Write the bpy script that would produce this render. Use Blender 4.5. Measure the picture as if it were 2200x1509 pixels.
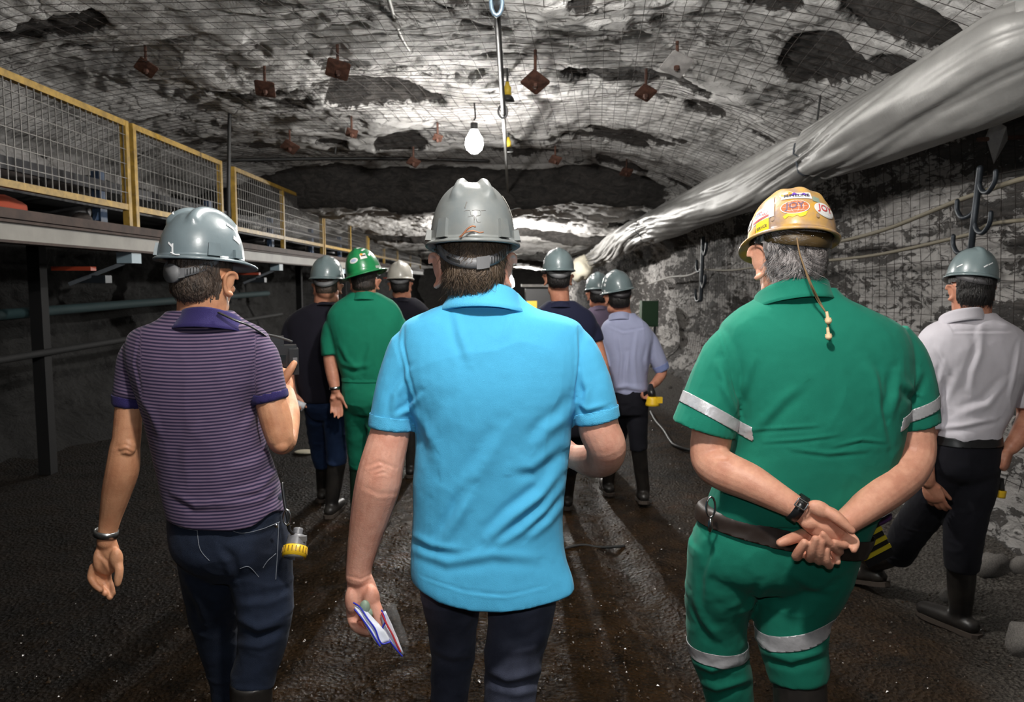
import bpy, bmesh, math, random
import numpy as np
from mathutils import Vector, Matrix

for _o in list(bpy.data.objects):
    bpy.data.objects.remove(_o, do_unlink=True)
SC = bpy.context.scene
COL = SC.collection
random.seed(7)
RNG = np.random.default_rng(7)
PI = math.pi

# ------------------------------------------------------------------ camera
F = 1650.0                       # focal length in pixels of the 2200 x 1509 frame
W_, H_ = 2200.0, 1509.0
VPX, VPY = 1085.0, 605.0         # where the drift's axis (+Y) vanishes
CAM = Vector((0.0, 0.0, 1.6))
PITCH = math.atan((H_ / 2 - VPY) / F)
YAW = math.atan((W_ / 2 - VPX) / F * math.cos(PITCH))
RCAM = Matrix.Rotation(-YAW, 3, 'Z') @ Matrix.Rotation(PI / 2 - PITCH, 3, 'X')
cam_d = bpy.data.cameras.new('camera')
cam_d.sensor_width = 36.0
cam_d.lens = F / W_ * 36.0
cam_d.clip_start = 0.05
cam_d.dof.use_dof = True
cam_d.dof.focus_distance = 2.0
cam_d.dof.aperture_fstop = 6.3
cam_o = bpy.data.objects.new('camera', cam_d)
COL.objects.link(cam_o)
cam_o.matrix_world = Matrix.Translation(CAM) @ RCAM.to_4x4()
SC.camera = cam_o

# ------------------------------------------------------------------ world, exposure
wd = bpy.data.worlds.new('world')
SC.world = wd
wd.use_nodes = True
wd.node_tree.nodes['Background'].inputs[0].default_value = (0.8, 0.9, 1.0, 1)
wd.node_tree.nodes['Background'].inputs[1].default_value = 0.012
SC.view_settings.view_transform = 'Standard'
SC.view_settings.look = 'None'
SC.view_settings.exposure = 0.0
SC.view_settings.gamma = 1.0
SC.view_settings.use_curve_mapping = False
try:
    SC.cycles.use_denoising = True
    SC.cycles.sample_clamp_indirect = 4.0
    SC.cycles.max_bounces = 6
except Exception:
    pass

# ------------------------------------------------------------------ lamps of the drift plus an added fill bulb (bulb glass is built further down)
def lamp(name, loc, power, color=(1, 0.97, 0.92), radius=0.06, kind='POINT'):
    d = bpy.data.lights.new(name, kind)
    d.energy = power
    d.color = color
    if kind == 'AREA':
        d.shape = 'DISK'
        d.size = radius * 2
    else:
        d.shadow_soft_size = radius
    o = bpy.data.objects.new(name, d)
    COL.objects.link(o)
    o.location = loc
    return o
BULB_A = (-0.27, 6.9, 2.90)      # bare bulb in view
BULB_B = (0.12, 0.95, 2.80)      # next bulb of the string, above the photographer
BULB_F = (0.28, 34.0, 1.62)      # farthest bulb
BULB_C = (0.13, 21.0, 1.72)      # far bulb under the low roof
FILL_E = (0.0, 3.15, 3.0)       # unseen bulb added above the frame to brighten roof and far backs
LIGHT_A = lamp('bulb_light_ahead', (BULB_A[0], BULB_A[1], BULB_A[2] - 0.14), 850)
LIGHT_E = lamp('fill_light_near', (FILL_E[0], FILL_E[1], FILL_E[2] - 0.14), 175)
LIGHT_B = lamp('bulb_light_overhead', (BULB_B[0], BULB_B[1], BULB_B[2] - 0.14), 128, radius=0.08)
LIGHT_C = lamp('bulb_light_far', (BULB_C[0], BULB_C[1], BULB_C[2] - 0.12), 700)
LIGHT_F = lamp('bulb_light_farthest', (BULB_F[0], BULB_F[1] - 0.2, BULB_F[2] - 0.15), 500)
LIGHT_D = lamp('bulb_light_mid', (0.0, 15.0, 2.26), 560)
FLASH = lamp('camera_flash', (0.0, -0.05, 1.78), 9.0, color=(0.93, 0.97, 1.0), radius=0.035, kind='AREA')
FLASH.rotation_euler = (PI / 2 + 0.05, 0, 0)

# ------------------------------------------------------------------ pixel <-> place
def ray(x, y):
    return RCAM @ Vector(((x - W_ / 2) / F, -(y - H_ / 2) / F, -1.0))
def P(x, y, Y):
    d = ray(x, y)
    return CAM + d * (Y / d.y)
RINV = np.array(RCAM.transposed())
def project(co):
    q = (co - np.array(CAM)) @ RINV.T
    return np.stack([W_ / 2 - F * q[:, 0] / q[:, 2], H_ / 2 + F * q[:, 1] / q[:, 2]], 1)

# ------------------------------------------------------------------ vector noise
def _hash(ix, iy, iz, seed):
    h = (ix * 374761393 + iy * 668265263 + iz * 2147483647 + seed * 1274126177) & 0xFFFFFFFF
    h = ((h ^ (h >> 13)) * 1274126177) & 0xFFFFFFFF
    h = ((h ^ (h >> 16)) * 2246822519) & 0xFFFFFFFF
    return ((h ^ (h >> 15)) & 0xFFFFFF) / float(0xFFFFFF)
def vnoise(p, seed=0):
    p = np.asarray(p, float)
    i = np.floor(p).astype(np.int64)
    f = p - i
    f = f * f * f * (f * (f * 6 - 15) + 10)
    out = 0
    for dx in (0, 1):
        wx = f[:, 0] if dx else 1 - f[:, 0]
        for dy in (0, 1):
            wy = f[:, 1] if dy else 1 - f[:, 1]
            for dz in (0, 1):
                wz = f[:, 2] if dz else 1 - f[:, 2]
                out = out + wx * wy * wz * _hash(i[:, 0] + dx, i[:, 1] + dy, i[:, 2] + dz, seed)
    return out * 2 - 1
def fbm(p, octaves=4, seed=0, gain=0.5, lac=2.03):
    p = np.asarray(p, float)
    a, s, n = 1.0, 0, 0
    for k in range(octaves):
        s = s + a * vnoise(p, seed + k * 17)
        n += a
        a *= gain
        p = p * lac + 11.3
    return s / n
def sstep(a, b, x):
    t = np.clip((x - a) / (b - a), 0, 1)
    return t * t * (3 - 2 * t)

# ------------------------------------------------------------------ materials
def mat(name, col, rough=0.6, metal=0.0, var=0.0, var_scale=8.0, bump=0.0, bump_scale=40.0, spec=0.5, sss=0.0, col2=None, coat=0.0, sheen=0.0, stretch=None, alpha=1.0, detail=6.0, trans=0.0):
    m = bpy.data.materials.new(name)
    m.use_nodes = True
    nt = m.node_tree
    b = nt.nodes['Principled BSDF']
    b.inputs['Base Color'].default_value = (*col, 1)
    b.inputs['Roughness'].default_value = rough
    b.inputs['Metallic'].default_value = metal
    b.inputs['Specular IOR Level'].default_value = spec
    if coat:
        b.inputs['Coat Weight'].default_value = coat
        b.inputs['Coat Roughness'].default_value = 0.12
    if sheen:
        b.inputs['Sheen Weight'].default_value = sheen
        b.inputs['Sheen Roughness'].default_value = 0.4
    if sss:
        b.inputs['Subsurface Weight'].default_value = sss
        b.inputs['Subsurface Radius'].default_value = (0.02, 0.008, 0.004)
        b.inputs['Subsurface Scale'].default_value = 0.4
    if trans:
        b.inputs['Transmission Weight'].default_value = trans
    b.inputs['Alpha'].default_value = alpha
    tc = nt.nodes.new('ShaderNodeTexCoord')
    src = tc.outputs['Object']
    if stretch:
        mp = nt.nodes.new('ShaderNodeMapping')
        mp.inputs['Scale'].default_value = stretch
        nt.links.new(src, mp.inputs['Vector'])
        src = mp.outputs['Vector']
    if var or col2:
        n = nt.nodes.new('ShaderNodeTexNoise')
        n.inputs['Scale'].default_value = var_scale
        n.inputs['Detail'].default_value = detail
        n.inputs['Roughness'].default_value = 0.62
        nt.links.new(src, n.inputs['Vector'])
        r = nt.nodes.new('ShaderNodeValToRGB')
        c2 = col2 if col2 else tuple(max(0, c * (1 - var)) for c in col)
        r.color_ramp.elements[0].position = 0.36
        r.color_ramp.elements[1].position = 0.64
        r.color_ramp.elements[0].color = (*c2, 1)
        r.color_ramp.elements[1].color = (*col, 1)
        nt.links.new(n.outputs['Fac'], r.inputs['Fac'])
        nt.links.new(r.outputs['Color'], b.inputs['Base Color'])
    if bump:
        n2 = nt.nodes.new('ShaderNodeTexNoise')
        n2.inputs['Scale'].default_value = bump_scale
        n2.inputs['Detail'].default_value = 5
        nt.links.new(src, n2.inputs['Vector'])
        bp = nt.nodes.new('ShaderNodeBump')
        bp.inputs['Strength'].default_value = bump
        bp.inputs['Distance'].default_value = 0.01
        nt.links.new(n2.outputs['Fac'], bp.inputs['Height'])
        nt.links.new(bp.outputs['Normal'], b.inputs['Normal'])
    return m

def rock_mat(name, white=(0.50, 0.485, 0.475), coal=(0.030, 0.028, 0.027), scale=(1, 1, 1), crack=0.5, mott=1.0, fine=9.0, lift=3.4):
    m = bpy.data.materials.new(name)
    m.use_nodes = True
    nt = m.node_tree
    L = nt.links.new
    b = nt.nodes['Principled BSDF']
    b.inputs['Roughness'].default_value = 0.8
    tc = nt.nodes.new('ShaderNodeTexCoord')
    mp = nt.nodes.new('ShaderNodeMapping')
    mp.inputs['Scale'].default_value = scale
    L(tc.outputs['Object'], mp.inputs['Vector'])
    at = nt.nodes.new('ShaderNodeAttribute')
    at.attribute_name = 'coal'
    def noise(sc, det=8, rough=0.65, dist=0.4):
        n = nt.nodes.new('ShaderNodeTexNoise')
        n.inputs['Scale'].default_value = sc
        n.inputs['Detail'].default_value = det
        n.inputs['Roughness'].default_value = rough
        n.inputs['Distortion'].default_value = dist
        L(mp.outputs['Vector'], n.inputs['Vector'])
        return n.outputs['Fac']
    def mathn(op, a, bb, clamp=False):
        n = nt.nodes.new('ShaderNodeMath')
        n.operation = op
        n.use_clamp = clamp
        for k, v in ((0, a), (1, bb)):
            if isinstance(v, (int, float)):
                n.inputs[k].default_value = v
            else:
                L(v, n.inputs[k])
        return n.outputs[0]
    def ramp(f, p0, p1, c0=(0, 0, 0), c1=(1, 1, 1)):
        r = nt.nodes.new('ShaderNodeValToRGB')
        r.color_ramp.elements[0].position = p0
        r.color_ramp.elements[1].position = p1
        r.color_ramp.elements[0].color = (*c0, 1)
        r.color_ramp.elements[1].color = (*c1, 1)
        L(f, r.inputs['Fac'])
        return r.outputs['Color']
    n_big = noise(1.7)
    n_fine = noise(fine, 9, 0.7, 1.2)
    n_mid = noise(4.2, 6, 0.6, 0.8)
    # coal shows where the sprayed limestone has flaked off: attribute edge broken up by noise
    s = mathn('ADD', at.outputs['Fac'], mathn('MULTIPLY', mathn('SUBTRACT', n_fine, 0.5), 1.5 * mott))
    s = mathn('ADD', s, mathn('MULTIPLY', mathn('SUBTRACT', n_mid, 0.5), 0.9 * mott))
    f = ramp(s, 0.42, 0.60)
    # thin dark cracks
    vo = nt.nodes.new('ShaderNodeTexVoronoi')
    vo.feature = 'DISTANCE_TO_EDGE'
    vo.inputs['Scale'].default_value = 5.5
    mx = nt.nodes.new('ShaderNodeMixRGB')
    mx.inputs['Fac'].default_value = 0.16
    L(mp.outputs['Vector'], mx.inputs['Color1'])
    nz = nt.nodes.new('ShaderNodeTexNoise')
    nz.inputs['Scale'].default_value = 5
    nz.inputs['Detail'].default_value = 6
    L(mp.outputs['Vector'], nz.inputs['Vector'])
    L(nz.outputs['Color'], mx.inputs['Color2'])
    L(mx.outputs['Color'], vo.inputs['Vector'])
    cr = mathn('MULTIPLY', mathn('SUBTRACT', 1.0, ramp(vo.outputs['Distance'], 0.0, 0.05)), crack)
    f = mathn('MAXIMUM', f, mathn('MULTIPLY', cr, ramp(n_big, 0.42, 0.6)))
    wh = nt.nodes.new('ShaderNodeMixRGB')
    L(ramp(n_mid, 0.3, 0.72), wh.inputs['Fac'])
    wh.inputs['Color1'].default_value = (white[0] * 0.62, white[1] * 0.61, white[2] * 0.60, 1)
    wh.inputs['Color2'].default_value = (*white, 1)
    ck = nt.nodes.new('ShaderNodeMixRGB')
    L(ramp(n_fine, 0.4, 0.75), ck.inputs['Fac'])
    ck.inputs['Color1'].default_value = (*coal, 1)
    ck.inputs['Color2'].default_value = (coal[0] * lift, coal[1] * lift * 0.95, coal[2] * lift * 0.9, 1)
    fin = nt.nodes.new('ShaderNodeMixRGB')
    L(f, fin.inputs['Fac'])
    L(wh.outputs['Color'], fin.inputs['Color1'])
    L(ck.outputs['Color'], fin.inputs['Color2'])
    L(fin.outputs['Color'], b.inputs['Base Color'])
    bp = nt.nodes.new('ShaderNodeBump')
    bp.inputs['Strength'].default_value = 0.9
    bp.inputs['Distance'].default_value = 0.05
    h = mathn('SUBTRACT', mathn('ADD', n_fine, mathn('MULTIPLY', n_mid, 1.2)), mathn('MULTIPLY', f, 0.35))
    L(h, bp.inputs['Height'])
    L(bp.outputs['Normal'], b.inputs['Normal'])
    return m

def emis(name, col, strength):
    m = bpy.data.materials.new(name)
    m.use_nodes = True
    b = m.node_tree.nodes['Principled BSDF']
    b.inputs['Base Color'].default_value = (*col, 1)
    b.inputs['Emission Color'].default_value = (*col, 1)
    b.inputs['Emission Strength'].default_value = strength
    return m

# ------------------------------------------------------------------ object helpers
def mesh_from(name, v, f, smooth=True):
    me = bpy.data.meshes.new(name)
    me.from_pydata([tuple(map(float, a)) for a in v], [], [tuple(map(int, a)) for a in f])
    me.update()
    if smooth:
        me.polygons.foreach_set('use_smooth', [True] * len(me.polygons))
    return me
def tag(o, label=None, cat=None, group=None, kind=None):
    if label: o['label'] = label
    if cat: o['category'] = cat
    if group: o['group'] = group
    if kind: o['kind'] = kind
    return o
def link(o, parent=None):
    COL.objects.link(o)
    if parent is not None:
        o.parent = parent
        if parent.type == 'EMPTY':
            o.matrix_parent_inverse = Matrix.Translation(-Vector(parent.location))
    return o
def obj(name, me, m=None, parent=None):
    o = bpy.data.objects.new(name, me)
    if m is not None:
        me.materials.clear()
        me.materials.append(m)
    return link(o, parent)
def empty(name, loc, label, cat, group=None):
    o = bpy.data.objects.new(name, None)
    COL.objects.link(o)
    o.location = loc
    o.empty_display_size = 0.1
    return tag(o, label, cat, group)

def catmull(pts, sub):
    pts = np.asarray(pts, float)
    n = len(pts)
    if n < 3 or sub <= 1:
        if sub <= 1: return pts
        t = np.linspace(0, 1, sub + 1)[:, None]
        return pts[0] * (1 - t) + pts[1] * t
    out = []
    for i in range(n - 1):
        p0 = pts[max(i - 1, 0)]; p1 = pts[i]; p2 = pts[i + 1]; p3 = pts[min(i + 2, n - 1)]
        for k in range(sub):
            t = k / sub
            out.append(0.5 * ((2 * p1) + (-p0 + p2) * t + (2 * p0 - 5 * p1 + 4 * p2 - p3) * t * t + (-p0 + 3 * p1 - 3 * p2 + p3) * t ** 3))
    out.append(pts[-1])
    return np.array(out)

class Geo:
    def __init__(self):
        self.v = []; self.f = []
    def add(self, v, f):
        o = len(self.v)
        self.v.extend([tuple(map(float, a)) for a in v])
        self.f.extend([tuple(int(i) + o for i in a) for a in f])
        return self
    def rings(self, R, cap=True, closed=True):
        R = [np.asarray(r, float) for r in R]
        n = len(R[0]); o = len(self.v)
        for r in R: self.v.extend([tuple(a) for a in r])
        for k in range(len(R) - 1):
            for i in range(n if closed else n - 1):
                j = (i + 1) % n
                self.f.append((o + k * n + i, o + k * n + j, o + (k + 1) * n + j, o + (k + 1) * n + i))
        if cap:
            self.f.append(tuple(o + i for i in range(n))[::-1])
            self.f.append(tuple(o + (len(R) - 1) * n + i for i in range(n)))
        return self
    def tube(self, pts, rad, n=12, flat=(1, 1), up=None, cap='round', sub=4):
        pts = np.asarray([tuple(p) for p in pts], float)
        rad = np.asarray([rad] * len(pts) if np.isscalar(rad) else rad, float)
        q = catmull(np.concatenate([pts, rad[:, None]], 1), sub if len(pts) > 2 else max(1, sub))
        pts, rad = q[:, :3], np.maximum(q[:, 3], 1e-4)
        tan = np.gradient(pts, axis=0)
        tan /= np.linalg.norm(tan, axis=1)[:, None] + 1e-12
        R = []
        u = np.array(up if up is not None else ((0, 0, 1) if abs(tan[0][2]) < 0.9 else (0, 1, 0)), float)
        ang = np.linspace(0, 2 * PI, n, endpoint=False)
        frames = []
        for k in range(len(pts)):
            t = tan[k]
            s = np.cross(t, u); s /= np.linalg.norm(s) + 1e-12
            w = np.cross(s, t)
            if up is None: u = w
            frames.append((s, w, t))
        def ring(p, r, fr):
            s, w, t = fr
            return p + r * (np.cos(ang)[:, None] * s * flat[0] + np.sin(ang)[:, None] * w * flat[1])
        if cap == 'round':
            for a in (0.15, 0.5, 0.85):
                R.append(ring(pts[0] - tan[0] * rad[0] * min(flat) * math.cos(a * PI / 2), rad[0] * math.sin(a * PI / 2), frames[0]))
        for k in range(len(pts)): R.append(ring(pts[k], rad[k], frames[k]))
        if cap == 'round':
            for a in (0.85, 0.5, 0.15):
                R.append(ring(pts[-1] + tan[-1] * rad[-1] * min(flat) * math.cos(a * PI / 2), rad[-1] * math.sin(a * PI / 2), frames[-1]))
        return self.rings(R)
    def ball(self, c, r, M=None, n=16, m=10):
        r = np.array([r, r, r] if np.isscalar(r) else r, float)
        R = []
        for k in range(m + 1):
            th = PI * (k + 0.08) / (m + 0.16)
            a = np.linspace(0, 2 * PI, n, endpoint=False)
            ring = np.stack([np.sin(th) * np.cos(a), np.sin(th) * np.sin(a), np.full(n, np.cos(th))], 1) * r
            if M is not None: ring = ring @ np.array(M).T
            R.append(ring + np.array(c, float))
        return self.rings(R)
    def box(self, c, s, M=None):
        v = np.array([[x, y, z] for x in (-1, 1) for y in (-1, 1) for z in (-1, 1)], float) * np.array(s, float) / 2
        if M is not None: v = v @ np.array(M).T
        v = v + np.array(c, float)
        return self.add(v, [(0, 1, 3, 2), (4, 6, 7, 5), (0, 4, 5, 1), (2, 3, 7, 6), (0, 2, 6, 4), (1, 5, 7, 3)])
    def beam(self, a, b, w, h, up=(0, 0, 1)):
        a = np.array(a, float); b = np.array(b, float)
        t = b - a; t /= np.linalg.norm(t)
        s = np.cross(t, np.array(up, float)); s /= np.linalg.norm(s); u = np.cross(s, t)
        v = [p + s * w / 2 * i + u * h / 2 * j for p in (a, b) for i, j in ((-1, -1), (1, -1), (1, 1), (-1, 1))]
        return self.add(v, [(0, 3, 2, 1), (4, 5, 6, 7), (0, 1, 5, 4), (1, 2, 6, 5), (2, 3, 7, 6), (3, 0, 4, 7)])
    def mesh(self, name, smooth=True):
        return mesh_from(name, self.v, self.f, smooth)

def remesh(geo, voxel, smooth=3, fac=0.5, name='m'):
    me = geo.mesh(name)
    o = bpy.data.objects.new('tmp', me)
    COL.objects.link(o)
    r = o.modifiers.new('r', 'REMESH')
    r.mode = 'VOXEL'; r.voxel_size = voxel; r.use_smooth_shade = True
    if smooth:
        s = o.modifiers.new('s', 'SMOOTH')
        s.factor = fac; s.iterations = smooth
    dg = bpy.context.evaluated_depsgraph_get()
    out = bpy.data.meshes.new_from_object(o.evaluated_get(dg))
    out.name = name
    bpy.data.objects.remove(o, do_unlink=True)
    bpy.data.meshes.remove(me)
    out.polygons.foreach_set('use_smooth', [True] * len(out.polygons))
    return out
def get_co(me):
    a = np.empty(len(me.vertices) * 3); me.vertices.foreach_get('co', a)
    return a.reshape(-1, 3)
def get_no(me):
    a = np.empty(len(me.vertices) * 3, np.float32); me.vertices.foreach_get('normal', a)
    return a.reshape(-1, 3).astype(float)
def set_co(me, co):
    me.vertices.foreach_set('co', co.ravel()); me.update()
def set_attr(me, name, val):
    at = me.attributes.new(name, 'FLOAT', 'POINT')
    at.data.foreach_set('value', np.asarray(val, np.float32))

def cloth(me, amp=0.004, freq=9.0, seed=1, stretch=(1, 1, 0.6), fine=0.0012):
    co = get_co(me); no = get_no(me)
    n = fbm(co * freq * np.array(stretch), 3, seed)
    r = 1 - np.abs(fbm(co * freq * 0.8 * np.array(stretch) + 5, 2, seed + 50)) * 2
    d = amp * (n * 0.8 + 0.7 * np.maximum(r, 0) ** 3 - 0.25) + fine * fbm(co * freq * 5, 2, seed + 9)
    set_co(me, co + no * d[:, None])
def folds(me, strokes, back=True):
    """strokes: (polyline in frame pixels, width px, depth m); sculpts drag folds into the side that faces the lens"""
    co = get_co(me); no = get_no(me)
    view = co - np.array(CAM)
    face = -(no * view).sum(1) / np.linalg.norm(view, axis=1)
    fm = sstep(0.0, 0.35, face)
    px = project(co)
    d = np.zeros(len(co))
    for poly, w, dep in strokes:
        poly = np.array(poly, float)
        tot = len(poly) - 1
        best = np.full(len(co), 1e9); sgn = np.zeros(len(co)); tt = np.zeros(len(co))
        for k in range(tot):
            a, b = poly[k], poly[k + 1]
            ab = b - a; L = np.linalg.norm(ab) + 1e-9
            rel = px - a
            t = np.clip((rel @ ab) / L / L, 0, 1)
            dv = rel - t[:, None] * ab
            dd = np.linalg.norm(dv, axis=1)
            s = (ab[0] * rel[:, 1] - ab[1] * rel[:, 0]) / L
            m = dd < best
            best[m] = dd[m]; sgn[m] = s[m]; tt[m] = (k + t[m]) / tot
        sd = np.sign(sgn) * best
        taper = np.sin(np.clip(tt, 0, 1) * PI * 0.92 + 0.12) ** 0.6
        d += dep * taper * (np.exp(-(sd / w) ** 2) - 0.75 * np.exp(-((sd - 1.5 * w) / w) ** 2))
    set_co(me, co + no * (d * fm)[:, None])
def band(me, pt, nrm, w0, w1, rad, off, name, m, parent, sub=False):
    """a strip of a garment between two planes, lifted off the cloth"""
    bm = bmesh.new(); bm.from_mesh(me)
    pt = Vector(pt); nrm = Vector(nrm).normalized()
    bmesh.ops.delete(bm, geom=[v for v in bm.verts if (v.co - pt).length > rad], context='VERTS')
    bmesh.ops.bisect_plane(bm, geom=bm.verts[:] + bm.edges[:] + bm.faces[:], plane_co=pt + nrm * w0, plane_no=nrm, clear_inner=True)
    bmesh.ops.bisect_plane(bm, geom=bm.verts[:] + bm.edges[:] + bm.faces[:], plane_co=pt + nrm * w1, plane_no=nrm, clear_outer=True)
    bm.normal_update()
    for v in bm.verts: v.co += v.normal * off
    r = bmesh.ops.extrude_face_region(bm, geom=bm.faces[:])
    bm.normal_update()
    for v in [g for g in r['geom'] if isinstance(g, bmesh.types.BMVert)]: v.co += v.normal * off * 0.6
    out = bpy.data.meshes.new(name)
    bm.to_mesh(out); bm.free()
    out.polygons.foreach_set('use_smooth', [True] * len(out.polygons))
    return obj(name, out, m, parent)
# ================================================================== THE DRIFT (rock shell)
M_ROOF = rock_mat('whitewashed_roof_rock', white=(0.88, 0.865, 0.85), scale=(0.75, 1.0, 1.4), crack=0.75, mott=0.9, fine=8.0)
M_RIB = rock_mat('whitewashed_rib_rock', white=(0.60, 0.58, 0.565), scale=(0.9, 0.75, 2.1), crack=0.9, mott=2.6, fine=8.0)
M_LEFT = rock_mat('whitewashed_over_painted_shade_rib', white=(0.66, 0.64, 0.63), coal=(0.006, 0.0055, 0.005), lift=2.0, scale=(0.9, 0.9, 1.6), crack=0.8, mott=1.3, fine=7.0)  # near-black lower tone stands in for the weak light there
M_DARK = rock_mat('dark_rib_rock', white=(0.16, 0.155, 0.15), scale=(0.9, 0.6, 2.0), crack=0.9, mott=1.2, fine=7.0)
XR, XL = 2.68, -4.45
STEPS = ((11.2, 0.53), (16.6, 0.26), (30.0, 0.2))
def roof_base(x, Y):
    z = np.full_like(x, 3.24)
    for k, (ys, dz) in enumerate(STEPS):
        edge = ys + 0.35 * fbm(np.stack([x * 0.8, x * 0 + k * 9.0, x * 0], 1), 3, 40 + k)
        w = 0.16 + 0.05 * k
        fade = 1 - 0.55 * sstep(1.4, 2.6, x) - 0.35 * sstep(-2.6, -4.0, x)
        z -= dz * fade * sstep(-w, w, Y - edge)
    z -= np.maximum((x - 0.7) / 1.98, 0) ** 2.1 * 0.52
    z -= np.maximum((-x - 2.7) / 1.75, 0) ** 2.0 * 0.46
    return z
def step_face(x, Y):
    s = np.zeros_like(x)
    for k, (ys, dz) in enumerate(STEPS):
        edge = ys + 0.35 * fbm(np.stack([x * 0.8, x * 0 + k * 9.0, x * 0], 1), 3, 40 + k)
        w = 0.26 + 0.07 * k
        s = np.maximum(s, np.exp(-((Y - edge) / w) ** 4) * sstep(2.7, 1.9, x))
    return s
def terr(h, k, sharp=0.16):
    a = h * k; i = np.floor(a); f = a - i
    return (i + sstep(0.5 - sharp, 0.5 + sharp, f)) / k
def grid_mesh(name, co, nu, nv, attr, flip=False):
    idx = np.arange(nu * nv).reshape(nu, nv)
    q = np.stack([idx[:-1, :-1], idx[1:, :-1], idx[1:, 1:], idx[:-1, 1:]], -1).reshape(-1, 4)
    if flip: q = q[:, ::-1]
    me = bpy.data.meshes.new(name)
    me.vertices.add(len(co)); me.vertices.foreach_set('co', co.ravel())
    me.loops.add(q.size); me.loops.foreach_set('vertex_index', q.ravel())
    me.polygons.add(len(q))
    me.polygons.foreach_set('loop_start', np.arange(0, q.size, 4))
    me.polygons.foreach_set('loop_total', np.full(len(q), 4))
    me.update(calc_edges=True)
    me.polygons.foreach_set('use_smooth', [True] * len(q))
    if attr is not None: set_attr(me, 'coal', attr)
    return me
def ysteps(y0, y1, n):
    return y0 * (y1 / y0) ** np.linspace(0, 1, n)

# ceiling
def roof_disp(x, Y):
    p = np.stack([x * 0.55, Y * 0.8, x * 0], 1)
    h = fbm(p, 4, 3)
    t = terr(h + 1, 7, 0.12) - 1
    p2 = np.stack([x * 1.1 + 3, Y * 1.9, x * 0 + 2], 1)
    t2 = terr(fbm(p2, 3, 21) + 1, 5, 0.14) - 1
    fine = fbm(np.stack([x * 3.2, Y * 3.6, x * 0], 1), 4, 5)
    return 0.22 * t + 0.10 * t2 + 0.035 * fine
def roof_point(x, Y):
    x = np.asarray(x, float); Y = np.asarray(Y, float)
    edge = sstep(XR - 0.05, XR - 0.7, x) * sstep(XL + 0.05, XL + 0.6, x)
    return roof_base(x, Y) + roof_disp(x, Y) * (0.25 + 0.75 * edge)
nx, ny = 300, 560
xs = np.linspace(XL, XR, nx); ys = np.concatenate([np.linspace(-1.5, 2.5, 40)[:-1], ysteps(2.5, 42.0, ny)])
X, Y = np.meshgrid(xs, ys, indexing='ij'); X = X.ravel(); Y = Y.ravel()
Z = roof_point(X, Y)
flake = fbm(np.stack([X * 0.9, Y * 1.15, X * 0 + 7], 1), 3, 77)
flake2 = fbm(np.stack([X * 0.35, Y * 1.6, X * 0 + 1], 1), 3, 91)
coalm = np.maximum(sstep(0.40, 0.46, flake) * 0.85, sstep(0.30, 0.44, flake2) * 0.45)
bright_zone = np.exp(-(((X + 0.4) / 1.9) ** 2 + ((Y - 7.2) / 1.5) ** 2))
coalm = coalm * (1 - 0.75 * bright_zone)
for cx, cy, r, w in ((2.05, 5.05, 0.30, 1.25), (2.35, 4.7, 0.2, 1.4), (1.55, 4.55, 0.2, 0.8), (0.98, 8.3, 0.13, 0.8), (1.75, 8.2, 0.24, 0.9), (-1.05, 6.9, 0.55, 0.75), (-2.9, 5.2, 0.3, 0.7), (0.95, 6.05, 0.6, 0.45), (-1.2, 8.8, 0.3, 1.0)):
    d = np.sqrt((X - cx) ** 2 + ((Y - cy) / w) ** 2) + 0.12 * fbm(np.stack([X * 3, Y * 3, X * 0], 1), 2, 8)
    coalm = np.maximum(coalm, sstep(r * 1.1, r * 0.85, d) * 0.95)
Z = Z + 0.05 * sstep(0.4, 0.6, coalm)
coalm = np.maximum(coalm, step_face(X, Y) * 1.3)
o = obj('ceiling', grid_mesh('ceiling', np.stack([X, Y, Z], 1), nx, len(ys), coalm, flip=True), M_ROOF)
tag(o, 'low mine roof of whitewashed rock with dark coal flakes', None, None, 'structure')
edgeZ_r = Z.reshape(nx, len(ys))[-1]; edgeZ_l = Z.reshape(nx, len(ys))[0]

# right rib and left rib
def rib(name, x0, sgn, topz, m, label, nz, seed, amp, base_out, darkf, base=0.0):
    s = np.linspace(0, 1, nz)
    S, YY = np.meshgrid(s, ys, indexing='ij')
    ZT = np.broadcast_to(topz[None, :], S.shape)
    ZZ = (S * (ZT + 0.1) - 0.1).ravel(); YY = YY.ravel(); S = S.ravel()
    p = np.stack([ZZ * 1.5, YY * 0.8, ZZ * 0], 1)
    d = fbm(p, 4, seed) * amp
    led = terr(fbm(np.stack([ZZ * 3.4, YY * 0.7, ZZ * 0 + 3], 1), 3, seed + 4) + 1, 7, 0.15) - 1
    d += led * amp * 0.7 + 0.03 * fbm(np.stack([ZZ * 7, YY * 3.4, ZZ * 0], 1), 4, seed + 8)
    d -= base_out * np.exp(-ZZ / 0.35)
    bulge = 0.18 * np.sin(np.clip(ZZ / 2.8, 0, 1) * PI)
    Xw = x0 + sgn * ((d + bulge) * sstep(1.0, 0.86, S))
    cm = np.maximum(sstep(0.04, 0.26, fbm(np.stack([ZZ * 1.6, YY * 0.55, ZZ * 0 + 5], 1), 4, seed + 31)) * 0.6, sstep(0.02, 0.2, fbm(np.stack([ZZ * 4.5, YY * 0.9, ZZ * 0], 1), 3, seed + 41)) * 0.55)
    cm = cm + base + darkf(ZZ, YY)
    o = obj(name, grid_mesh(name, np.stack([Xw, YY, ZZ], 1), nz, len(ys), cm, flip=(sgn < 0)), m)
    tag(o, label, None, None, 'structure')
    return o
rib('wall_right', XR, 1, edgeZ_r, M_RIB, 'mottled black and white rock rib on the right', 170, 11, 0.13, 0.28,
    lambda z, y: 0.16 * sstep(2.0, 2.5, z) + 0.10 * sstep(0.5, 0.1, z), 0.26)
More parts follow.
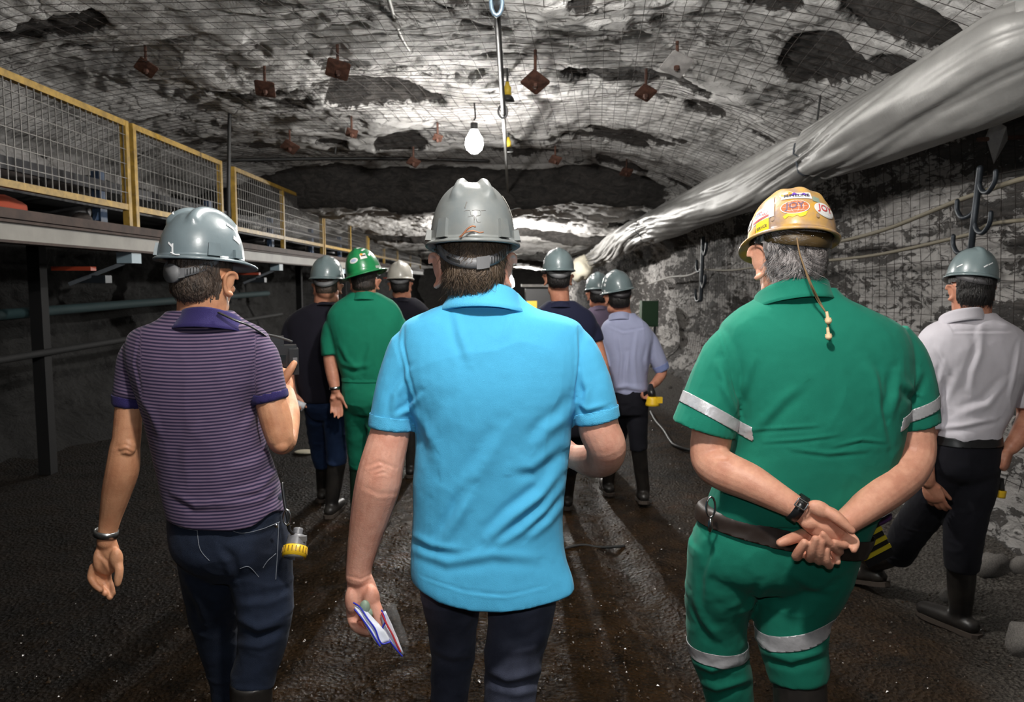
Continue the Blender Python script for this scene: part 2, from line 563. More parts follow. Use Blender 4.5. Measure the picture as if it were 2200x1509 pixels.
rib('wall_left', XL, -1, edgeZ_l, M_LEFT, 'rock rib on the left behind the conveyor, white above and painted dark for shade below', 110, 61, 0.16, 0.3,
    lambda z, y: 1.3 * sstep(2.74, 2.66, z) - 0.12 * sstep(2.6, 2.8, z))  # lower rib darkened in colour to imitate shade below the deck
g = Geo(); g.add([(XL - 1, 41.5, -1), (XR + 1, 41.5, -1), (XR + 1, 41.5, 5), (XL - 1, 41.5, 5)], [(0, 1, 2, 3)])
tag(obj('wall_far', g.mesh('wall_far'), M_DARK), 'dark far end of the drift', None, None, 'structure')

# floor
def floor_mat():
    m = bpy.data.materials.new('wet_gravel_floor')
    m.use_nodes = True
    nt = m.node_tree; L = nt.links.new
    b = nt.nodes['Principled BSDF']
    b.inputs['Specular IOR Level'].default_value = 0.24
    tc = nt.nodes.new('ShaderNodeTexCoord')
    def noise(sc, det=8, rough=0.65, vec=None, dist=0.3):
        n = nt.nodes.new('ShaderNodeTexNoise')
        n.inputs['Scale'].default_value = sc; n.inputs['Detail'].default_value = det
        n.inputs['Roughness'].default_value = rough; n.inputs['Distortion'].default_value = dist
        L(vec or tc.outputs['Object'], n.inputs['Vector']); return n.outputs['Fac']
    def ramp(f, p0, p1, c0=(0, 0, 0), c1=(1, 1, 1)):
        r = nt.nodes.new('ShaderNodeValToRGB')
        r.color_ramp.elements[0].position = p0; r.color_ramp.elements[1].position = p1
        r.color_ramp.elements[0].color = (*c0, 1); r.color_ramp.elements[1].color = (*c1, 1)
        L(f, r.inputs['Fac']); return r.outputs['Color']
    def mix(f, a, c):
        n = nt.nodes.new('ShaderNodeMixRGB')
        for k, v in ((0, f), (1, a), (2, c)):
            if isinstance(v, tuple): n.inputs[k].default_value = (*v, 1)
            elif isinstance(v, float): n.inputs[k].default_value = v
            else: L(v, n.inputs[k])
        return n.outputs[0]
    at = nt.nodes.new('ShaderNodeAttribute'); at.attribute_name = 'grey'
    ad = nt.nodes.new('ShaderNodeAttribute'); ad.attribute_name = 'left_shade'
    aw = nt.nodes.new('ShaderNodeAttribute'); aw.attribute_name = 'wet'
    big = noise(0.9, 5); mid = noise(6, 6); fine = noise(85, 4, 0.7); rust = noise(2.3, 7)
    c = mix(ramp(mid, 0.35, 0.68), (0.010, 0.006, 0.003), (0.078, 0.040, 0.014))
    c = mix(ramp(fine, 0.5, 0.7), c, (0.11, 0.062, 0.027))
    c = mix(ramp(rust, 0.60, 0.72), c, (0.13, 0.05, 0.02))
    gr = mix(ramp(fine, 0.38, 0.62), (0.055, 0.047, 0.040), (0.26, 0.24, 0.215))
    c = mix(at.outputs['Fac'], c, gr)
    c = mix(ad.outputs['Fac'], c, mix(ramp(mid, 0.35, 0.68), (0.006, 0.0045, 0.003), (0.022, 0.014, 0.008)))  # shade of the left side mixed into the floor colour
    L(c, b.inputs['Base Color'])
    wet = nt.nodes.new('ShaderNodeMath'); wet.operation = 'MULTIPLY'
    L(aw.outputs['Fac'], wet.inputs[0]); L(ramp(big, 0.30, 0.46), wet.inputs[1])
    r = nt.nodes.new('ShaderNodeMapRange'); L(wet.outputs[0], r.inputs[0])
    r.inputs[3].default_value = 0.85; r.inputs[4].default_value = 0.13
    L(r.outputs[0], b.inputs['Roughness'])
    vo = nt.nodes.new('ShaderNodeTexVoronoi'); vo.inputs['Scale'].default_value = 48
    L(tc.outputs['Object'], vo.inputs['Vector'])
    add = nt.nodes.new('ShaderNodeMath'); add.operation = 'ADD'
    L(fine, add.inputs[0]); L(vo.outputs['Distance'], add.inputs[1])
    add2 = nt.nodes.new('ShaderNodeMath'); add2.operation = 'ADD'
    L(add.outputs[0], add2.inputs[0]); L(mid, add2.inputs[1])
    bp = nt.nodes.new('ShaderNodeBump'); bp.inputs['Strength'].default_value = 1.0; bp.inputs['Distance'].default_value = 0.06
    L(add2.outputs[0], bp.inputs['Height']); L(bp.outputs['Normal'], b.inputs['Normal'])
    return m
fx = np.linspace(XL - 0.3, XR + 0.4, 260); fy = np.concatenate([np.linspace(-1.5, 0.8, 20)[:-1], ysteps(0.8, 42, 420)])
X, Y = np.meshgrid(fx, fy, indexing='ij'); X = X.ravel(); Y = Y.ravel()
def floor_z(X, Y):
    X = np.asarray(X, float); Y = np.asarray(Y, float)
    z = 0.022 * fbm(np.stack([X * 1.6, Y * 1.1, X * 0], 1), 4, 301) + 0.010 * fbm(np.stack([X * 6, Y * 6, X * 0], 1), 3, 311)
    z -= 0.028 * np.exp(-((X - 0.75 - 0.1 * np.sin(Y)) / 0.09) ** 2) * sstep(1.5, 2.5, Y)
    z -= 0.022 * np.exp(-((X + 0.55 + 0.12 * np.sin(Y * 0.8)) / 0.12) ** 2)
    z += 0.24 * sstep(2.0, 2.75, X) + 0.16 * sstep(-3.9, -4.6, X)
    return z
Z = floor_z(X, Y)
me = grid_mesh('floor', np.stack([X, Y, Z], 1), len(fx), len(fy), None)
set_attr(me, 'grey', sstep(1.75, 2.25, X + 0.35 * fbm(np.stack([X * 2, Y * 1.2, X * 0], 1), 3, 5)) * 0.9)
set_attr(me, 'left_shade', sstep(-0.7, -1.9, X + 0.5 * fbm(np.stack([X * 1.2, Y * 0.9, X * 0 + 4], 1), 3, 19)) * 0.9)  # mask that darkens the floor's left side to imitate shade
set_attr(me, 'wet', sstep(2.1, 1.3, X) * (0.45 + 0.55 * np.exp(-((X + 0.1) / 1.15) ** 2)))
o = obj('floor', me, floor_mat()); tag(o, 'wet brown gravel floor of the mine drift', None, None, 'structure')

# loose wet gravel, too fine to count
g = Geo()
oct_ = np.array([(1, 0, 0), (0, 1, 0), (-1, 0, 0), (0, -1, 0), (0, 0, 1), (0, 0, -1)], float)
of_ = [(0, 1, 4), (1, 2, 4), (2, 3, 4), (3, 0, 4), (1, 0, 5), (2, 1, 5), (3, 2, 5), (0, 3, 5)]
N_ = 30000
gy = 0.9 * (11.0 / 0.9) ** RNG.random(N_); gx = -2.4 + 4.7 * RNG.random(N_)
keep = RNG.random(N_) < (0.25 + 0.75 * np.exp(-((gx + 0.1) / 1.2) ** 2))
gx, gy = gx[keep], gy[keep]
gz = floor_z(gx, gy); gr_ = 0.0022 + 0.0060 * RNG.random(len(gx)) ** 2.2
V_ = []; 
for k in range(len(gx)):
    a = RNG.random() * 6.3; ca, sa = math.cos(a), math.sin(a)
    tx, ty = RNG.normal(0, 0.35, 2)
    q = oct_ * (gr_[k] * (0.8 + 0.6 * RNG.random(3)))
    q = np.stack([q[:, 0] * ca - q[:, 1] * sa, q[:, 0] * sa + q[:, 1] * ca, q[:, 2] * 0.7 + q[:, 0] * tx + q[:, 1] * ty], 1)
    V_.append(q + (gx[k], gy[k], gz[k] + gr_[k] * 0.15))
V_ = np.concatenate(V_); F_ = (np.array(of_)[None] + 6 * np.arange(len(gx))[:, None, None]).reshape(-1, 3)
tag(obj('gravel', mesh_from('gravel', V_, F_, False), mat('wet_gravel', (0.055, 0.030, 0.013), 0.27, 0, var=0.6, var_scale=30, spec=0.5)), 'loose wet brown gravel scattered over the drift floor', 'gravel', None, 'stuff')

# ================================================================== roof mesh, bolts, lamps, cables
M_WIRE = mat('wire_dark', (0.035, 0.026, 0.022), 0.6, 0.4)
def wire_sheet(name, lines, r, label, cat):
    g = Geo()
    for ln in lines:
        ln = np.asarray(ln, float)
        t = np.gradient(ln, axis=0); t /= np.linalg.norm(t, axis=1)[:, None] + 1e-9
        ref = np.array([0.31, 0.2, 0.93])
        s = np.cross(t, ref); s /= np.linalg.norm(s, axis=1)[:, None]; w = np.cross(s, t)
        g.rings([np.array([ln[k] + r * (math.cos(a) * s[k] + math.sin(a) * w[k]) for a in (0.5, 2.6, 4.7)]) for k in range(len(ln))], cap=False)
    o = obj(name, g.mesh(name), M_WIRE)
    return tag(o, label, cat, None, 'stuff')
def roof_line(x, Y, gap=0.035, seed=0):
    sag = 0.05 * np.maximum(0, fbm(np.stack([x * 0.7, Y * 0.7, x * 0 + seed], 1), 2, 500))
    zz = roof_base(x, Y) + np.minimum(0.5 * roof_disp(x, Y), 0.0) - gap - sag - 0.01
    return np.stack([x, Y, zz], 1)
lines = []
rot = 0.12
for xx in np.arange(-4.2, 2.6, 0.115):
    yy = np.arange(2.6, 10.6, 0.16)
    x2 = xx + rot * (yy - 6)
    k = (x2 > -4.2) & (x2 < 2.55)
    if k.sum() > 3: lines.append(roof_line(x2[k], yy[k]))
for yy in np.arange(2.7, 10.6, 0.115):
    xx = np.arange(-4.2, 2.55, 0.16)
    lines.append(roof_line(xx, yy - rot * xx))
wire_sheet('roof_wire_mesh', lines, 0.0020, 'rusty square wire mesh pinned under the whitewashed roof', 'wire mesh')
lines = []
def rib_x(z, y):
    return XR - 0.03 - 0.10 * np.exp(-z / 0.3) + 0.10 * np.sin(np.clip(z / 2.8, 0, 1) * PI) + 0.035 * fbm(np.stack([z * 1.2, y * 0.8, z * 0], 1), 2, 700)
for zz in np.arange(0.55, 2.65, 0.115):
    yy = np.arange(2.4, 14, 0.2)
    z2 = zz + 0.03 * np.sin(yy * 1.3 + zz)
    lines.append(np.stack([rib_x(z2, yy), yy, z2], 1))
for yy in np.arange(2.4, 14, 0.115):
    zz = np.arange(0.5, 2.68, 0.15)
    lines.append(np.stack([rib_x(zz, zz * 0 + yy), zz * 0 + yy + 0.02 * np.sin(zz * 3), zz], 1))
wire_sheet('rib_wire_mesh', lines, 0.0021, 'thin dark wire mesh pinned over the right rock rib', 'wire mesh')

M_RUST = mat('rusty_plate', (0.115, 0.050, 0.033), 0.75, 0.2, var=0.6, var_scale=25, bump=0.3)
M_PALEPLATE = mat('dusted_plate', (0.42, 0.40, 0.39), 0.8, 0, var=0.3, var_scale=20)
M_STEEL = mat('dull_steel', (0.22, 0.22, 0.23), 0.4, 0.8, var=0.3)
def at_roof(px, py):
    """where the line of sight through a pixel meets the roof"""
    best = None
    for Yv in np.arange(3.2, 26, 0.05):
        p = P(px, py, Yv)
        z = float(roof_point(np.array([p.x]), np.array([Yv]))[0])
        if p.z >= z - 0.05: return Vector((p.x, Yv, z))
    return None
PLATES = [
    (1150, 118, 0.155, 40, 0.10, 'large rusty square plate hanging on its bolt below the near roof'),
    (1388, 157, 0.125, 30, 0.05, 'rusty square plate on the roof mesh between the lamp and the silver duct'),
    (1455, 98, 0.17, 25, 0.03, 'grey dusted square plate pressed into the near roof mesh'),
    (1193, 320, 0.13, 20, 0.04, 'small rusty round-cornered plate on the white roof right of the lamp'),
    (1346, 347, 0.15, 15, 0.05, 'rusty plate on the roof edge above the dark coal band'),
    (888, 322, 0.13, 35, 0.05, 'rusty diamond plate on the white roof left of the lamp'),
    (622, 283, 0.16, 40, 0.05, 'rusty plate on the roof above the railing'),
    (725, 103, 0.16, 20, 0.05, 'brown plate on the near roof beside the dark streak'),
    (568, 147, 0.15, 10, 0.05, 'rust brown plate on the roof near the hanging cable'),
    (312, 104, 0.14, 45, 0.04, 'yellowish rusty plate on the roof at far left'),
    (755, 258, 0.11, 20, 0.04, 'small orange rusty plate on the roof left of the bright spot'),
    (940, 270, 0.09, 20, 0.03, 'tiny orange plate on the roof next to the glowing bulb')]
for px, py, s, rz, drop, lab in PLATES:
    c = at_roof(px, py)
    c.z -= drop + 0.13
    root = empty('roof_bolt_plate', c, lab, 'bolt plate', 'square plates bolted to the roof')
    R = Matrix.Rotation(math.radians(rz), 3, 'Z') @ Matrix.Rotation(0.15, 3, 'X')
    R = Matrix.Rotation(-0.75, 3, 'X') @ R
    g = Geo()
    h = s / 2; ring = []
    for sx, sy in ((1, 1), (-1, 1), (-1, -1), (1, -1)):
        for a in (0, 1): ring.append((sx * h * (1 if (a == 0) == (sx * sy > 0) else 0.86), sy * h * (0.86 if (a == 0) == (sx * sy > 0) else 1)))
    rings = []
    for zz, k in ((-0.004, 1.0), (0.004, 1.0), (0.012, 0.45), (0.012, 0.2)):
        rings.append(np.array([R @ Vector((x * k, y * k, -zz)) for x, y in ring]) + np.array(c))
    g.rings(rings)
    obj('plate', g.mesh('plate', False), M_PALEPLATE if 'grey' in lab else M_RUST, root)
    g = Geo(); g.tube([c + Vector((0, 0, drop + 0.12)), c - Vector((0, 0, 0.045))], 0.011, 8, cap='flat'); g.tube([c - Vector((0, 0, 0.01)), c - Vector((0, 0, 0.035))], 0.02, 6, cap='flat')
    obj('bolt', g.mesh('bolt', False), M_RUST, root)

# bare bulbs
M_GLASS = emis('glowing_glass', (1.0, 0.97, 0.9), 60)
M_HOOK = mat('painted_dark_steel', (0.022, 0.028, 0.036), 0.45, 0.4)
M_CABLE = mat('black_cable', (0.02, 0.02, 0.02), 0.5)
M_GREYCABLE = mat('grey_cable', (0.32, 0.31, 0.29), 0.6)
M_ROPE = mat('olive_cable', (0.16, 0.14, 0.10), 0.7)
def bulb(loc, label, s=1.0):
    x, y, z = loc
    root = empty('bare_bulb', loc, label, 'lamp')
    prof = [(0.0, -0.125), (0.022, -0.12), (0.045, -0.10), (0.056, -0.068), (0.05, -0.03), (0.032, 0.0), (0.022, 0.02)]
    a = np.linspace(0, 2 * PI, 18, endpoint=False)
    g = Geo(); g.rings([np.stack([x + max(r, 0.001) * s * np.cos(a), y + max(r, 0.001) * s * np.sin(a), np.full(18, z + h * s)], 1) for r, h in prof])
    obj('glass', g.mesh('glass'), M_GLASS, root)
    g = Geo(); g.tube([(x, y, z + 0.015 * s), (x, y, z + 0.06 * s)], 0.022 * s, 12, cap='flat')
    obj('socket', g.mesh('socket'), M_CABLE, root)
    top = float(roof_point(np.array([x]), np.array([y]))[0]) + 0.03
    g = Geo(); g.tube([(x, y, z + 0.08 * s), (x + 0.01, y, (z + top) / 2), (x, y, max(top, z + 0.1 * s))], 0.006 * s, 6)
    obj('cord', g.mesh('cord'), M_CABLE, root)
bulb(BULB_A, 'glowing bare bulb hanging under the bright patch of roof', 1.45)
bulb(BULB_B, 'bare bulb hanging from the roof above the photographer')
bulb(FILL_E, 'added out-of-view fill bulb under the roof just ahead of the three nearest people')
bulb(BULB_C, 'small distant glowing lamp low in the far drift', 2.0)
bulb(BULB_F, 'farthest tiny glowing lamp at the end of the drift', 2.4)
bulb((0.0, 15.0, 2.42), 'bare bulb hanging under the lower roof beyond the dark coal band')

def cable(name, pts, r, m, label, cat='cable', n=8, sub=5, group=None):
    g = Geo(); g.tube(pts, r, n, sub=sub)
    return tag(obj(name, g.mesh(name), m), label, cat, group)
# overhead line in the middle, made of two lengths joined by a hook
root = empty('overhead_line', (0.0, 5.0, 3.0), 'dark overhead support line running along the middle of the roof with a hook joint', 'cable')
g = Geo(); g.tube([P(1062, -60, 3.7), P(1068, 30, 4.0), P(1075, 140, 4.9), P(1082, 246, 6.2)], [0.017, 0.017, 0.018, 0.018], 8); obj('rod', g.mesh('rod'), M_CABLE, root)
g = Geo(); g.tube([P(1082, 244, 6.2), P(1087, 340, 8.6), P(1090, 400, 10.6), P(1092, 445, 13.0), P(1094, 520, 20)], 0.016, 6); obj('wire_rope', g.mesh('wire_rope'), M_GREYCABLE, root)
g = Geo(); a = np.linspace(0, 2 * PI, 13)
c = P(1080, 240, 6.2); g.tube([(c.x + 0.035 * math.sin(t), c.y, c.z + 0.05 * math.cos(t)) for t in a], 0.01, 6, sub=1); obj('hook', g.mesh('hook'), M_STEEL, root)
c = P(1067, 6, 3.9); g = Geo(); g.tube([(c.x + 0.028 * math.sin(t), c.y, c.z + 0.06 * math.cos(t)) for t in a], 0.012, 6, sub=1); obj('shackle', g.mesh('shackle'), mat('blue_grey_steel', (0.10, 0.14, 0.18), 0.4, 0.6), root)
M_YELLOW = mat('yellow_insulator', (0.75, 0.52, 0.05), 0.5)
for px, py, Yv, lab in ((1090, 205, 6.0, 'yellow and black insulator on the roof in front of the bulb'), (1092, 316, 8.2, 'yellow insulator hanging beside the bulb'), (1101, 440, 11.6, 'small yellow insulator hanging in front of the second roof bay')):
    c = P(px, py, Yv)
    root = empty('line_insulator', c, lab, 'insulator', 'insulators along the overhead line')
    prof = [(0.012, 0.10), (0.02, 0.07), (0.03, 0.06), (0.03, 0.0), (0.05, -0.02), (0.055, -0.045), (0.012, -0.05)]
    aa = np.linspace(0, 2 * PI, 12, endpoint=False)
    g = Geo(); g.rings([np.stack([c.x + r * np.cos(aa), c.y + r * np.sin(aa), np.full(12, c.z + h)], 1) for r, h in prof[:4]]); obj('body', g.mesh('body'), M_YELLOW, root)
    g = Geo(); g.rings([np.stack([c.x + r * np.cos(aa), c.y + r * np.sin(aa), np.full(12, c.z + h)], 1) for r, h in prof[3:]]); obj('skirt', g.mesh('skirt'), M_CABLE, root)
    zt = float(roof_point(np.array([c.x]), np.array([c.y]))[0])
    g = Geo(); g.tube([(c.x, c.y, c.z + 0.09), (c.x, c.y, max(zt + 0.02, c.z + 0.12))], 0.009, 6); obj('pin', g.mesh('pin'), M_CABLE, root)
cable('roof_cable', [P(828, -30, 4.3), P(845, 30, 4.8), P(862, 78, 5.3), P(885, 115, 5.8), P(912, 145, 6.3)], 0.013, M_GREYCABLE, 'pale grey cable trailing down the near roof left of centre')
cable('hanging_cable', [P(496, -40, 7.6), P(495, 120, 7.6), P(493, 260, 7.6), P(491, 400, 7.6), P(491, 465, 7.6)], 0.019, M_CABLE, 'thick dark cable hanging straight down between the railing panels')
cable('thin_hanging_cable', [P(738, 110, 9.0), P(733, 170, 9.0), P(727, 250, 9.0), P(720, 330, 9.0)], 0.012, M_CABLE, 'thin dark cable hanging from the roof left of the bright patch')
cable('roof_strap', [P(496, 344, 9.6), P(700, 341, 10.0), P(880, 341, 10.3), P(1048, 346, 10.4)], 0.02, M_CABLE, 'dark horizontal strap stretched across the roof before the coal band')
# rib cables
cable('rib_cable', [(2.48, 0.4, 1.95), (2.50, 2.2, 2.0), (2.52, 3.5, 2.10), P(2090, 420, 4.15), P(2000, 455, 4.6), P(1900, 494, 5.15), P(1800, 520, 5.9), P(1690, 540, 7.0)], 0.014, M_ROPE, 'upper olive cable sagging along the right rib behind the orange helmet')
cable('rib_cable', [(2.5, 0.4, 1.75), P(2230, 470, 3.7), P(2080, 505, 4.2), P(1900, 545, 5.1), P(1780, 560, 6.0), P(1640, 572, 7.4), P(1570, 581, 8.6), P(1510, 579, 10.2)], 0.011, M_ROPE, 'lower thin cable sagging along the right rib above the white shirt')
cable('rib_cable', [P(1508, 578, 10.2), P(1480, 592, 10.9), P(1440, 596, 12), P(1395, 610, 14)], 0.016, M_GREYCABLE, 'grey looped cable hanging on the far right rib')
# hook brackets that carry cables on the right rib
def hook_rack(pts, label, s):
    top = pts[0]
    root = empty('cable_hook_rack', top, label, 'hook rack')
    g = Geo(); g.tube(pts, 0.017 * s, 8); obj('bar', g.mesh('bar'), M_HOOK, root)
    n = 4
    for k in range(n):
        t = (k + 0.55) / n
        i = t * (len(pts) - 1); a = pts[int(i)].lerp(pts[min(int(i) + 1, len(pts) - 1)], i - int(i))
        g = Geo(); sg = -1 if k % 2 == 0 else 1
        g.tube([a, a + Vector((0, sg * 0.03, -0.05)) * s, a + Vector((-0.01, sg * 0.10, -0.065)) * s, a + Vector((-0.01, sg * 0.15, -0.02)) * s, a + Vector((-0.01, sg * 0.155, 0.03)) * s], 0.013 * s, 6)
        obj('hook', g.mesh('hook'), M_HOOK, root)

hook_rack([P(2106, 362, 4.05), P(2098, 430, 4.07), P(2092, 480, 4.07), P(2086, 535, 4.1)], 'dark steel cable hook rack on the rib above the right-hand white shirt', 1.0)
hook_rack([P(1511, 512, 9.9), P(1509, 560, 9.9), P(1507, 605, 9.9), P(1506, 645, 9.9)], 'dark steel cable hook rack on the far rib between light blue shirt and orange helmet', 1.5)
# white diamond plate on the rib
c = P(2138, 300, 4.2); root = empty('rib_plate', c, 'white dusted diamond plate bolted to the right rib under the duct', 'bolt plate')
g = Geo()
g.add([c + Vector(v) for v in ((0, -0.09, 0.05), (-0.02, 0.0, 0.11), (0, 0.085, 0.03), (0.0, 0.0, -0.13), (0.07, 0.0, 0.0), (-0.045, 0.0, 0.0))], [(0, 1, 5), (1, 2, 5), (2, 3, 5), (3, 0, 5), (1, 0, 4), (2, 1, 4), (3, 2, 4), (0, 3, 4)])
obj('plate', g.mesh('plate', False), M_PALEPLATE, root)
g = Geo(); g.tube([c + Vector((-0.09, 0, 0)), c + Vector((0.45, 0, 0.03))], 0.012, 8); obj('bolt', g.mesh('bolt'), M_RUST, root)
# white diamond plate on the roof right
c = P(1785, 96, 5.2); root = empty('rib_plate', c, 'white pointed plate on the roof shoulder beside the dark hollow', 'bolt plate')
g = Geo(); g.add([c + Vector(v) for v in ((0, -0.06, 0.05), (-0.05, 0.0, 0.09), (0.03, 0.06, 0.03), (0.03, 0.0, -0.10), (0.07, 0.0, 0.0), (-0.03, -0.02, 0.0))], [(0, 1, 5), (1, 2, 5), (2, 3, 5), (3, 0, 5), (1, 0, 4), (2, 1, 4), (3, 2, 4), (0, 3, 4)])
obj('plate', g.mesh('plate', False), M_PALEPLATE, root)
g = Geo(); g.tube([c + Vector((-0.05, 0, 0)), c + Vector((0.2, 0, 0.35))], 0.012, 8); obj('bolt', g.mesh('bolt'), M_RUST, root)
# green box on the far rib, yellow sign far away
c = P(1394, 674, 12.6); root = empty('green_box', c, 'dark green metal box standing against the far right rib', 'box')
g = Geo(); g.box(c, (0.27, 0.22, 0.42)); obj('case', g.mesh('case', False), mat('green_paint', (0.015, 0.06, 0.022), 0.5), root)
g = Geo(); g.box(c + Vector((0, -0.12, 0)), (0.24, 0.02, 0.37)); obj('door', g.mesh('door', False), mat('green_door', (0.02, 0.075, 0.028), 0.5), root)
for k in (-1, 1):
    g = Geo(); g.beam(c + Vector((k * 0.1, 0, -0.21)), Vector((c.x + k * 0.1, c.y, 0.0)), 0.03, 0.03, up=(0, 1, 0)); obj('leg', g.mesh('leg', False), M_HOOK, root)
# machine standing far down the drift
root = empty('mine_vehicle', (0.75, 19.0, 0.0), 'dark mine vehicle with yellow panels far down the drift beside the navy polo man', 'vehicle')
M_MACH = mat('dusty_machine_grey', (0.16, 0.15, 0.14), 0.6, 0.2, var=0.5, var_scale=3)
def mbox(name, c, s, m):
    g = Geo(); g.box(c, s); obj(name, g.mesh(name, False), m, root)
mbox('body', (0.75, 19.4, 0.62), (1.5, 3.0, 0.55), M_MACH); mbox('cab', (0.95, 18.9, 1.15), (0.9, 1.1, 0.55), mat('machine_dark', (0.03, 0.03, 0.032), 0.5)); mbox('canopy', (0.95, 18.9, 1.50), (1.1, 1.4, 0.06), M_MACH)
mbox('panel', (0.62, 17.86, 1.02), (0.24, 0.06, 0.26), M_YELLOW); mbox('panel', (0.30, 17.86, 0.70), (0.40, 0.06, 0.22), M_YELLOW); mbox('tank', (0.22, 18.3, 1.02), (0.32, 0.6, 0.26), mat('machine_white', (0.45, 0.45, 0.44), 0.5))
for sx in (0.1, 1.4):
    for yy in (18.3, 20.4):
        g = Geo(); g.tube([(sx - 0.12, yy, 0.38), (sx + 0.12, yy, 0.38)], 0.37, 20, cap='flat', sub=1); obj('wheel', g.mesh('wheel'), M_BELT if False else M_CABLE, root)
# ================================================================== ventilation duct
def duct():
    AX = [Vector((2.42, 0.3, 2.66)), P(2420, -20, 2.95), P(2200, 108, 3.35), P(2000, 210, 4.05), P(1860, 280, 4.75), P(1752, 330, 5.45), P(1640, 385, 6.5), P(1540, 425, 7.8), P(1460, 462, 9.4), P(1392, 492, 11.6), P(1340, 515, 13.8), P(1290, 548, 16.5), P(1262, 565, 18.5)]
    rad = [0.235, 0.235, 0.235, 0.225, 0.215, 0.19, 0.215, 0.215, 0.22, 0.215, 0.25, 0.22, 0.16]
    q = catmull(np.concatenate([np.array([tuple(p) for p in AX]), np.array(rad)[:, None]], 1), 34)
    p, r = q[:, :3], q[:, 3]
    n = 120
    a = np.linspace(0, 2 * PI, n, endpoint=False)
    t = np.gradient(p, axis=0); t /= np.linalg.norm(t, axis=1)[:, None]
    s = np.cross(t, np.array([0, 0, 1.0])); s /= np.linalg.norm(s, axis=1)[:, None]; w = np.cross(s, t)
    arc = np.concatenate([[0], np.cumsum(np.linalg.norm(np.diff(p, axis=0), axis=1))])
    tie = np.array([arc[34 * k] for k in (5, 9, 11)])
    near = np.min(np.abs(arc[:, None] - tie[None, :]) / np.array([0.5, 0.9, 1.2])[None, :], axis=1)
    A, S = np.meshgrid(a, arc)
    base = np.stack([np.cos(A).ravel() * 1.2, np.sin(A).ravel() * 1.2, S.ravel() * 0.55], 1)
    tw = 0.55 * np.sin(S * 0.7)
    swirl = np.stack([np.cos(A + tw).ravel() * 2.6, np.sin(A + tw).ravel() * 2.6, S.ravel() * 0.42], 1)
    wr = (1 - np.abs(fbm(swirl, 3, 900)) * 2.4).reshape(A.shape)
    lo = fbm(base, 2, 920).reshape(A.shape)
    fin = fbm(base * np.array([4, 4, 5]), 3, 930).reshape(A.shape)
    amt = 0.14 + 0.75 * np.exp(-(near[:, None] / 1.0) ** 2) + 0.6 * sstep(10, 16, S)
    R = r[:, None] * (1 + 0.13 * lo - 0.32 * amt * np.clip(wr, 0, 1) ** 2 + 0.02 * fin)
    R *= 1 - 0.12 * np.exp(-(near[:, None] / 0.12) ** 2)
    sag = 1 + 0.05 * np.sin(A) * -1
    V = p[:, None, :] + (R * sag)[:, :, None] * (np.cos(A)[:, :, None] * s[:, None, :] + np.sin(A)[:, :, None] * w[:, None, :])
    root = empty('ventilation_duct', tuple(p[120]), 'long crumpled silver ventilation duct slung along the right roof corner', 'duct')
    g = Geo(); g.rings(list(V), cap=True)
    obj('fabric_tube', g.mesh('fabric_tube'), mat('silver_duct_fabric', (0.31, 0.305, 0.297), 0.48, 0.22, var=0.22, var_scale=3.5, bump=0.12, bump_scale=60), root)
    for k, i in enumerate((34 * 5, 34 * 9, 34 * 11)):
        ring = [tuple(V[i, j] + (V[i, j] - p[i]) * 0.02) for j in range(0, n, 4)] + [tuple(V[i, 0] + (V[i, 0] - p[i]) * 0.02)]
        g = Geo(); g.tube(ring, 0.008, 6, sub=1); obj('tie_cord', g.mesh('tie_cord'), mat('blue_grey_cord', (0.05, 0.06, 0.075), 0.7), root)
        topv = p[i] + np.array([0, 0, r[i]]); g = Geo(); g.tube([topv, topv + np.array([0.02, 0, 0.2])], 0.008, 6)
        obj('hanger', g.mesh('hanger'), M_CABLE, root)
    # loose cream cloth end of the duct
    c = P(1250, 578, 17.5); g = Geo(); g.ball(c, (0.26, 0.35, 0.30), n=28, m=20)
    me = g.mesh('loose_end'); co = get_co(me); no = get_no(me)
    set_co(me, co + no * (0.12 * fbm(co * np.array([5, 2, 5]), 3, 33))[:, None])
    obj('loose_end', me, mat('cream_cloth', (0.62, 0.58, 0.47), 0.8), root)
duct()

# ================================================================== conveyor gallery on the left
M_YRAIL = mat('yellow_rail_paint', (0.52, 0.32, 0.055), 0.5, 0.0, var=0.45, var_scale=14, bump=0.1)
M_BEAM = mat('pale_beam_paint', (0.30, 0.285, 0.255), 0.55, 0, var=0.25, var_scale=3)
M_DECK = mat('rusty_deck', (0.075, 0.045, 0.035), 0.7, 0.2, var=0.5, var_scale=9)
M_BLUE = mat('blue_frame_paint', (0.055, 0.10, 0.19), 0.5, 0.1, var=0.4, var_scale=8)
M_LBLUE = mat('light_blue_bracket', (0.30, 0.40, 0.46), 0.5)
M_BELT = mat('black_belt', (0.006, 0.006, 0.0065), 0.8)
M_COALH = mat('loose_coal', (0.03, 0.026, 0.024), 0.7, 0, var=0.6, var_scale=10, bump=0.6, bump_scale=12)
XG = -3.0
RAT = lambda py: (605 - py) / 1085.0 * 3.0 + 1.6       # height on the gallery's outer face, from where its lines leave the frame
Z_TOP, Z_MID, Z_DECK, Z_BT, Z_BB = RAT(150), RAT(393), RAT(447), RAT(478), RAT(519)
root = empty('conveyor_gallery', (XG, 6.0, Z_DECK), 'long pale steel beam carrying the raised conveyor walkway on the left', 'walkway')
g = Geo(); g.box((XG + 0.03, 14.5, (Z_BT + Z_BB) / 2), (0.016, 27, Z_BT - Z_BB)); obj('beam_web', g.mesh('beam_web', False), M_BEAM, root)
g = Geo(); g.box((XG + 0.0, 14.5, Z_BT + 0.008), (0.14, 27, 0.016)); g.box((XG + 0.0, 14.5, Z_BB), (0.14, 27, 0.016)); obj('beam_flange', g.mesh('beam_flange', False), M_DECK, root)
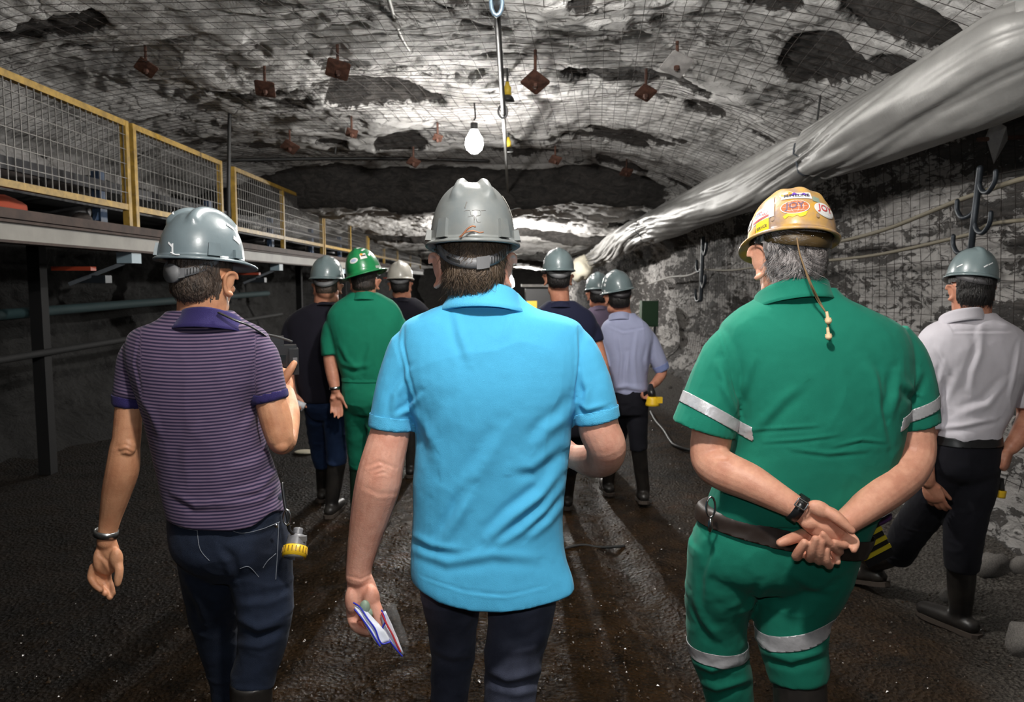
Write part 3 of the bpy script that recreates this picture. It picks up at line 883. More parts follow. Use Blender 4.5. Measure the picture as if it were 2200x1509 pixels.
g = Geo(); g.box((XG - 0.45, 14.5, Z_DECK - 0.02), (1.0, 27, 0.04)); g.box((XG + 0.045, 14.5, (Z_DECK + Z_BT) / 2 + 0.01), (0.02, 27, Z_DECK - Z_BT - 0.03)); obj('deck_plate', g.mesh('deck_plate', False), M_DECK, root)
for k, yy in enumerate(np.arange(2.24, 26, 4.0)):
    g = Geo(); g.box((XG - 0.02, yy, Z_BB - 0.05), (0.12, 0.16, 0.085)); g.box((XG + 0.02, yy - 0.05, Z_BB - 0.02), (0.02, 0.03, 0.08)); g.box((XG + 0.02, yy + 0.06, Z_BB - 0.02), (0.02, 0.03, 0.08))
    obj('bracket', g.mesh('bracket', False), M_LBLUE, root)
    g = Geo(); g.beam((XG - 0.05, yy - 0.02, Z_BB - 0.09), (XG - 0.4, yy - 0.2, Z_BB - 0.26), 0.05, 0.03); g.box((XG - 0.25, yy - 0.1, Z_BB - 0.22), (0.22, 0.1, 0.06))
    obj('idler_arm', g.mesh('idler_arm', False), M_HOOK, root)
    g = Geo(); g.beam((XG - 0.82, yy + 0.1, Z_DECK - 0.04), (XG - 0.82, yy + 0.1, 0.0), 0.10, 0.10, up=(0, 1, 0)); obj('column', g.mesh('column', False), M_BELT, root)
    g = Geo(); g.box((XG - 0.30, yy - 0.30, Z_BB - 0.14), (0.3, 0.08, 0.03)); obj('red_stop', g.mesh('red_stop', False), mat('red_orange_paint', (0.36, 0.05, 0.02), 0.5), root)
# railing panels
YP = [1.05, 3.65, 6.28, 8.25, 8.62]
def rail_panel(y0, y1, label, infill, extra_mid=None, group='yellow railing panels along the walkway'):
    root = empty('railing_panel', (XG, y0, Z_DECK), label, 'railing', group)
    w = 0.045
    for yy in (y0 + 0.03, y1 - 0.03):
        g = Geo(); g.box((XG, yy, (Z_DECK + Z_TOP) / 2 - 0.01), (0.05, 0.05, Z_TOP - Z_DECK + 0.02)); obj('post', g.mesh('post', False), M_YRAIL, root)
    for zz in (Z_TOP - 0.02, Z_MID):
        g = Geo(); g.beam((XG, y0, zz), (XG, y1, zz), w, w); obj('rail', g.mesh('rail', False), M_YRAIL, root)
    for yy in (extra_mid or ()):
        g = Geo(); g.box((XG, yy, (Z_DECK + Z_TOP) / 2), (0.05, 0.05, Z_TOP - Z_DECK)); obj('post', g.mesh('post', False), M_YRAIL, root)
    if infill:
        g = Geo(); n = int((y1 - y0) / 0.075)
        for k in range(1, n): 
            yy = y0 + (y1 - y0) * k / n
            g.beam((XG + 0.012, yy, Z_MID), (XG + 0.012, yy, Z_TOP), 0.006, 0.006, up=(0, 1, 0))
        for k in range(1, 6):
            zz = Z_MID + (Z_TOP - Z_MID) * k / 6
            g.beam((XG + 0.018, y0, zz), (XG + 0.018, y1, zz), 0.005, 0.005)
        tag(obj('wire_infill', g.mesh('wire_infill', False), mat('galvanised_wire', (0.20, 0.19, 0.18), 0.5, 0.5), root), None, None, None, 'stuff')
rail_panel(1.6, 3.62, 'yellow railing panel nearest the camera, cut by the left frame edge', True)
rail_panel(3.66, 6.24, 'yellow railing panel with wire infill, second from the left edge', True)
rail_panel(6.30, 8.26, 'yellow railing panel with wire infill, right of the double post', True)
rail_panel(8.62, 12.75, 'long yellow railing panel beyond the hanging cable', True, (10.5,))
rail_panel(12.82, 16.9, 'far yellow railing panel above the grey helmet', True, (15.0,))
rail_panel(16.98, 21.5, 'very far yellow railing panel above the green helmet', True, (19.2,))
rail_panel(21.6, 27.5, 'farthest yellow railing panel above the white helmet', True, (24.5,))
# conveyor behind the railing
root = empty('belt_conveyor', (-3.85, 6.0, 1.9), 'dark belt conveyor with blue frames running behind the railing', 'conveyor')
yy = np.linspace(1, 28, 60)
R = []
for y in yy:
    R.append([(-3.55, y, 2.33), (-3.66, y, 2.27), (-3.9, y, 2.22), (-4.15, y, 2.27), (-4.28, y, 2.36), (-4.28, y, 2.34), (-4.15, y, 2.25), (-3.9, y, 2.20), (-3.66, y, 2.25), (-3.55, y, 2.31)])
g = Geo(); g.rings(R); obj('belt', g.mesh('belt'), M_BELT, root)
for k, y in enumerate((4.35, 6.75, 9.2, 11.6, 14.0, 16.4, 18.8, 21.2)):
    g = Geo(); g.box((-3.50, y, 2.28), (0.07, 0.11, 0.52)); g.beam((-3.50, y - 0.14, 2.04), (-3.50, y + 0.02, 2.26), 0.05, 0.03, up=(1, 0, 0)); g.box((-3.50, y - 0.02, 2.06), (0.10, 0.30, 0.03))
    obj('frame', g.mesh('frame', False), M_BLUE, root)
    g = Geo(); g.tube([(-3.6, y, 2.20), (-4.2, y, 2.20)], 0.05, 10, cap='flat'); obj('idler_roller', g.mesh('idler_roller'), M_STEEL, root)
g = Geo(); g.box((-3.46, 14.5, 2.42), (0.03, 27, 0.09)); g.box((-3.46, 14.5, 2.24), (0.03, 27, 0.03)); obj('side_rail', g.mesh('side_rail', False), mat('dark_side_rail', (0.035, 0.035, 0.04), 0.6, 0.3), root)
# lumps of rock lying on the deck and on the belt
spots = [(-3.92, 4.05, 2.36, 0.24), (-3.85, 4.55, 2.34, 0.2), (-4.0, 6.35, 2.36, 0.22), (-3.9, 6.9, 2.34, 0.2), (-3.32, 4.55, 2.08, 0.10), (-3.3, 4.8, 2.07, 0.08), (-3.28, 6.05, 2.07, 0.07), (-3.95, 5.3, 2.34, 0.16), (-3.9, 9.4, 2.34, 0.2)]
labs = ['big dark lump on the belt behind the first blue frame', 'brownish lump on the belt just past the first blue frame', 'grey lump on the belt left of the double yellow post', 'rounded lump on the belt behind the double yellow post', 'small grey rock on the deck under the lower rail', 'smaller rock on the deck beside the grey one', 'pale flat rock on the deck by the double post', 'dark lump on the belt between the first two frames', 'lump on the belt beyond the hanging cable']
M_LUMP = mat('rock_lump', (0.085, 0.07, 0.065), 0.85, 0, var=0.5, var_scale=9, bump=0.5, bump_scale=20)
for (x, y, z, r), lab in zip(spots, labs):
    g = Geo(); g.ball((x, y, z), (r, r * 1.25, r * 0.75), n=18, m=12); me = g.mesh('rock'); co = get_co(me); no = get_no(me)
    set_co(me, co + no * (r * 0.35 * fbm(co * 1.6 / r * 0.5, 3, int(y * 10)))[:, None])
    tag(obj('rock', me, M_LUMP), lab, 'rock', 'rocks on the conveyor')
g = Geo()
g.ball((-3.3, 5.05, 2.09), (0.10, 0.34, 0.07), n=16, m=10); me = g.mesh('orange_rag'); co = get_co(me); no = get_no(me); set_co(me, co + no * (0.03 * fbm(co * 14, 3, 4))[:, None])
tag(obj('orange_rag', me, mat('orange_red_cloth', (0.42, 0.06, 0.02), 0.8)), 'crumpled orange red cloth lying on the deck under the railing', 'cloth')
# teal pipe low on the dark left rib
cable('teal_pipe', [(-3.9, 2.4, 1.32), (-3.92, 5.0, 1.33), (-3.95, 8.0, 1.36), (-4.0, 13, 1.4)], 0.045, mat('teal_paint', (0.007, 0.03, 0.034), 0.8), 'dull teal pipe running low along the dark left side', 'pipe')
cable('return_pipe', [(-3.75, 2.2, 1.0), (-3.75, 6, 1.02), (-3.78, 13, 1.05)], 0.03, M_BELT, 'thin dark pipe below the teal pipe on the dark left side', 'pipe')
# hose and stone on the floor
zf = lambda x, y: float(floor_z(np.array([x]), np.array([y]))[0])
pts = []
for px, py in ((1398, 892), (1408, 912), (1425, 935), (1440, 958), (1450, 968), (1480, 978), (1520, 982)):
    Yv = 1.6 * F / (py - 605); p = P(px, py, Yv); pts.append((p.x, p.y, zf(p.x, p.y) + 0.02))
cable('floor_hose', pts, 0.016, M_CABLE, 'black hose lying on the wet floor right of the striding man', 'hose')
pts = []
for px, py in ((1215, 1192), (1250, 1188), (1290, 1187), (1340, 1184)):
    Yv = 1.6 * F / (py - 605); p = P(px, py, Yv); pts.append((p.x, p.y, zf(p.x, p.y) + 0.004))
cable('floor_rod', pts, 0.009, M_CABLE, 'dark thin rod lying across the wet floor beside the blue shirt', 'rod')
p = P(655, 978, 1.6 * F / (978 - 605)); g = Geo(); g.ball((p.x, p.y, 0.012), (0.10, 0.07, 0.022), n=14, m=8)
tag(obj('pale_stone', g.mesh('pale_stone'), mat('pale_stone', (0.85, 0.78, 0.62), 0.6)), 'pale cream flat stone on the floor left of the blue jeans', 'stone')
# scattered stones along the right rib
M_STONE = mat('grey_stone', (0.20, 0.185, 0.17), 0.9, 0, var=0.5, var_scale=14, bump=0.5)
proto = None
for k in range(44):
    y = 2.6 * (14 / 2.6) ** RNG.random(); x = 2.15 + 0.5 * RNG.random() ** 0.7
    r = 0.025 + 0.07 * RNG.random() ** 3
    if proto is None:
        g = Geo(); g.ball((0, 0, 0), (1, 1.2, 0.7), n=9, m=6); me = g.mesh('stone'); co = get_co(me); no = get_no(me); set_co(me, co + no * (0.4 * fbm(co * 1.3, 2, 4))[:, None]); proto = me; proto.materials.append(M_STONE)
    o = bpy.data.objects.new('stone', proto); COL.objects.link(o)
    o.location = (x, y, zf(x, y) + r * 0.3); o.scale = (r, r, r); o.rotation_euler = (RNG.random(), RNG.random(), RNG.random() * 6)
    tag(o, 'small grey rib stone lying along the foot of the right wall', 'stone', 'stones along the foot of the right wall')
# ================================================================== PEOPLE
def skin_mat(name, col, col2):
    return mat(name, col, 0.48, 0, var=0.2, var_scale=22, bump=0.10, bump_scale=230, sss=0.12, col2=col2, spec=0.4)
M_SKIN = skin_mat('skin_ruddy', (0.80, 0.42, 0.31), (0.66, 0.30, 0.21))
M_SKIN_TAN = skin_mat('skin_tan', (0.66, 0.33, 0.185), (0.53, 0.235, 0.125))
M_SKIN_WARM = skin_mat('skin_warm', (0.76, 0.39, 0.265), (0.62, 0.28, 0.185))
M_SKIN_FAR = skin_mat('skin_far', (0.58, 0.27, 0.175), (0.46, 0.19, 0.12))
def fabric(name, col, var=0.12, bump=0.10, sheen=0.12, rough=0.85, sc=900, col2=None):
    return mat(name, col, rough, 0, var=var, var_scale=5, bump=bump, bump_scale=sc, spec=0.2, sheen=sheen, col2=col2)
M_BLACKBOOT = mat('rubber_boot', (0.014, 0.013, 0.013), 0.42, 0, var=0.5, var_scale=9, col2=(0.035, 0.03, 0.026))
M_SOLE = mat('muddy_sole', (0.06, 0.045, 0.035), 0.85)
M_STRAP = mat('grey_plastic', (0.16, 0.16, 0.165), 0.5)
M_SLOT = mat('dark_slot', (0.015, 0.015, 0.015), 0.7)
M_REFLECT = mat('reflective_strip', (0.95, 0.96, 0.97), 0.25, 0.0, spec=1.0)
M_TAPE = mat('silver_tape', (0.62, 0.61, 0.63), 0.35, 0.25, var=0.2, var_scale=18, bump=0.15, bump_scale=70)
M_SHINY = mat('polished_steel', (0.55, 0.55, 0.55), 0.25, 1.0)
M_BLACKPL = mat('black_plastic', (0.012, 0.012, 0.013), 0.35)

def hair_mat(name, c1, c2):
    m = mat(name, c1, 0.5, 0, var_scale=95, bump=0.7, bump_scale=190, col2=c2, stretch=(1, 1, 0.25), spec=0.5)
    return m
M_HAIR_BROWN = hair_mat('hair_brown', (0.125, 0.082, 0.05), (0.045, 0.03, 0.02))
M_HAIR_DARK = hair_mat('hair_dark', (0.045, 0.032, 0.026), (0.014, 0.010, 0.008))
M_HAIR_GREY = hair_mat('hair_grey', (0.46, 0.42, 0.41), (0.10, 0.085, 0.08))
M_HAIR_SHORT = hair_mat('hair_short_brown', (0.10, 0.068, 0.05), (0.03, 0.021, 0.016))
M_HAIR_BLACK = hair_mat('hair_black', (0.016, 0.013, 0.012), (0.006, 0.005, 0.005))

def head_frame(x, y, Y, yaw, pitch, roll=0.0, s=1.0):
    return Matrix.Translation(P(x, y, Y)) @ Matrix.Rotation(math.radians(yaw), 4, 'Z') @ Matrix.Rotation(math.radians(-pitch), 4, 'X') @ Matrix.Rotation(math.radians(roll), 4, 'Y') @ Matrix.Scale(s, 4)

def add_head(g, M, ear=1.0):
    R = np.array(M.to_3x3()); T = np.array(M.translation)
    h = Geo()
    h.ball((0, -0.008, 0.030), (0.077, 0.097, 0.095), n=28, m=18)      # cranium
    h.ball((0, -0.045, -0.020), (0.062, 0.058, 0.065), n=20, m=14)     # occiput
    h.ball((0, 0.030, -0.040), (0.062, 0.066, 0.080), n=24, m=16)      # face
    h.ball((0, 0.052, -0.100), (0.036, 0.034, 0.026), n=16, m=10)      # chin
    for sx in (-1, 1):
        h.ball((sx * 0.048, 0.012, -0.078), (0.018, 0.042, 0.030), n=14, m=10)     # jaw angle
        h.ball((sx * 0.036, 0.070, -0.028), (0.026, 0.020, 0.018), n=12, m=8)      # cheekbone
        h.ball((sx * 0.030, 0.080, 0.020), (0.026, 0.014, 0.010), n=12, m=8)       # brow
        h.ball((sx * 0.031, 0.079, 0.000), (0.0125, 0.0125, 0.010), n=10, m=8)     # lidded eye
        E = Matrix.Rotation(sx * -0.55, 3, 'Z') @ Matrix.Rotation(sx * 0.12, 3, 'Y') @ Matrix.Rotation(-0.18, 3, 'X')
        c = Vector((sx * 0.083, -0.008, -0.012))
        loop = [(0.0, 0.010, -0.030), (0.0, -0.006, -0.026), (0.0, -0.017, -0.006), (0.0, -0.020, 0.014), (0.0, -0.010, 0.028), (0.0, 0.008, 0.030), (0.0, 0.017, 0.018)]
        pts = [c + E @ (Vector(p) * ear + Vector((sx * 0.009, 0, 0))) for p in loop]
        h.tube(pts, [0.0075, 0.0065, 0.0055, 0.0055, 0.0055, 0.005, 0.005], 8)
        h.ball(c + E @ Vector((sx * 0.002, -0.002, 0.002)), (0.0065, 0.018 * ear, 0.029 * ear), M=E, n=12, m=8)   # concha
        h.ball(c + E @ Vector((sx * 0.005, 0.008, -0.031)), (0.0055, 0.009, 0.011), M=E, n=10, m=8)               # lobe
    h.tube([(0, 0.088, 0.012), (0, 0.100, -0.012), (0, 0.112, -0.034)], [0.009, 0.011, 0.014], 10)   # nose
    for sx in (-1, 1): h.ball((sx * 0.012, 0.100, -0.037), (0.009, 0.011, 0.008), n=10, m=6)
    h.ball((0, 0.092, -0.063), (0.024, 0.010, 0.0055), n=12, m=8)
    h.ball((0, 0.090, -0.075), (0.021, 0.011, 0.0065), n=12, m=8)
    v = np.array(h.v) @ R.T + T
    g.add(v, h.f)

def hairline_std(lx, ly, lz, nape=-0.085, side=-0.005, temple=0.04):
    """True where hair grows: behind the ears and above the nape"""
    back = sstep(0.025, -0.03, ly)
    line = side + (nape - side) * back ** 1.2 * (1 - 0.25 * np.clip(np.abs(lx) / 0.07, 0, 1) ** 3)
    return lz > line, lz - line
def make_hair(me, M, m, parent, thick=0.006, nape=-0.085, side=-0.005, strands=2500, slen=0.03, wave=0.0, ragged=0.008, seed=3, front=0.03):
    co = get_co(me)
    Mi = np.array(M.inverted())
    lc = co @ Mi[:3, :3].T + Mi[:3, 3]
    rg = ragged * fbm(lc * 60, 2, seed)
    ok, above = hairline_std(lc[:, 0], lc[:, 1], lc[:, 2] + rg, nape, side)
    rr = np.sqrt((lc[:, 0] / 0.088) ** 2 + ((lc[:, 1] + 0.005) / 0.112) ** 2 + ((lc[:, 2] - 0.02) / 0.125) ** 2)
    ear = (np.abs(lc[:, 0]) > 0.0705 - 0.06 * np.clip(-lc[:, 2] - 0.02, 0, 1)) & (lc[:, 2] < 0.026) & (lc[:, 2] > -0.075) & (lc[:, 1] > -0.05)
    ok &= (rr < 1.12) & (lc[:, 1] < front) & (lc[:, 2] < 0.10) & (~ear)
    bm = bmesh.new(); bm.from_mesh(me)
    bm.verts.ensure_lookup_table()
    bmesh.ops.delete(bm, geom=[v for v in bm.verts if not ok[v.index]], context='VERTS')
    bm.normal_update()
    hco = np.array([v.co[:] for v in bm.verts]); hno = np.array([v.normal[:] for v in bm.verts])
    if len(hco) == 0:
        bm.free(); return None
    hl = hco @ Mi[:3, :3].T + Mi[:3, 3]
    _, ab = hairline_std(hl[:, 0], hl[:, 1], hl[:, 2], nape, side)
    th = thick * sstep(-0.004, 0.028, ab) + 0.0008
    th *= 1 + 0.35 * fbm(hl * np.array([70, 70, 22]), 3, seed) + wave * fbm(hl * np.array([26, 26, 20]), 2, seed + 2)
    for v, c, n, t in zip(bm.verts, hco, hno, th): v.co = Vector(c + n * t)
    out = bpy.data.meshes.new('hair'); bm.to_mesh(out); bm.free()
    fv = [tuple(p.vertices) for p in out.polygons]; hv = get_co(out).copy()
    bpy.data.meshes.remove(out)
    g = Geo(); g.add(hv, fv)
    # strands combed down and inwards
    rng = np.random.default_rng(seed)
    dn = np.array(M.to_3x3() @ Vector((0, 0, -1)))
    if strands:
        for i in rng.integers(0, len(hv), strands):
            p = hv[i]; n = hno[i]
            d = dn - n * (dn @ n); L = np.linalg.norm(d)
            if L < 0.15 or (abs(hl[i, 0]) > 0.062 and hl[i, 2] < 0.05): continue
            d /= L
            s = np.cross(d, n)
            sw = (rng.normal() * 0.35 + wave * 1.6 * math.sin(hl[i, 0] * 70 + hl[i, 2] * 40))
            ln = slen * (0.6 + 0.7 * rng.random())
            w = 0.0007 + 0.0005 * rng.random()
            pts = [p + n * 0.0008, p + d * ln * 0.4 + s * sw * ln * 0.3 + n * (0.0022 + wave * 0.004), p + d * ln * 0.75 + s * sw * ln * 0.75 + n * 0.002, p + d * ln + s * sw * ln * 1.15 + n * (0.0008 + wave * 0.006 * rng.random())]
            o = len(g.v)
            for k, q in enumerate(pts):
                ww = w * (1, 1, 0.8, 0.15)[k]
                g.v.append(tuple(q - s * ww)); g.v.append(tuple(q + s * ww))
            for k in range(3): g.f.append((o + 2 * k, o + 2 * k + 1, o + 2 * k + 3, o + 2 * k + 2))
    return obj('hair', g.mesh('hair'), m, parent)

# ---------------------------------------------------------------- torso, limbs, hands, boots
def sections(g, secs, Y, hd=0.12, n=36, p=2.4, sub=4, lean=0.0):
    """secs: (y, x_left, x_right[, half depth[, dY]]) silhouette of a garment in frame pixels at place depth Y"""
    rows = []
    for s in secs:
        y, xl, xr = s[:3]; d = s[3] if len(s) > 3 else hd; dy = s[4] if len(s) > 4 else 0.0
        a = P(xl, y, Y + dy); b = P(xr, y, Y + dy); c = (a + b) / 2
        rows.append((c.x, c.y, c.z, (b - a).length / 2, d))
    q = catmull(rows, sub)
    a = np.linspace(0, 2 * PI, n, endpoint=False)
    ca, sa = np.cos(a), np.sin(a)
    e = 2 / p
    X = np.sign(ca) * np.abs(ca) ** e; Yy = np.sign(sa) * np.abs(sa) ** e
    R = []
    for cx, cy, cz, hw, d in q:
        R.append(np.stack([cx + hw * X, cy + max(d, 0.01) * Yy, np.full(n, cz)], 1))
    g.rings(R)
def limb(g, pts, n=16, cap='flat', flat=(1, 1), up=None, sub=5, grow=0.0):
    """pts: (x, y, Y, half width in px)"""
    c = [P(x, y, Y) for x, y, Y, r in pts]
    r = [r * Y / F * 1.0 + grow for x, y, Y, r in pts]
    g.tube(c, r, n, flat=flat, up=up, cap=cap, sub=sub)
    return c
def hand(g, W, D, N, T, curl=(0.35, 0.5, 0.35), s=1.0, thumb=(0.55, 0.8, 0.2), spread=0.06, curls=None):
    W = Vector(W); D = Vector(D).normalized(); N = Vector(N); N = (N - D * N.dot(D)).normalized()
    T = Vector(T); T = (T - D * T.dot(D) - N * T.dot(N)).normalized()
    pal = [W - D * 0.02 * s, W + D * 0.012 * s, W + D * 0.045 * s, W + D * 0.078 * s, W + D * 0.092 * s]
    g.tube(pal, [0.027 * s, 0.030 * s, 0.040 * s, 0.042 * s, 0.036 * s], 16, flat=(1, 0.40), up=N, sub=3)
    g.ball(W + D * 0.036 * s + T * 0.020 * s + N * 0.010 * s, (0.019 * s, 0.024 * s, 0.017 * s), n=12, m=8)
    g.ball(W + D * 0.045 * s - T * 0.022 * s + N * 0.006 * s, (0.016 * s, 0.026 * s, 0.014 * s), n=12, m=8)
    for i in range(4):
        cu = curls[i] if curls else curl
        base = W + D * (0.088 - 0.0035 * abs(i - 1) - (0.004 if i == 3 else 0)) * s + T * (0.030 - 0.0205 * i) * s
        L = [l * (0.95, 1.05, 1.0, 0.8)[i] * s for l in (0.044, 0.027, 0.022)]
        fan = T * (1.5 - i) * spread
        p = base; pts = [p - D * 0.015 * s, p]; a = 0.0
        for k in range(3):
            a += cu[k] * (1 + 0.06 * i)
            p = p + (D * math.cos(a) + N * math.sin(a) + fan * max(0, 1 - a)).normalized() * L[k]
            pts.append(p)
        r = (0.0092, 0.0095, 0.0088, 0.0082, 0.007)
        g.tube(pts, [x * s * (1, 1.03, 1, 0.88)[i] for x in r], 10, sub=3)
    a, b, c = thumb
    d1 = (T * a + D * b + N * c).normalized(); d2 = (d1 * 0.8 + D * 0.45 + N * 0.10).normalized()
    p0 = W + D * 0.018 * s + T * 0.018 * s + N * 0.006 * s
    p1 = p0 + d1 * 0.046 * s; p2 = p1 + d2 * 0.034 * s; p3 = p2 + d2 * 0.026 * s
    g.tube([p0, p1, p2, p3], [0.014 * s, 0.0125 * s, 0.0105 * s, 0.0085 * s], 10, sub=3)

def boot(ax, ay, az, toe_deg, top, r_top=0.058, pitch=0.0, parent=None, vox=0.007, m=None, L=0.27):
    """rubber boot: ankle over (ax, ay), sole height az, toes towards toe_deg (0 = +Y), shaft rising to point top"""
    t = Vector((-math.sin(math.radians(toe_deg)), math.cos(math.radians(toe_deg)), 0))
    side = Vector((t.y, -t.x, 0))
    fw = (t * math.cos(pitch) - Vector((0, 0, 1)) * math.sin(pitch)); upv = (Vector((0, 0, 1)) * math.cos(pitch) + t * math.sin(pitch))
    A = Vector((ax, ay, az))
    g = Geo()
    top = Vector(top)
    ank = A + upv * 0.10
    g.tube([top, top.lerp(ank, 0.45), ank, A + upv * 0.055], [r_top, r_top * 0.94, 0.047, 0.045], 16, cap='flat', flat=(1, 1))
    g.tube([A - fw * 0.055 + upv * 0.045, A + fw * 0.0 + upv * 0.05, A + fw * 0.09 + upv * 0.045, A + fw * (L - 0.09) + upv * 0.038], [0.040, 0.045, 0.046, 0.040], 14, flat=(1, 0.85), up=upv)
    b = obj('boot', remesh(g, vox, 3, name='boot'), m or M_BLACKBOOT, parent)
    g = Geo(); prof = []
    for k, w in ((-0.098, 0.018), (-0.08, 0.036), (-0.03, 0.041), (0.04, 0.036), (0.11, 0.045), (0.16, 0.042), (L - 0.065, 0.02)):
        prof.append((k, w))
    outl = [(k, w) for k, w in prof] + [(k, -w) for k, w in reversed(prof)]
    g.rings([np.array([A + fw * k + side * w + upv * h for k, w in outl]) for h in (0.0, 0.022)])
    obj('sole', g.mesh('sole', False), M_SOLE, b)
    return b

# ---------------------------------------------------------------- hard hats
class Hat:
    def __init__(self, label, M, m, style='cap', a=0.110, b=0.136, H=0.150, flange=0.010, visor=0.040, group='hard hats on heads', name='hard_hat', inner=None, ridge=0.011):
        self.M = M; self.a, self.b, self.H = a, b, H; self.style = style; self.ridge = ridge
        self.root = empty(name, tuple(M.translation), label, 'hard hat', group)
        n, mrows = 72, 26
        U = np.linspace(0, 2 * PI, n, endpoint=False)
        R = []
        ft = np.maximum(0, -np.cos(U))      # 1 at the front
        def rim(off, z, vis):
            w = off + vis * ft ** 2.2 + (0.012 * np.maximum(0, np.cos(U)) ** 2 if style == 'brim' else 0)
            return np.stack([(a + w * (1 if style != 'brim' else 1)) * np.sin(U), -(b + w) * np.cos(U), np.full(n, z) - 0.012 * ft ** 2 * (vis > 0)], 1)
        R.append(rim(-0.006, 0.030, 0)); R.append(rim(-0.005, -0.004, 0)); R.append(rim(flange * 0.6, -0.010, visor)); R.append(rim(flange, -0.009, visor)); R.append(rim(flange, -0.004, visor)); R.append(rim(flange * 0.7, -0.001, visor * 0.9)); R.append(rim(0.002, 0.003, 0.0))
        for k in range(mrows + 1):
            t = k / mrows * 0.995
            R.append(self.local(U, np.full(n, t)))
        self.n = n
        V = [self.tw(r) for r in R]
        g = Geo(); g.rings(V, cap=True)
        # drop the bottom cap so that the shell stays hollow
        g.f.pop(-2)
        self.shell = obj('shell', g.mesh('shell'), m, self.root)
        # inner dome
        g = Geo(); g.rings([self.tw(self.local(U, np.full(n, k / 8 * 0.98)) * np.array([0.945, 0.955, 0.95])) for k in range(9)], cap=True); g.f.pop(-2)
        obj('liner', g.mesh('liner'), inner or M_STRAP, self.root)
    def tw(self, p):
        Mn = np.array(self.M)
        return p @ Mn[:3, :3].T + Mn[:3, 3]
    def local(self, U, t, off=0.0):
        ph = t * PI / 2
        rr = np.cos(ph) ** 0.86; zz = np.sin(ph) ** 0.97
        p = np.stack([self.a * rr * np.sin(U), -self.b * rr * np.cos(U), self.H * zz], 1)
        nrm = p / np.array([self.a, self.b, self.H]) ** 2; nrm /= np.linalg.norm(nrm, axis=1)[:, None] + 1e-9
        hh = p[:, 2] / self.H
        if self.style == 'vgard':
            bmp = np.exp(-((np.abs(p[:, 0]) - 0.025 - 0.058 * np.clip(1 - hh, 0, 1)) / 0.0105) ** 4) * sstep(0.60, 0.72, hh) - 0.35 * np.exp(-(p[:, 0] / 0.02) ** 2) * sstep(0.8, 0.95, hh)
        elif self.style == 'comb':
            bmp = np.exp(-(p[:, 0] / 0.012) ** 2) * sstep(0.55, 0.85, hh) * 0.7 + 0.7 * np.exp(-((np.abs(p[:, 0]) - 0.045) / 0.010) ** 2) * sstep(0.6, 0.8, hh)
        else:
            bmp = np.exp(-(p[:, 0] / 0.016) ** 4) * sstep(0.45, 0.9, hh) * 0.6
        return p + nrm * (off + self.ridge * bmp)[:, None] if not np.isscalar(off) else p + nrm * (off + self.ridge * bmp)[:, None]
    def patch(self, name, u, t, uvs, faces, m, off=0.0015, parent=None, rot=0.0):
        """flat print laid on the shell: uvs in metres about (azimuth u, height t); 0 azimuth = back, + = wearer's right"""
        uvs = np.array(uvs, float)
        c, s = math.cos(rot), math.sin(rot)
        x = uvs[:, 0] * c - uvs[:, 1] * s; y = uvs[:, 0] * s + uvs[:, 1] * c
        t0 = t + y / (self.H * 1.45)
        rr = np.cos(np.clip(t0, 0, 0.97) * PI / 2) ** 0.86
        rad = math.cos(t * PI / 2) ** 0.86 * (self.a * 0.5 + self.b * 0.5)
        U = u + x / max(rad, 0.03)
        v = self.tw(self.local(U, np.clip(t0, 0, 0.97), off))
        return obj(name, mesh_from(name, v, faces, True), m, parent or self.root)
    def rect(self, name, u, t, w, h, m, off=0.0015, parent=None, rot=0.0, nx=8, ny=5, skew=0.0):
        uv = [((i / nx - 0.5) * w + (j / ny - 0.5) * skew, (j / ny - 0.5) * h) for j in range(ny + 1) for i in range(nx + 1)]
        f = [(j * (nx + 1) + i, j * (nx + 1) + i + 1, (j + 1) * (nx + 1) + i + 1, (j + 1) * (nx + 1) + i) for j in range(ny) for i in range(nx)]
        return self.patch(name, u, t, uv, f, m, off, parent, rot)
    def oval(self, name, u, t, w, h, m, off=0.0015, parent=None, rot=0.0, r0=0.0, n=28, k=4):
        uv = []; f = []
        for j in range(k + 1):
            r = r0 + (1 - r0) * j / k
            for i in range(n):
                a = 2 * PI * i / n; uv.append((r * w / 2 * math.cos(a), r * h / 2 * math.sin(a)))
        for j in range(k):
            for i in range(n):
                i2 = (i + 1) % n; f.append((j * n + i, (j + 1) * n + i, (j + 1) * n + i2, j * n + i2))
        return self.patch(name, u, t, uv, f, m, off, parent, rot)
    def text(self, s, u, t, size, m, off=0.003, parent=None, rot=0.0, wide=1.0, name='lettering'):
        cu = bpy.data.curves.new('t', 'FONT'); cu.body = s; cu.size = size; cu.align_x = 'CENTER'; cu.align_y = 'CENTER'; cu.resolution_u = 3; cu.offset = size * 0.02
        o = bpy.data.objects.new('t', cu); COL.objects.link(o)
        dg = bpy.context.evaluated_depsgraph_get()
        me = bpy.data.meshes.new_from_object(o.evaluated_get(dg))
        uv = [(v.co.x * wide, v.co.y) for v in me.vertices]; f = [tuple(p.vertices) for p in me.polygons]
        bpy.data.objects.remove(o, do_unlink=True); bpy.data.curves.remove(cu); bpy.data.meshes.remove(me)
        return self.patch(name, u, t, uv, f, m, off, parent, rot) if f else None
    def strips(self, lst, m=None):
        for u, t, w, h, rot in lst: self.rect('reflective_strip', u, t, w, h, m or M_REFLECT, 0.002, None, rot, 4, 3)
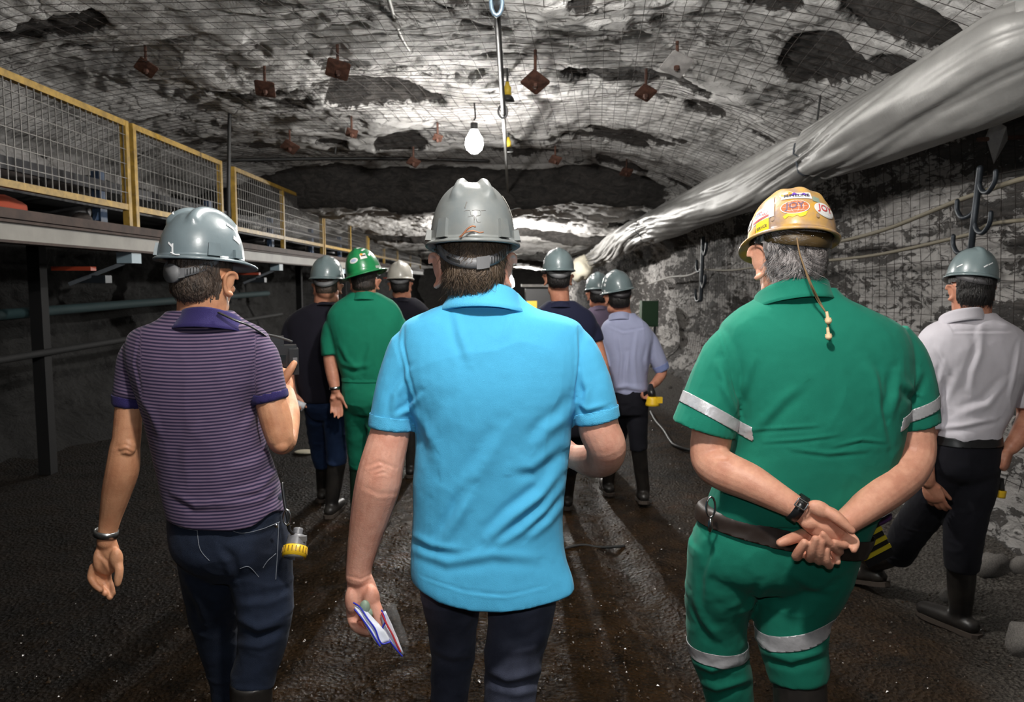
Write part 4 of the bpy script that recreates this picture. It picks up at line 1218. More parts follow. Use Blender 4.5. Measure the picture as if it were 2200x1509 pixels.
    def lug(self, u, w=0.03, h=0.036, d=0.012):
        U = np.array([u - w / 0.12 / 2, u + w / 0.12 / 2, u + w / 0.12 / 2 * 0.85, u - w / 0.12 / 2 * 0.85]); 
        g = Geo()
        tt = np.array([0.015, 0.015, 0.015 + h / 0.2, 0.015 + h / 0.2])
        inn = self.tw(self.local(U, tt, -0.002)); out = self.tw(self.local(U, tt, d * np.array([1, 1, 0.75, 0.75])))
        g.add(list(inn) + list(out), [(4, 5, 6, 7), (0, 4, 7, 3), (1, 2, 6, 5), (3, 7, 6, 2), (0, 1, 5, 4)])
        return obj('lug', g.mesh('lug', False), self.shell.data.materials[0], self.root)
    def nape(self, drop=0.055, h=0.020, span=1.35, ax=0.084, by=0.108, m=None, slots=True, yoff=-0.004):
        n = 40; g = Geo(); R = []
        for k in range(n + 1):
            u = (k / n * 2 - 1) * span
            z = -drop * math.cos(u / span * PI / 2) ** 0.8 + 0.0
            c = np.array([ax * math.sin(u), -by * math.cos(u) + yoff, z]); nr = np.array([math.sin(u), -math.cos(u), 0.0])
            hh = h / 2
            R.append(self.tw(np.array([c - nr * 0.001 + (0, 0, -hh), c + nr * 0.003 + (0, 0, -hh), c + nr * 0.004, c + nr * 0.003 + (0, 0, hh), c - nr * 0.001 + (0, 0, hh)])))
        g.rings(R)
        o = obj('nape_strap', g.mesh('nape_strap'), m or M_STRAP, self.root)
        def bit(u0, u1, z0, z1, mm, name, off):
            v = []
            for i in range(5):
                u = u0 + (u1 - u0) * i / 4
                z = -drop * math.cos(u / span * PI / 2) ** 0.8
                c = np.array([ax * math.sin(u), -by * math.cos(u) + yoff, z]); nr = np.array([math.sin(u), -math.cos(u), 0.0])
                v += [c + nr * off + (0, 0, z0), c + nr * off + (0, 0, z1)]
                v += [c + nr * (off - 0.004) + (0, 0, z0), c + nr * (off - 0.004) + (0, 0, z1)]
            gg = Geo(); gg.add(self.tw(np.array(v)), [q for i in range(4) for q in ((4 * i, 4 * i + 4, 4 * i + 5, 4 * i + 1), (4 * i + 1, 4 * i + 5, 4 * i + 7, 4 * i + 3), (4 * i, 4 * i + 2, 4 * i + 6, 4 * i + 4))] + [(0, 1, 3, 2), (16, 18, 19, 17)])
            return obj(name, gg.mesh(name, False), mm, o)
        if slots:
            for k in range(7): bit(0.48 + 0.085 * k, 0.505 + 0.085 * k, -h * 0.32, h * 0.32, M_SLOT, 'slot', 0.0052)
            bit(-0.75, -0.35, -h * 0.12, h * 0.12, M_SLOT, 'slot', 0.0052)
            bit(0.08, 0.42, -h * 0.60, h * 0.56, m or M_STRAP, 'clasp', 0.007)
        return o
    def knob(self, drop=0.055, by=0.112, r=0.019, m=None):
        c0 = self.tw(np.array([[0, -by + 0.004, -drop], [0, -by - 0.012, -drop]]))
        g = Geo(); g.tube([Vector(c0[0]), Vector(c0[1])], r, 18, cap='flat', sub=1)
        return obj('ratchet_knob', g.mesh('ratchet_knob'), m or M_STRAP, self.root)

def hat_frame(HM, dy=-0.004, dz=0.058, pitch=0.0, roll=0.0, s=1.0):
    return HM @ Matrix.Translation((0, dy, dz)) @ Matrix.Rotation(math.radians(-pitch), 4, 'X') @ Matrix.Rotation(math.radians(roll), 4, 'Y') @ Matrix.Scale(s, 4)

def shell_mat(name, col, col2=None, rough=0.32, var=0.10):
    return mat(name, col, rough, 0, var=var, var_scale=11, bump=0.05, bump_scale=60, coat=0.3, col2=col2)
M_HAT_PALE = shell_mat('hat_pale_blue_grey', (0.165, 0.21, 0.23))
M_HAT_DUSTY = shell_mat('hat_dusty_grey', (0.20, 0.207, 0.198), (0.155, 0.175, 0.18), 0.42)
M_HAT_GREY = shell_mat('hat_slate_grey', (0.155, 0.205, 0.215))
M_HAT_GREEN = shell_mat('hat_green', (0.012, 0.24, 0.075), (0.010, 0.17, 0.055))
M_HAT_WHITE = shell_mat('hat_off_white', (0.62, 0.59, 0.53))

# ---------------------------------------------------------------- collars
def collar(back, a, b, zt, zb, flare, parent, m, name='collar', tilt=0.35, open_front=0.0, n=44, roll=0.0, skew=0.0, thick=0.004):
    """turned-down collar round the neck. back = point on the nape centre line; a, b half width and depth at the top edge"""
    c = Vector(back) + Vector((0, b, 0))
    U = np.linspace(-PI + open_front, PI - open_front, n)
    R = []
    def ringp(da, dz):
        z = dz - tilt * (b - b * np.cos(U)) + roll * np.sin(U) * a
        return np.stack([c.x + (a + da) * np.sin(U), c.y - (b + da * 0.9) * np.cos(U), c.z + z], 1)
    prof = [(-0.004, zb + 0.012), (-0.003, zt - 0.006), (0.002, zt), (0.006, zt - 0.005)]
    for k in np.linspace(0.2, 1, 5): prof.append((0.006 + flare * k ** 1.3, zt - 0.005 + (zb - zt + 0.005) * k))
    prof.append((prof[-1][0] - thick * 0.5, prof[-1][1] - thick * 0.6)); prof.append((prof[-1][0] - thick, prof[-1][1] + thick))
    g = Geo(); g.rings([ringp(p, q) for p, q in prof], cap=False, closed=False)
    # rings run along the profile: cells between neighbours
    me = g.mesh(name)
    co = get_co(me); no = get_no(me)
    set_co(me, co + no * (0.0025 * fbm(co * 14, 2, 5))[:, None])
    return obj(name, me, m, parent)

def wrist_band(c, axis, r, w, t, m, name, parent, flat=(1, 0.8), up=None):
    c = Vector(c); ax = Vector(axis).normalized()
    u = Vector(up if up is not None else (0, 0, 1)); s = ax.cross(u).normalized(); u2 = s.cross(ax)
    a = np.linspace(0, 2 * PI, 28, endpoint=False)
    R = []
    for h, k in ((-w / 2, 0), (-w / 2, t), (w / 2, t), (w / 2, 0)):
        R.append(np.array([c + ax * h + s * ((r * flat[0] + k) * math.cos(x)) + u2 * ((r * flat[1] + k) * math.sin(x)) for x in a]))
    R.append(R[0])
    g = Geo(); g.rings(R, cap=False)
    return obj(name, g.mesh(name), m, parent)

class Person:
    def __init__(self, label, x, y, group='people walking into the mine'):
        self.root = empty('person', (x, y, 0.0), label, 'person', group)
        self.body = Geo(); self.HM = None
    def core(self, neck, pelvis, r=0.045):
        self.body.tube([neck, (Vector(neck) + Vector(pelvis)) / 2, pelvis], [r, r * 1.3, r * 1.2], 12)
    def bodymesh(self, m, vox=0.0035, smooth=2, name='body'):
        me = remesh(self.body, vox, smooth, name=name)
        self.bm = me
        self.bo = obj('body', me, m, self.root)
        return me
    def garment(self, name, g, m, vox, smooth=3, amp=0.004, freq=9, seed=1, fl=(), stretch=(1, 1, 0.6), fine=0.001):
        me = remesh(g, vox, smooth, name=name)
        cloth(me, amp, freq, seed, stretch, fine)
        if fl: folds(me, fl)
        return obj(name, me, m, self.root)
# ------------------------------------------------------------------ 1. middle man, sky blue polo
M_POLO = fabric('sky_blue_pique', (0.085, 0.46, 0.76), 0.06, 0.22, 0.1, 0.9, 700)
M_JEANS = fabric('dark_jeans', (0.085, 0.094, 0.14), 0.5, 0.25, 0.05, 0.85, 500, col2=(0.035, 0.04, 0.065))
Yb = 1.99
p = Person('person in a sky blue polo shirt and dark jeans holding a plastic packet', P(1045, 700, Yb).x, Yb)
HM = head_frame(1016, 569, 2.0, 3, 2, 0, 1.06)
p.HM = HM
add_head(p.body, HM, 1.25)
limb(p.body, [(1020, 575, 2.00, 58), (1030, 625, 2.01, 60), (1042, 680, 2.03, 56)], cap='round', n=20)
p.core(P(1042, 690, 1.99), P(1045, 1150, 2.02))
limb(p.body, [(880, 765, 1.99, 28), (1042, 720, 2.0, 34), (1240, 765, 1.99, 28)], cap='round')
# his left arm hanging (image left), right forearm carried forward (image right)
arm = [(884, 765, 1.98, 32), (858, 840, 1.97, 36), (843, 900, 1.967, 40), (838, 930, 1.965, 43), (820, 1000, 1.955, 48), (812, 1040, 1.955, 50), (800, 1090, 1.965, 46), (783, 1160, 1.975, 36), (772, 1215, 1.98, 29), (770, 1240, 1.98, 28)]
limb(p.body, arm, cap='round', n=20)
p.body.ball(P(822, 1002, 1.925), (0.030, 0.022, 0.030))
s = 1.99 / F
def px3(lst): return [P(*q) for q in lst]
# palm and fingers closed on the packet
p.body.tube(px3([(770, 1235, 1.98), (776, 1262, 1.975), (780, 1292, 1.975), (778, 1318, 1.98)]), [0.033, 0.040, 0.046, 0.040], 16, flat=(1, 0.5), up=(0, -1, 0))
p.body.ball(P(797, 1287, 1.955), (0.024, 0.022, 0.036))
p.body.ball(P(756, 1290, 1.965), (0.019, 0.022, 0.040))
p.body.tube(px3([(800, 1290, 1.955), (812, 1318, 1.94), (815, 1340, 1.932), (811, 1362, 1.93)]), [0.017, 0.0155, 0.0135, 0.010], 12)
for lst, r in (([(752, 1308, 1.975), (756, 1335, 1.965), (768, 1352, 1.945), (790, 1360, 1.93)], 0.0115),
               ([(760, 1315, 1.985), (765, 1343, 1.98), (779, 1358, 1.96), (800, 1363, 1.945)], 0.0118),
               ([(772, 1318, 1.99), (782, 1345, 1.995), (796, 1360, 1.98), (815, 1366, 1.962)], 0.0115),
               ([(786, 1314, 1.99), (798, 1340, 2.0), (812, 1355, 1.99), (828, 1364, 1.975)], 0.011)):
    p.body.tube(px3(lst), [r, r, r * 0.95, r * 0.8], 10)
arm2 = [(1236, 765, 1.98, 32), (1264, 840, 1.965, 38), (1283, 900, 1.96, 43), (1288, 925, 1.96, 45), (1302, 960, 1.97, 44), (1296, 985, 2.02, 40), (1270, 990, 2.09, 36), (1245, 985, 2.15, 29), (1228, 980, 2.18, 26)]
limb(p.body, arm2, cap='round', n=20)
p.body.ball(P(1318, 968, 1.95), (0.026, 0.026, 0.030))
p.body.tube(px3([(1235, 980, 2.17), (1222, 978, 2.2), (1205, 985, 2.22)]), [0.030, 0.040, 0.036], 14, flat=(1, 0.55), up=(0, -1, 0))
for k in range(4):
    p.body.tube(px3([(1214, 962 + 14 * k, 2.2), (1200, 968 + 14 * k, 2.2), (1192, 980 + 12 * k, 2.17)]), 0.011, 10)
p.body.tube(px3([(1228, 960, 2.18), (1214, 948, 2.2), (1200, 946, 2.22)]), [0.014, 0.012, 0.010], 10)
# legs inside the jeans
limb(p.body, [(1000, 1180, 2.02, 30), (970, 1290, 2.08, 26), (972, 1420, 2.14, 20)], cap='round')
limb(p.body, [(1090, 1180, 2.02, 30), (1118, 1300, 2.01, 26), (1105, 1420, 1.985, 20)], cap='round')
bm_ = p.bodymesh(M_SKIN, 0.0034, 2)
# elbow creases
folds(bm_, [([(790, 1002), (815, 993), (848, 1006)], 4.5, -0.0020), ([(800, 1012), (822, 1004), (842, 1014)], 4, -0.0018), ([(806, 1020), (824, 1015), (836, 1020)], 3.5, -0.0015), ([(778, 1046), (815, 1062), (858, 1060)], 5, -0.0009), ([(746, 1238), (775, 1246), (800, 1234)], 2.5, -0.0018), ([(788, 1262), (778, 1292), (772, 1310)], 5, -0.003)])
make_hair(bm_, HM, M_HAIR_BROWN, p.root, 0.008, -0.088, -0.022, 5200, 0.034, 0.35, 0.012, 5)
# shirt
g = Geo()
sections(g, [(628, 975, 1112, 0.070), (650, 955, 1132, 0.080), (668, 915, 1165, 0.092), (690, 872, 1236, 0.105), (716, 858, 1256, 0.118), (760, 853, 1262, 0.132), (820, 862, 1256, 0.142), (880, 884, 1236, 0.142), (915, 891, 1229, 0.138), (950, 893, 1227, 0.135), (1030, 889, 1218, 0.132), (1110, 888, 1210, 0.134), (1180, 884, 1212, 0.142), (1222, 884, 1220, 0.148), (1240, 888, 1222, 0.149)], 1.99, n=44, p=2.5)
limb(g, [(905, 738, 1.985, 50), (882, 765, 1.98, 53), (858, 830, 1.97, 51), (844, 890, 1.965, 48), (840, 921, 1.963, 48)], n=24)
limb(g, [(1210, 735, 1.985, 50), (1240, 768, 1.975, 52), (1264, 830, 1.965, 52), (1278, 880, 1.96, 50), (1283, 906, 1.958, 49)], n=24)
fl = [([(1212, 1000), (1165, 1062), (1100, 1110), (1050, 1160)], 13, 0.010), ([(1214, 1035), (1172, 1095), (1120, 1140), (1075, 1170)], 10, 0.008), ([(1214, 1075), (1180, 1120), (1140, 1155)], 9, 0.006),
      ([(1205, 975), (1150, 1020), (1110, 1022)], 12, -0.006), ([(1015, 1060), (985, 1110), (950, 1168)], 13, 0.009), ([(888, 1150), (930, 1172), (990, 1180)], 9, 0.006), ([(890, 1185), (960, 1205), (1060, 1190), (1150, 1195)], 10, 0.005),
      ([(1242, 862), (1210, 900), (1175, 925), (1150, 960)], 14, 0.007), ([(880, 875), (905, 905), (930, 950)], 13, 0.006), ([(980, 672), (990, 720), (1010, 780)], 10, 0.004), ([(1100, 675), (1080, 730)], 10, 0.003),
      ([(868, 700), (866, 740), (878, 800), (892, 860)], 3.4, -0.003), ([(1243, 704), (1246, 760), (1243, 810), (1236, 860)], 3.4, -0.003),
      ([(880, 800), (850, 850), (845, 890)], 9, 0.006), ([(905, 850), (880, 880), (850, 895)], 7, 0.005), ([(1244, 865), (1262, 880), (1300, 870)], 7, 0.005), ([(1250, 800), (1262, 840), (1256, 880)], 8, 0.005),
      ([(905, 1238), (1000, 1254), (1085, 1258), (1170, 1246)], 2.6, -0.002), ([(960, 880), (930, 940), (940, 1000)], 16, 0.005), ([(1080, 930), (1040, 1000), (1000, 1050)], 18, 0.006)]
shirt = p.garment('polo_shirt', g, M_POLO, 0.0042, 3, 0.0035, 6.5, 11, fl)
# dip the hem at the back centre
co = get_co(shirt.data); px = project(co)
zh = P(1000, 1205, 1.99).z
wgt = sstep(zh + 0.09, zh - 0.06, co[:, 2]) * sstep(0, -0.1, co[:, 1] - 1.99)
cx = (px[:, 0] - 1075) / 150
co[:, 2] -= wgt * 0.030 * np.clip(1 - cx ** 2 * 0.9, -0.6, 1)
co[:, 1] -= wgt * 0.012
flare = wgt * sstep(1150, 1225, px[:, 0])
co[:, 0] += flare * 0.030
set_co(shirt.data, co)
M_POLOC = fabric('sky_blue_rib', (0.095, 0.48, 0.78), 0.05, 0.3, 0.1, 0.9, 500)
collar(P(1040, 630, 1.910), 0.086, 0.088, 0.028, -0.030, 0.036, shirt, M_POLOC, tilt=0.40, roll=-0.06)
for A, B, rr in (((844, 890, 1.965), (840, 921, 1.963), 0.068), ((1276, 878, 1.96), (1283, 906, 1.958), 0.068)):
    a = P(*A); b = P(*B); d = (b - a).normalized()
    band(shirt.data, b, d, -0.034, -0.001, rr, 0.0016, 'cuff', M_POLOC, shirt)
# jeans
g = Geo()
sections(g, [(1130, 905, 1200, 0.115), (1200, 898, 1205, 0.125), (1250, 915, 1190, 0.10), (1280, 955, 1150, 0.06)], 2.03, n=36, p=2.4)
limb(g, [(975, 1190, 2.04, 72), (968, 1262, 2.05, 68), (972, 1330, 2.1, 58), (972, 1420, 2.14, 48), (966, 1500, 2.16, 42), (962, 1560, 2.17, 42)], n=22)
limb(g, [(1116, 1190, 2.03, 84), (1120, 1262, 2.02, 80), (1118, 1330, 2.0, 74), (1105, 1400, 1.985, 66), (1098, 1470, 1.975, 60), (1095, 1560, 1.965, 56), (1094, 1610, 1.96, 54)], n=22)
fl = [([(1190, 1290), (1130, 1320), (1060, 1345)], 13, 0.006), ([(1180, 1360), (1140, 1392), (1060, 1400)], 12, 0.007), ([(1050, 1440), (1090, 1462), (1165, 1440)], 11, 0.009), ([(1160, 1480), (1110, 1490), (1050, 1478)], 9, 0.007), ([(925, 1390), (970, 1412), (1010, 1404)], 10, 0.005)]
jeans = p.garment('jeans', g, M_JEANS, 0.006, 10, 0.004, 8, 5, fl, stretch=(1, 1, 1.6))
zf0 = 0.0
boot(P(962, 1700, 2.2).x, 2.24, 0.0, -3, P(962, 1500, 2.16), 0.054, parent=p.root)
boot(P(1098, 1760, 1.93).x, 1.93, 0.0, 4, P(1095, 1540, 1.965), 0.06, parent=p.root)
# packet in his hand
root = empty('plastic_packet', tuple(P(815, 1340, 1.92)), 'clear plastic packet with blue and red edges in a hand', 'packet')
M_FILM = mat('clear_film', (0.75, 0.78, 0.8), 0.08, 0, alpha=0.05, spec=0.8)
M_PBLUE = mat('packet_blue', (0.03, 0.04, 0.52), 0.3); M_PRED = mat('packet_red', (0.55, 0.05, 0.06), 0.3); M_PWHITE = mat('packet_white', (0.85, 0.88, 0.95), 0.3); M_PGREEN = mat('packet_green', (0.27, 0.36, 0.27), 0.5)
def sheetpx(name, rows, m, parent, wob=0.004, thick=0.0012):
    """rows of (x, y, Y) across; builds a thin crumpled sheet"""
    R = [np.array([tuple(P(*q)) for q in row]) for row in rows]
    nn = len(R[0]); v = np.concatenate([catmull(r, 3) for r in R]).reshape(len(R), -1, 3)
    v = np.stack([catmull(v[:, j], 3) for j in range(v.shape[1])], 1)
    sh = v.shape; fl_ = v.reshape(-1, 3)
    fl_ = fl_ + np.array([0, -1, 0]) * (wob * fbm(fl_ * 60, 2, 3))[:, None]
    n_, m_ = sh[0], sh[1]
    back = fl_ + np.array([0, thick, 0])
    f = []
    for i in range(n_ - 1):
        for j in range(m_ - 1):
            a = i * m_ + j; f.append((a, a + 1, a + m_ + 1, a + m_)); o = n_ * m_
            f.append((o + a, o + a + m_, o + a + m_ + 1, o + a + 1))
    o = n_ * m_
    rim = [j for j in range(m_)] + [i * m_ + m_ - 1 for i in range(1, n_)] + [(n_ - 1) * m_ + j for j in range(m_ - 2, -1, -1)] + [i * m_ for i in range(n_ - 2, 0, -1)]
    for k in range(len(rim)):
        a, b = rim[k], rim[(k + 1) % len(rim)]
        f.append((a, o + a, o + b, b))
    return obj(name, mesh_from(name, list(fl_) + list(back), f), m, parent)
sheetpx('white_sheet', [[(760, 1302, 1.918), (772, 1304, 1.922), (782, 1306, 1.928)], [(780, 1338, 1.907), (798, 1338, 1.91), (812, 1340, 1.915)], [(800, 1370, 1.90), (815, 1364, 1.903), (828, 1358, 1.908)], [(814, 1388, 1.897), (826, 1382, 1.90), (838, 1378, 1.904)]], M_PWHITE, root)
sheetpx('white_sheet', [[(818, 1318, 1.925), (822, 1316, 1.925), (828, 1314, 1.925)], [(824, 1352, 1.92), (834, 1346, 1.92), (842, 1344, 1.92)], [(838, 1378, 1.914), (846, 1374, 1.914), (854, 1372, 1.914)], [(858, 1402, 1.91), (862, 1402, 1.91), (868, 1406, 1.91)]], M_PWHITE, root)
for lst in ([(760, 1296, 1.915), (774, 1306, 1.915), (790, 1330, 1.905), (806, 1352, 1.9), (814, 1374, 1.895), (822, 1384, 1.895), (838, 1380, 1.9)], [(762, 1310, 1.912), (778, 1330, 1.905), (796, 1356, 1.9), (808, 1376, 1.896), (816, 1388, 1.894)], [(820, 1312, 1.918), (828, 1335, 1.915), (822, 1352, 1.912), (838, 1378, 1.908), (850, 1394, 1.905), (864, 1410, 1.903)]):
    g = Geo(); g.tube(px3(lst), 0.0021, 6); obj('blue_edge', g.mesh('blue_edge'), M_PBLUE, root)
g = Geo(); g.tube(px3([(820, 1318, 1.914), (830, 1340, 1.911), (842, 1362, 1.908), (852, 1384, 1.905), (860, 1400, 1.904)]), 0.0026, 6); obj('red_edge', g.mesh('red_edge'), M_PRED, root)
g = Geo(); g.ball(P(784, 1306, 1.932), (0.014, 0.012, 0.020)); g.ball(P(792, 1318, 1.934), (0.012, 0.010, 0.014)); obj('green_plug', g.mesh('green_plug'), M_PGREEN, root)
sheetpx('clear_bag', [[(822, 1302, 1.93), (838, 1298, 1.92), (850, 1300, 1.93)], [(832, 1340, 1.91), (850, 1336, 1.9), (864, 1338, 1.915)], [(850, 1384, 1.9), (864, 1380, 1.89), (878, 1382, 1.9)], [(862, 1408, 1.9), (868, 1406, 1.9), (874, 1402, 1.9)]], M_FILM, root, 0.012)
# his hat
hm = hat_frame(HM, -0.006, 0.051, 1, 0, 0.935)
h = Hat('dusty pale grey hard hat with double top ridge, on the blue polo man', hm, M_HAT_DUSTY, 'vgard', 0.110, 0.140, 0.158, 0.013, 0.035)
h.lug(-0.72); h.lug(0.72); h.lug(-1.45, 0.04, 0.02, 0.016); h.lug(1.45, 0.04, 0.02, 0.016)
h.nape(0.060, 0.026, 1.35, 0.092, 0.112)
M_COPPER = mat('copper_wire', (0.40, 0.17, 0.09), 0.45, 0.6); M_SCR = mat('hat_scratch', (0.17, 0.16, 0.15), 0.6)
def hatline(h, pts, r, m, name, off=0.002):
    pts = np.array(pts, float)
    v = h.tw(h.local(pts[:, 0], np.clip(pts[:, 1], 0, 1), off)); g = Geo(); g.tube([Vector(q) for q in v], r, 5, sub=2); return obj(name, g.mesh(name), m, h.root)
hatline(h, [(-0.23, -0.02), (-0.18, 0.03), (-0.10, 0.07), (-0.02, 0.09), (0.03, 0.085)], 0.0022, M_COPPER, 'copper_wire', 0.016)
hatline(h, [(-0.26, 0.0), (-0.15, 0.035), (0.0, 0.05), (0.10, 0.035), (0.18, 0.04)], 0.0016, M_COPPER, 'copper_wire', 0.016)
hatline(h, [(-0.20, 0.30), (-0.16, 0.37)], 0.0013, M_SCR, 'scratch', 0.0006)
for a in ([(-0.22, 0.265), (-0.08, 0.27), (-0.06, 0.22), (0.02, 0.215), (0.03, 0.17)], [(-0.02, 0.27), (0.16, 0.272), (0.17, 0.22), (0.06, 0.21)], [(0.20, 0.27), (0.30, 0.275)], [(-0.12, 0.20), (0.0, 0.205), (0.02, 0.14)], [(0.06, 0.2), (0.08, 0.15), (0.16, 0.15)]):
    hatline(h, a, 0.0006, M_SCR, 'scratch', 0.0004)
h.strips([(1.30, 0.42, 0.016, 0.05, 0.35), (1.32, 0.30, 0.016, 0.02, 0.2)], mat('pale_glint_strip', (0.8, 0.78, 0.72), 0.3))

# ------------------------------------------------------------------ 2. left man, striped purple polo
def stripe_mat(name, c1, c2):
    m = fabric(name, c1, 0.08, 0.12, 0.1)
    nt = m.node_tree; b = nt.nodes['Principled BSDF']
    at = nt.nodes.new('ShaderNodeAttribute'); at.attribute_name = 'stripe'
    mu = nt.nodes.new('ShaderNodeMath'); mu.operation = 'MULTIPLY'; mu.inputs[1].default_value = 2 * PI / 0.0093
    nt.links.new(at.outputs['Fac'], mu.inputs[0])
    si = nt.nodes.new('ShaderNodeMath'); si.operation = 'SINE'; nt.links.new(mu.outputs[0], si.inputs[0])
    r = nt.nodes.new('ShaderNodeValToRGB')
    mr = nt.nodes.new('ShaderNodeMapRange'); nt.links.new(si.outputs[0], mr.inputs[0]); mr.inputs[1].default_value = -1; mr.inputs[2].default_value = 1
    nt.links.new(mr.outputs[0], r.inputs['Fac'])
    r.color_ramp.elements[0].position = 0.35; r.color_ramp.elements[1].position = 0.65
    r.color_ramp.elements[0].color = (*c1, 1); r.color_ramp.elements[1].color = (*c2, 1)
    nt.links.new(r.outputs['Color'], b.inputs['Base Color'])
    return m
M_STRIPE = stripe_mat('purple_striped_knit', (0.030, 0.024, 0.060), (0.175, 0.120, 0.190))
M_PURPLE = fabric('dark_purple_rib', (0.034, 0.026, 0.115), 0.1, 0.3, 0.1, 0.9, 500)
M_DENIM2 = fabric('blue_black_denim', (0.022, 0.032, 0.060), 0.5, 0.25, 0.05, 0.85, 500, col2=(0.010, 0.014, 0.026))
p = Person('person in a purple striped polo shirt and dark jeans raising a camera', P(450, 700, 2.2).x, 2.2)
HM = head_frame(436, 597, 2.22, -8, 3, 2, 1.0)
add_head(p.body, HM, 1.0)
limb(p.body, [(436, 610, 2.21, 50), (435, 655, 2.21, 51), (430, 710, 2.23, 48)], cap='round', n=20)
p.core(P(430, 720, 2.2), P(480, 1090, 2.22))
limb(p.body, [(300, 775, 2.2, 22), (430, 735, 2.2, 28), (560, 775, 2.2, 22)], cap='round')
limb(p.body, [(300, 770, 2.2, 26), (282, 830, 2.19, 27), (277, 875, 2.185, 28), (272, 940, 2.18, 29), (268, 965, 2.18, 31), (263, 1010, 2.18, 34), (250, 1060, 2.19, 30), (238, 1110, 2.2, 23), (230, 1150, 2.2, 19), (229, 1165, 2.2, 20)], cap='round', n=18)
p.body.ball(P(272, 962, 2.155), (0.026, 0.02, 0.026))
# relaxed hand, palm turned back
p.body.tube(px3([(229, 1160, 2.2), (231, 1180, 2.2), (230, 1205, 2.2), (221, 1222, 2.2)]), [0.027, 0.034, 0.040, 0.030], 16, flat=(1, 0.55), up=(0, -1, 0))
p.body.ball(P(250, 1202, 2.185), (0.019, 0.018, 0.034)); p.body.ball(P(212, 1205, 2.19), (0.015, 0.018, 0.036))
p.body.tube(px3([(252, 1205, 2.185), (256, 1225, 2.175), (254, 1245, 2.17), (253, 1255, 2.168)]), [0.014, 0.0125, 0.0115, 0.009], 10)
for lst, r in (([(200, 1218, 2.19), (195, 1240, 2.185), (203, 1256, 2.175), (216, 1268, 2.17)], 0.0105),
               ([(208, 1222, 2.2), (206, 1245, 2.2), (214, 1264, 2.19), (226, 1276, 2.182)], 0.0112),
               ([(219, 1224, 2.205), (219, 1248, 2.21), (226, 1268, 2.2), (236, 1284, 2.19)], 0.0115),
               ([(230, 1222, 2.205), (232, 1245, 2.215), (238, 1262, 2.208), (242, 1276, 2.2)], 0.011)):
    p.body.tube(px3(lst), [r, r, r * 0.95, r * 0.8], 10)
limb(p.body, [(556, 775, 2.2, 28), (577, 845, 2.19, 32), (592, 900, 2.185, 34), (603, 945, 2.185, 29), (610, 940, 2.25, 29), (618, 890, 2.36, 26), (612, 850, 2.45, 22)], cap='round', n=18)
p.body.ball(P(604, 957, 2.165), (0.023, 0.022, 0.022))
p.body.tube(px3([(612, 855, 2.45), (606, 830, 2.48), (598, 805, 2.5)]), [0.030, 0.040, 0.036], 14, flat=(1, 0.5), up=(0, -1, 0))
p.body.tube(px3([(600, 828, 2.45), (612, 812, 2.43), (624, 794, 2.43), (632, 781, 2.44)]), [0.016, 0.0155, 0.013, 0.0105], 12)
for k in range(4): p.body.tube(px3([(600, 815 - 10 * k, 2.5), (586, 806 - 11 * k, 2.54), (572, 806 - 11 * k, 2.52)]), 0.011, 8)
limb(p.body, [(440, 1110, 2.22, 24), (455, 1300, 2.3, 20), (470, 1390, 2.34, 17)], cap='round')
limb(p.body, [(550, 1110, 2.22, 24), (566, 1300, 2.2, 20), (560, 1390, 2.2, 17)], cap='round')
bm_ = p.bodymesh(M_SKIN_TAN, 0.0034, 2)
folds(bm_, [([(248, 962), (268, 955), (292, 966)], 4, -0.0026), ([(256, 972), (270, 967), (284, 973)], 3, -0.003), ([(215, 1190), (228, 1205), (240, 1225)], 4, -0.003)])
make_hair(bm_, HM, M_HAIR_SHORT, p.root, 0.0042, -0.070, -0.006, 2600, 0.010, 0.05, 0.014, 6)
g = Geo()
sections(g, [(668, 362, 496, 0.068), (688, 338, 520, 0.078), (704, 300, 552, 0.092), (722, 282, 572, 0.105), (760, 276, 580, 0.12), (810, 292, 568, 0.13), (870, 314, 550, 0.13), (940, 332, 562, 0.122), (1000, 345, 582, 0.118), (1050, 354, 596, 0.12), (1088, 364, 607, 0.124), (1102, 368, 610, 0.125)], 2.2, n=44, p=2.5)
limb(g, [(318, 745, 2.2, 40), (297, 775, 2.195, 42), (283, 830, 2.19, 36), (276, 872, 2.187, 31)], n=24)
limb(g, [(535, 745, 2.2, 40), (557, 775, 2.195, 44), (572, 825, 2.19, 39), (581, 860, 2.187, 37)], n=24)
fl = [([(600, 1000), (560, 1050), (480, 1070)], 10, 0.008), ([(605, 1035), (560, 1075), (470, 1085)], 8, 0.007), ([(370, 1060), (420, 1085), (480, 1080)], 8, 0.006), ([(590, 960), (540, 1000), (500, 1010)], 12, 0.006), ([(305, 860), (325, 890), (345, 940)], 9, 0.006), ([(548, 862), (540, 900), (520, 930)], 9, 0.006), ([(300, 720), (290, 780), (305, 850)], 3, -0.0025), ([(562, 720), (545, 780), (548, 850)], 3, -0.0025), ([(250, 840), (275, 850), (300, 862)], 6, 0.003), ([(430, 900), (400, 960), (400, 1020)], 14, 0.004)]
shirt = p.garment('polo_shirt', g, M_STRIPE, 0.0046, 3, 0.0032, 7, 21, fl)
co = get_co(shirt.data); px = project(co)
zh = P(490, 1085, 2.2).z
wgt = sstep(zh + 0.06, zh - 0.03, co[:, 2]) * sstep(0.02, -0.1, co[:, 1] - 2.2)
co[:, 2] -= wgt * (0.016 * np.clip(1 - ((px[:, 0] - 470) / 110) ** 2, -0.5, 1) - 0.03 * sstep(530, 612, px[:, 0]))
set_co(shirt.data, co)
co = get_co(shirt.data); st = co[:, 2].copy() + 0.015 * ((co[:, 0] - P(440, 800, 2.2).x) / 0.2) ** 2 * -1
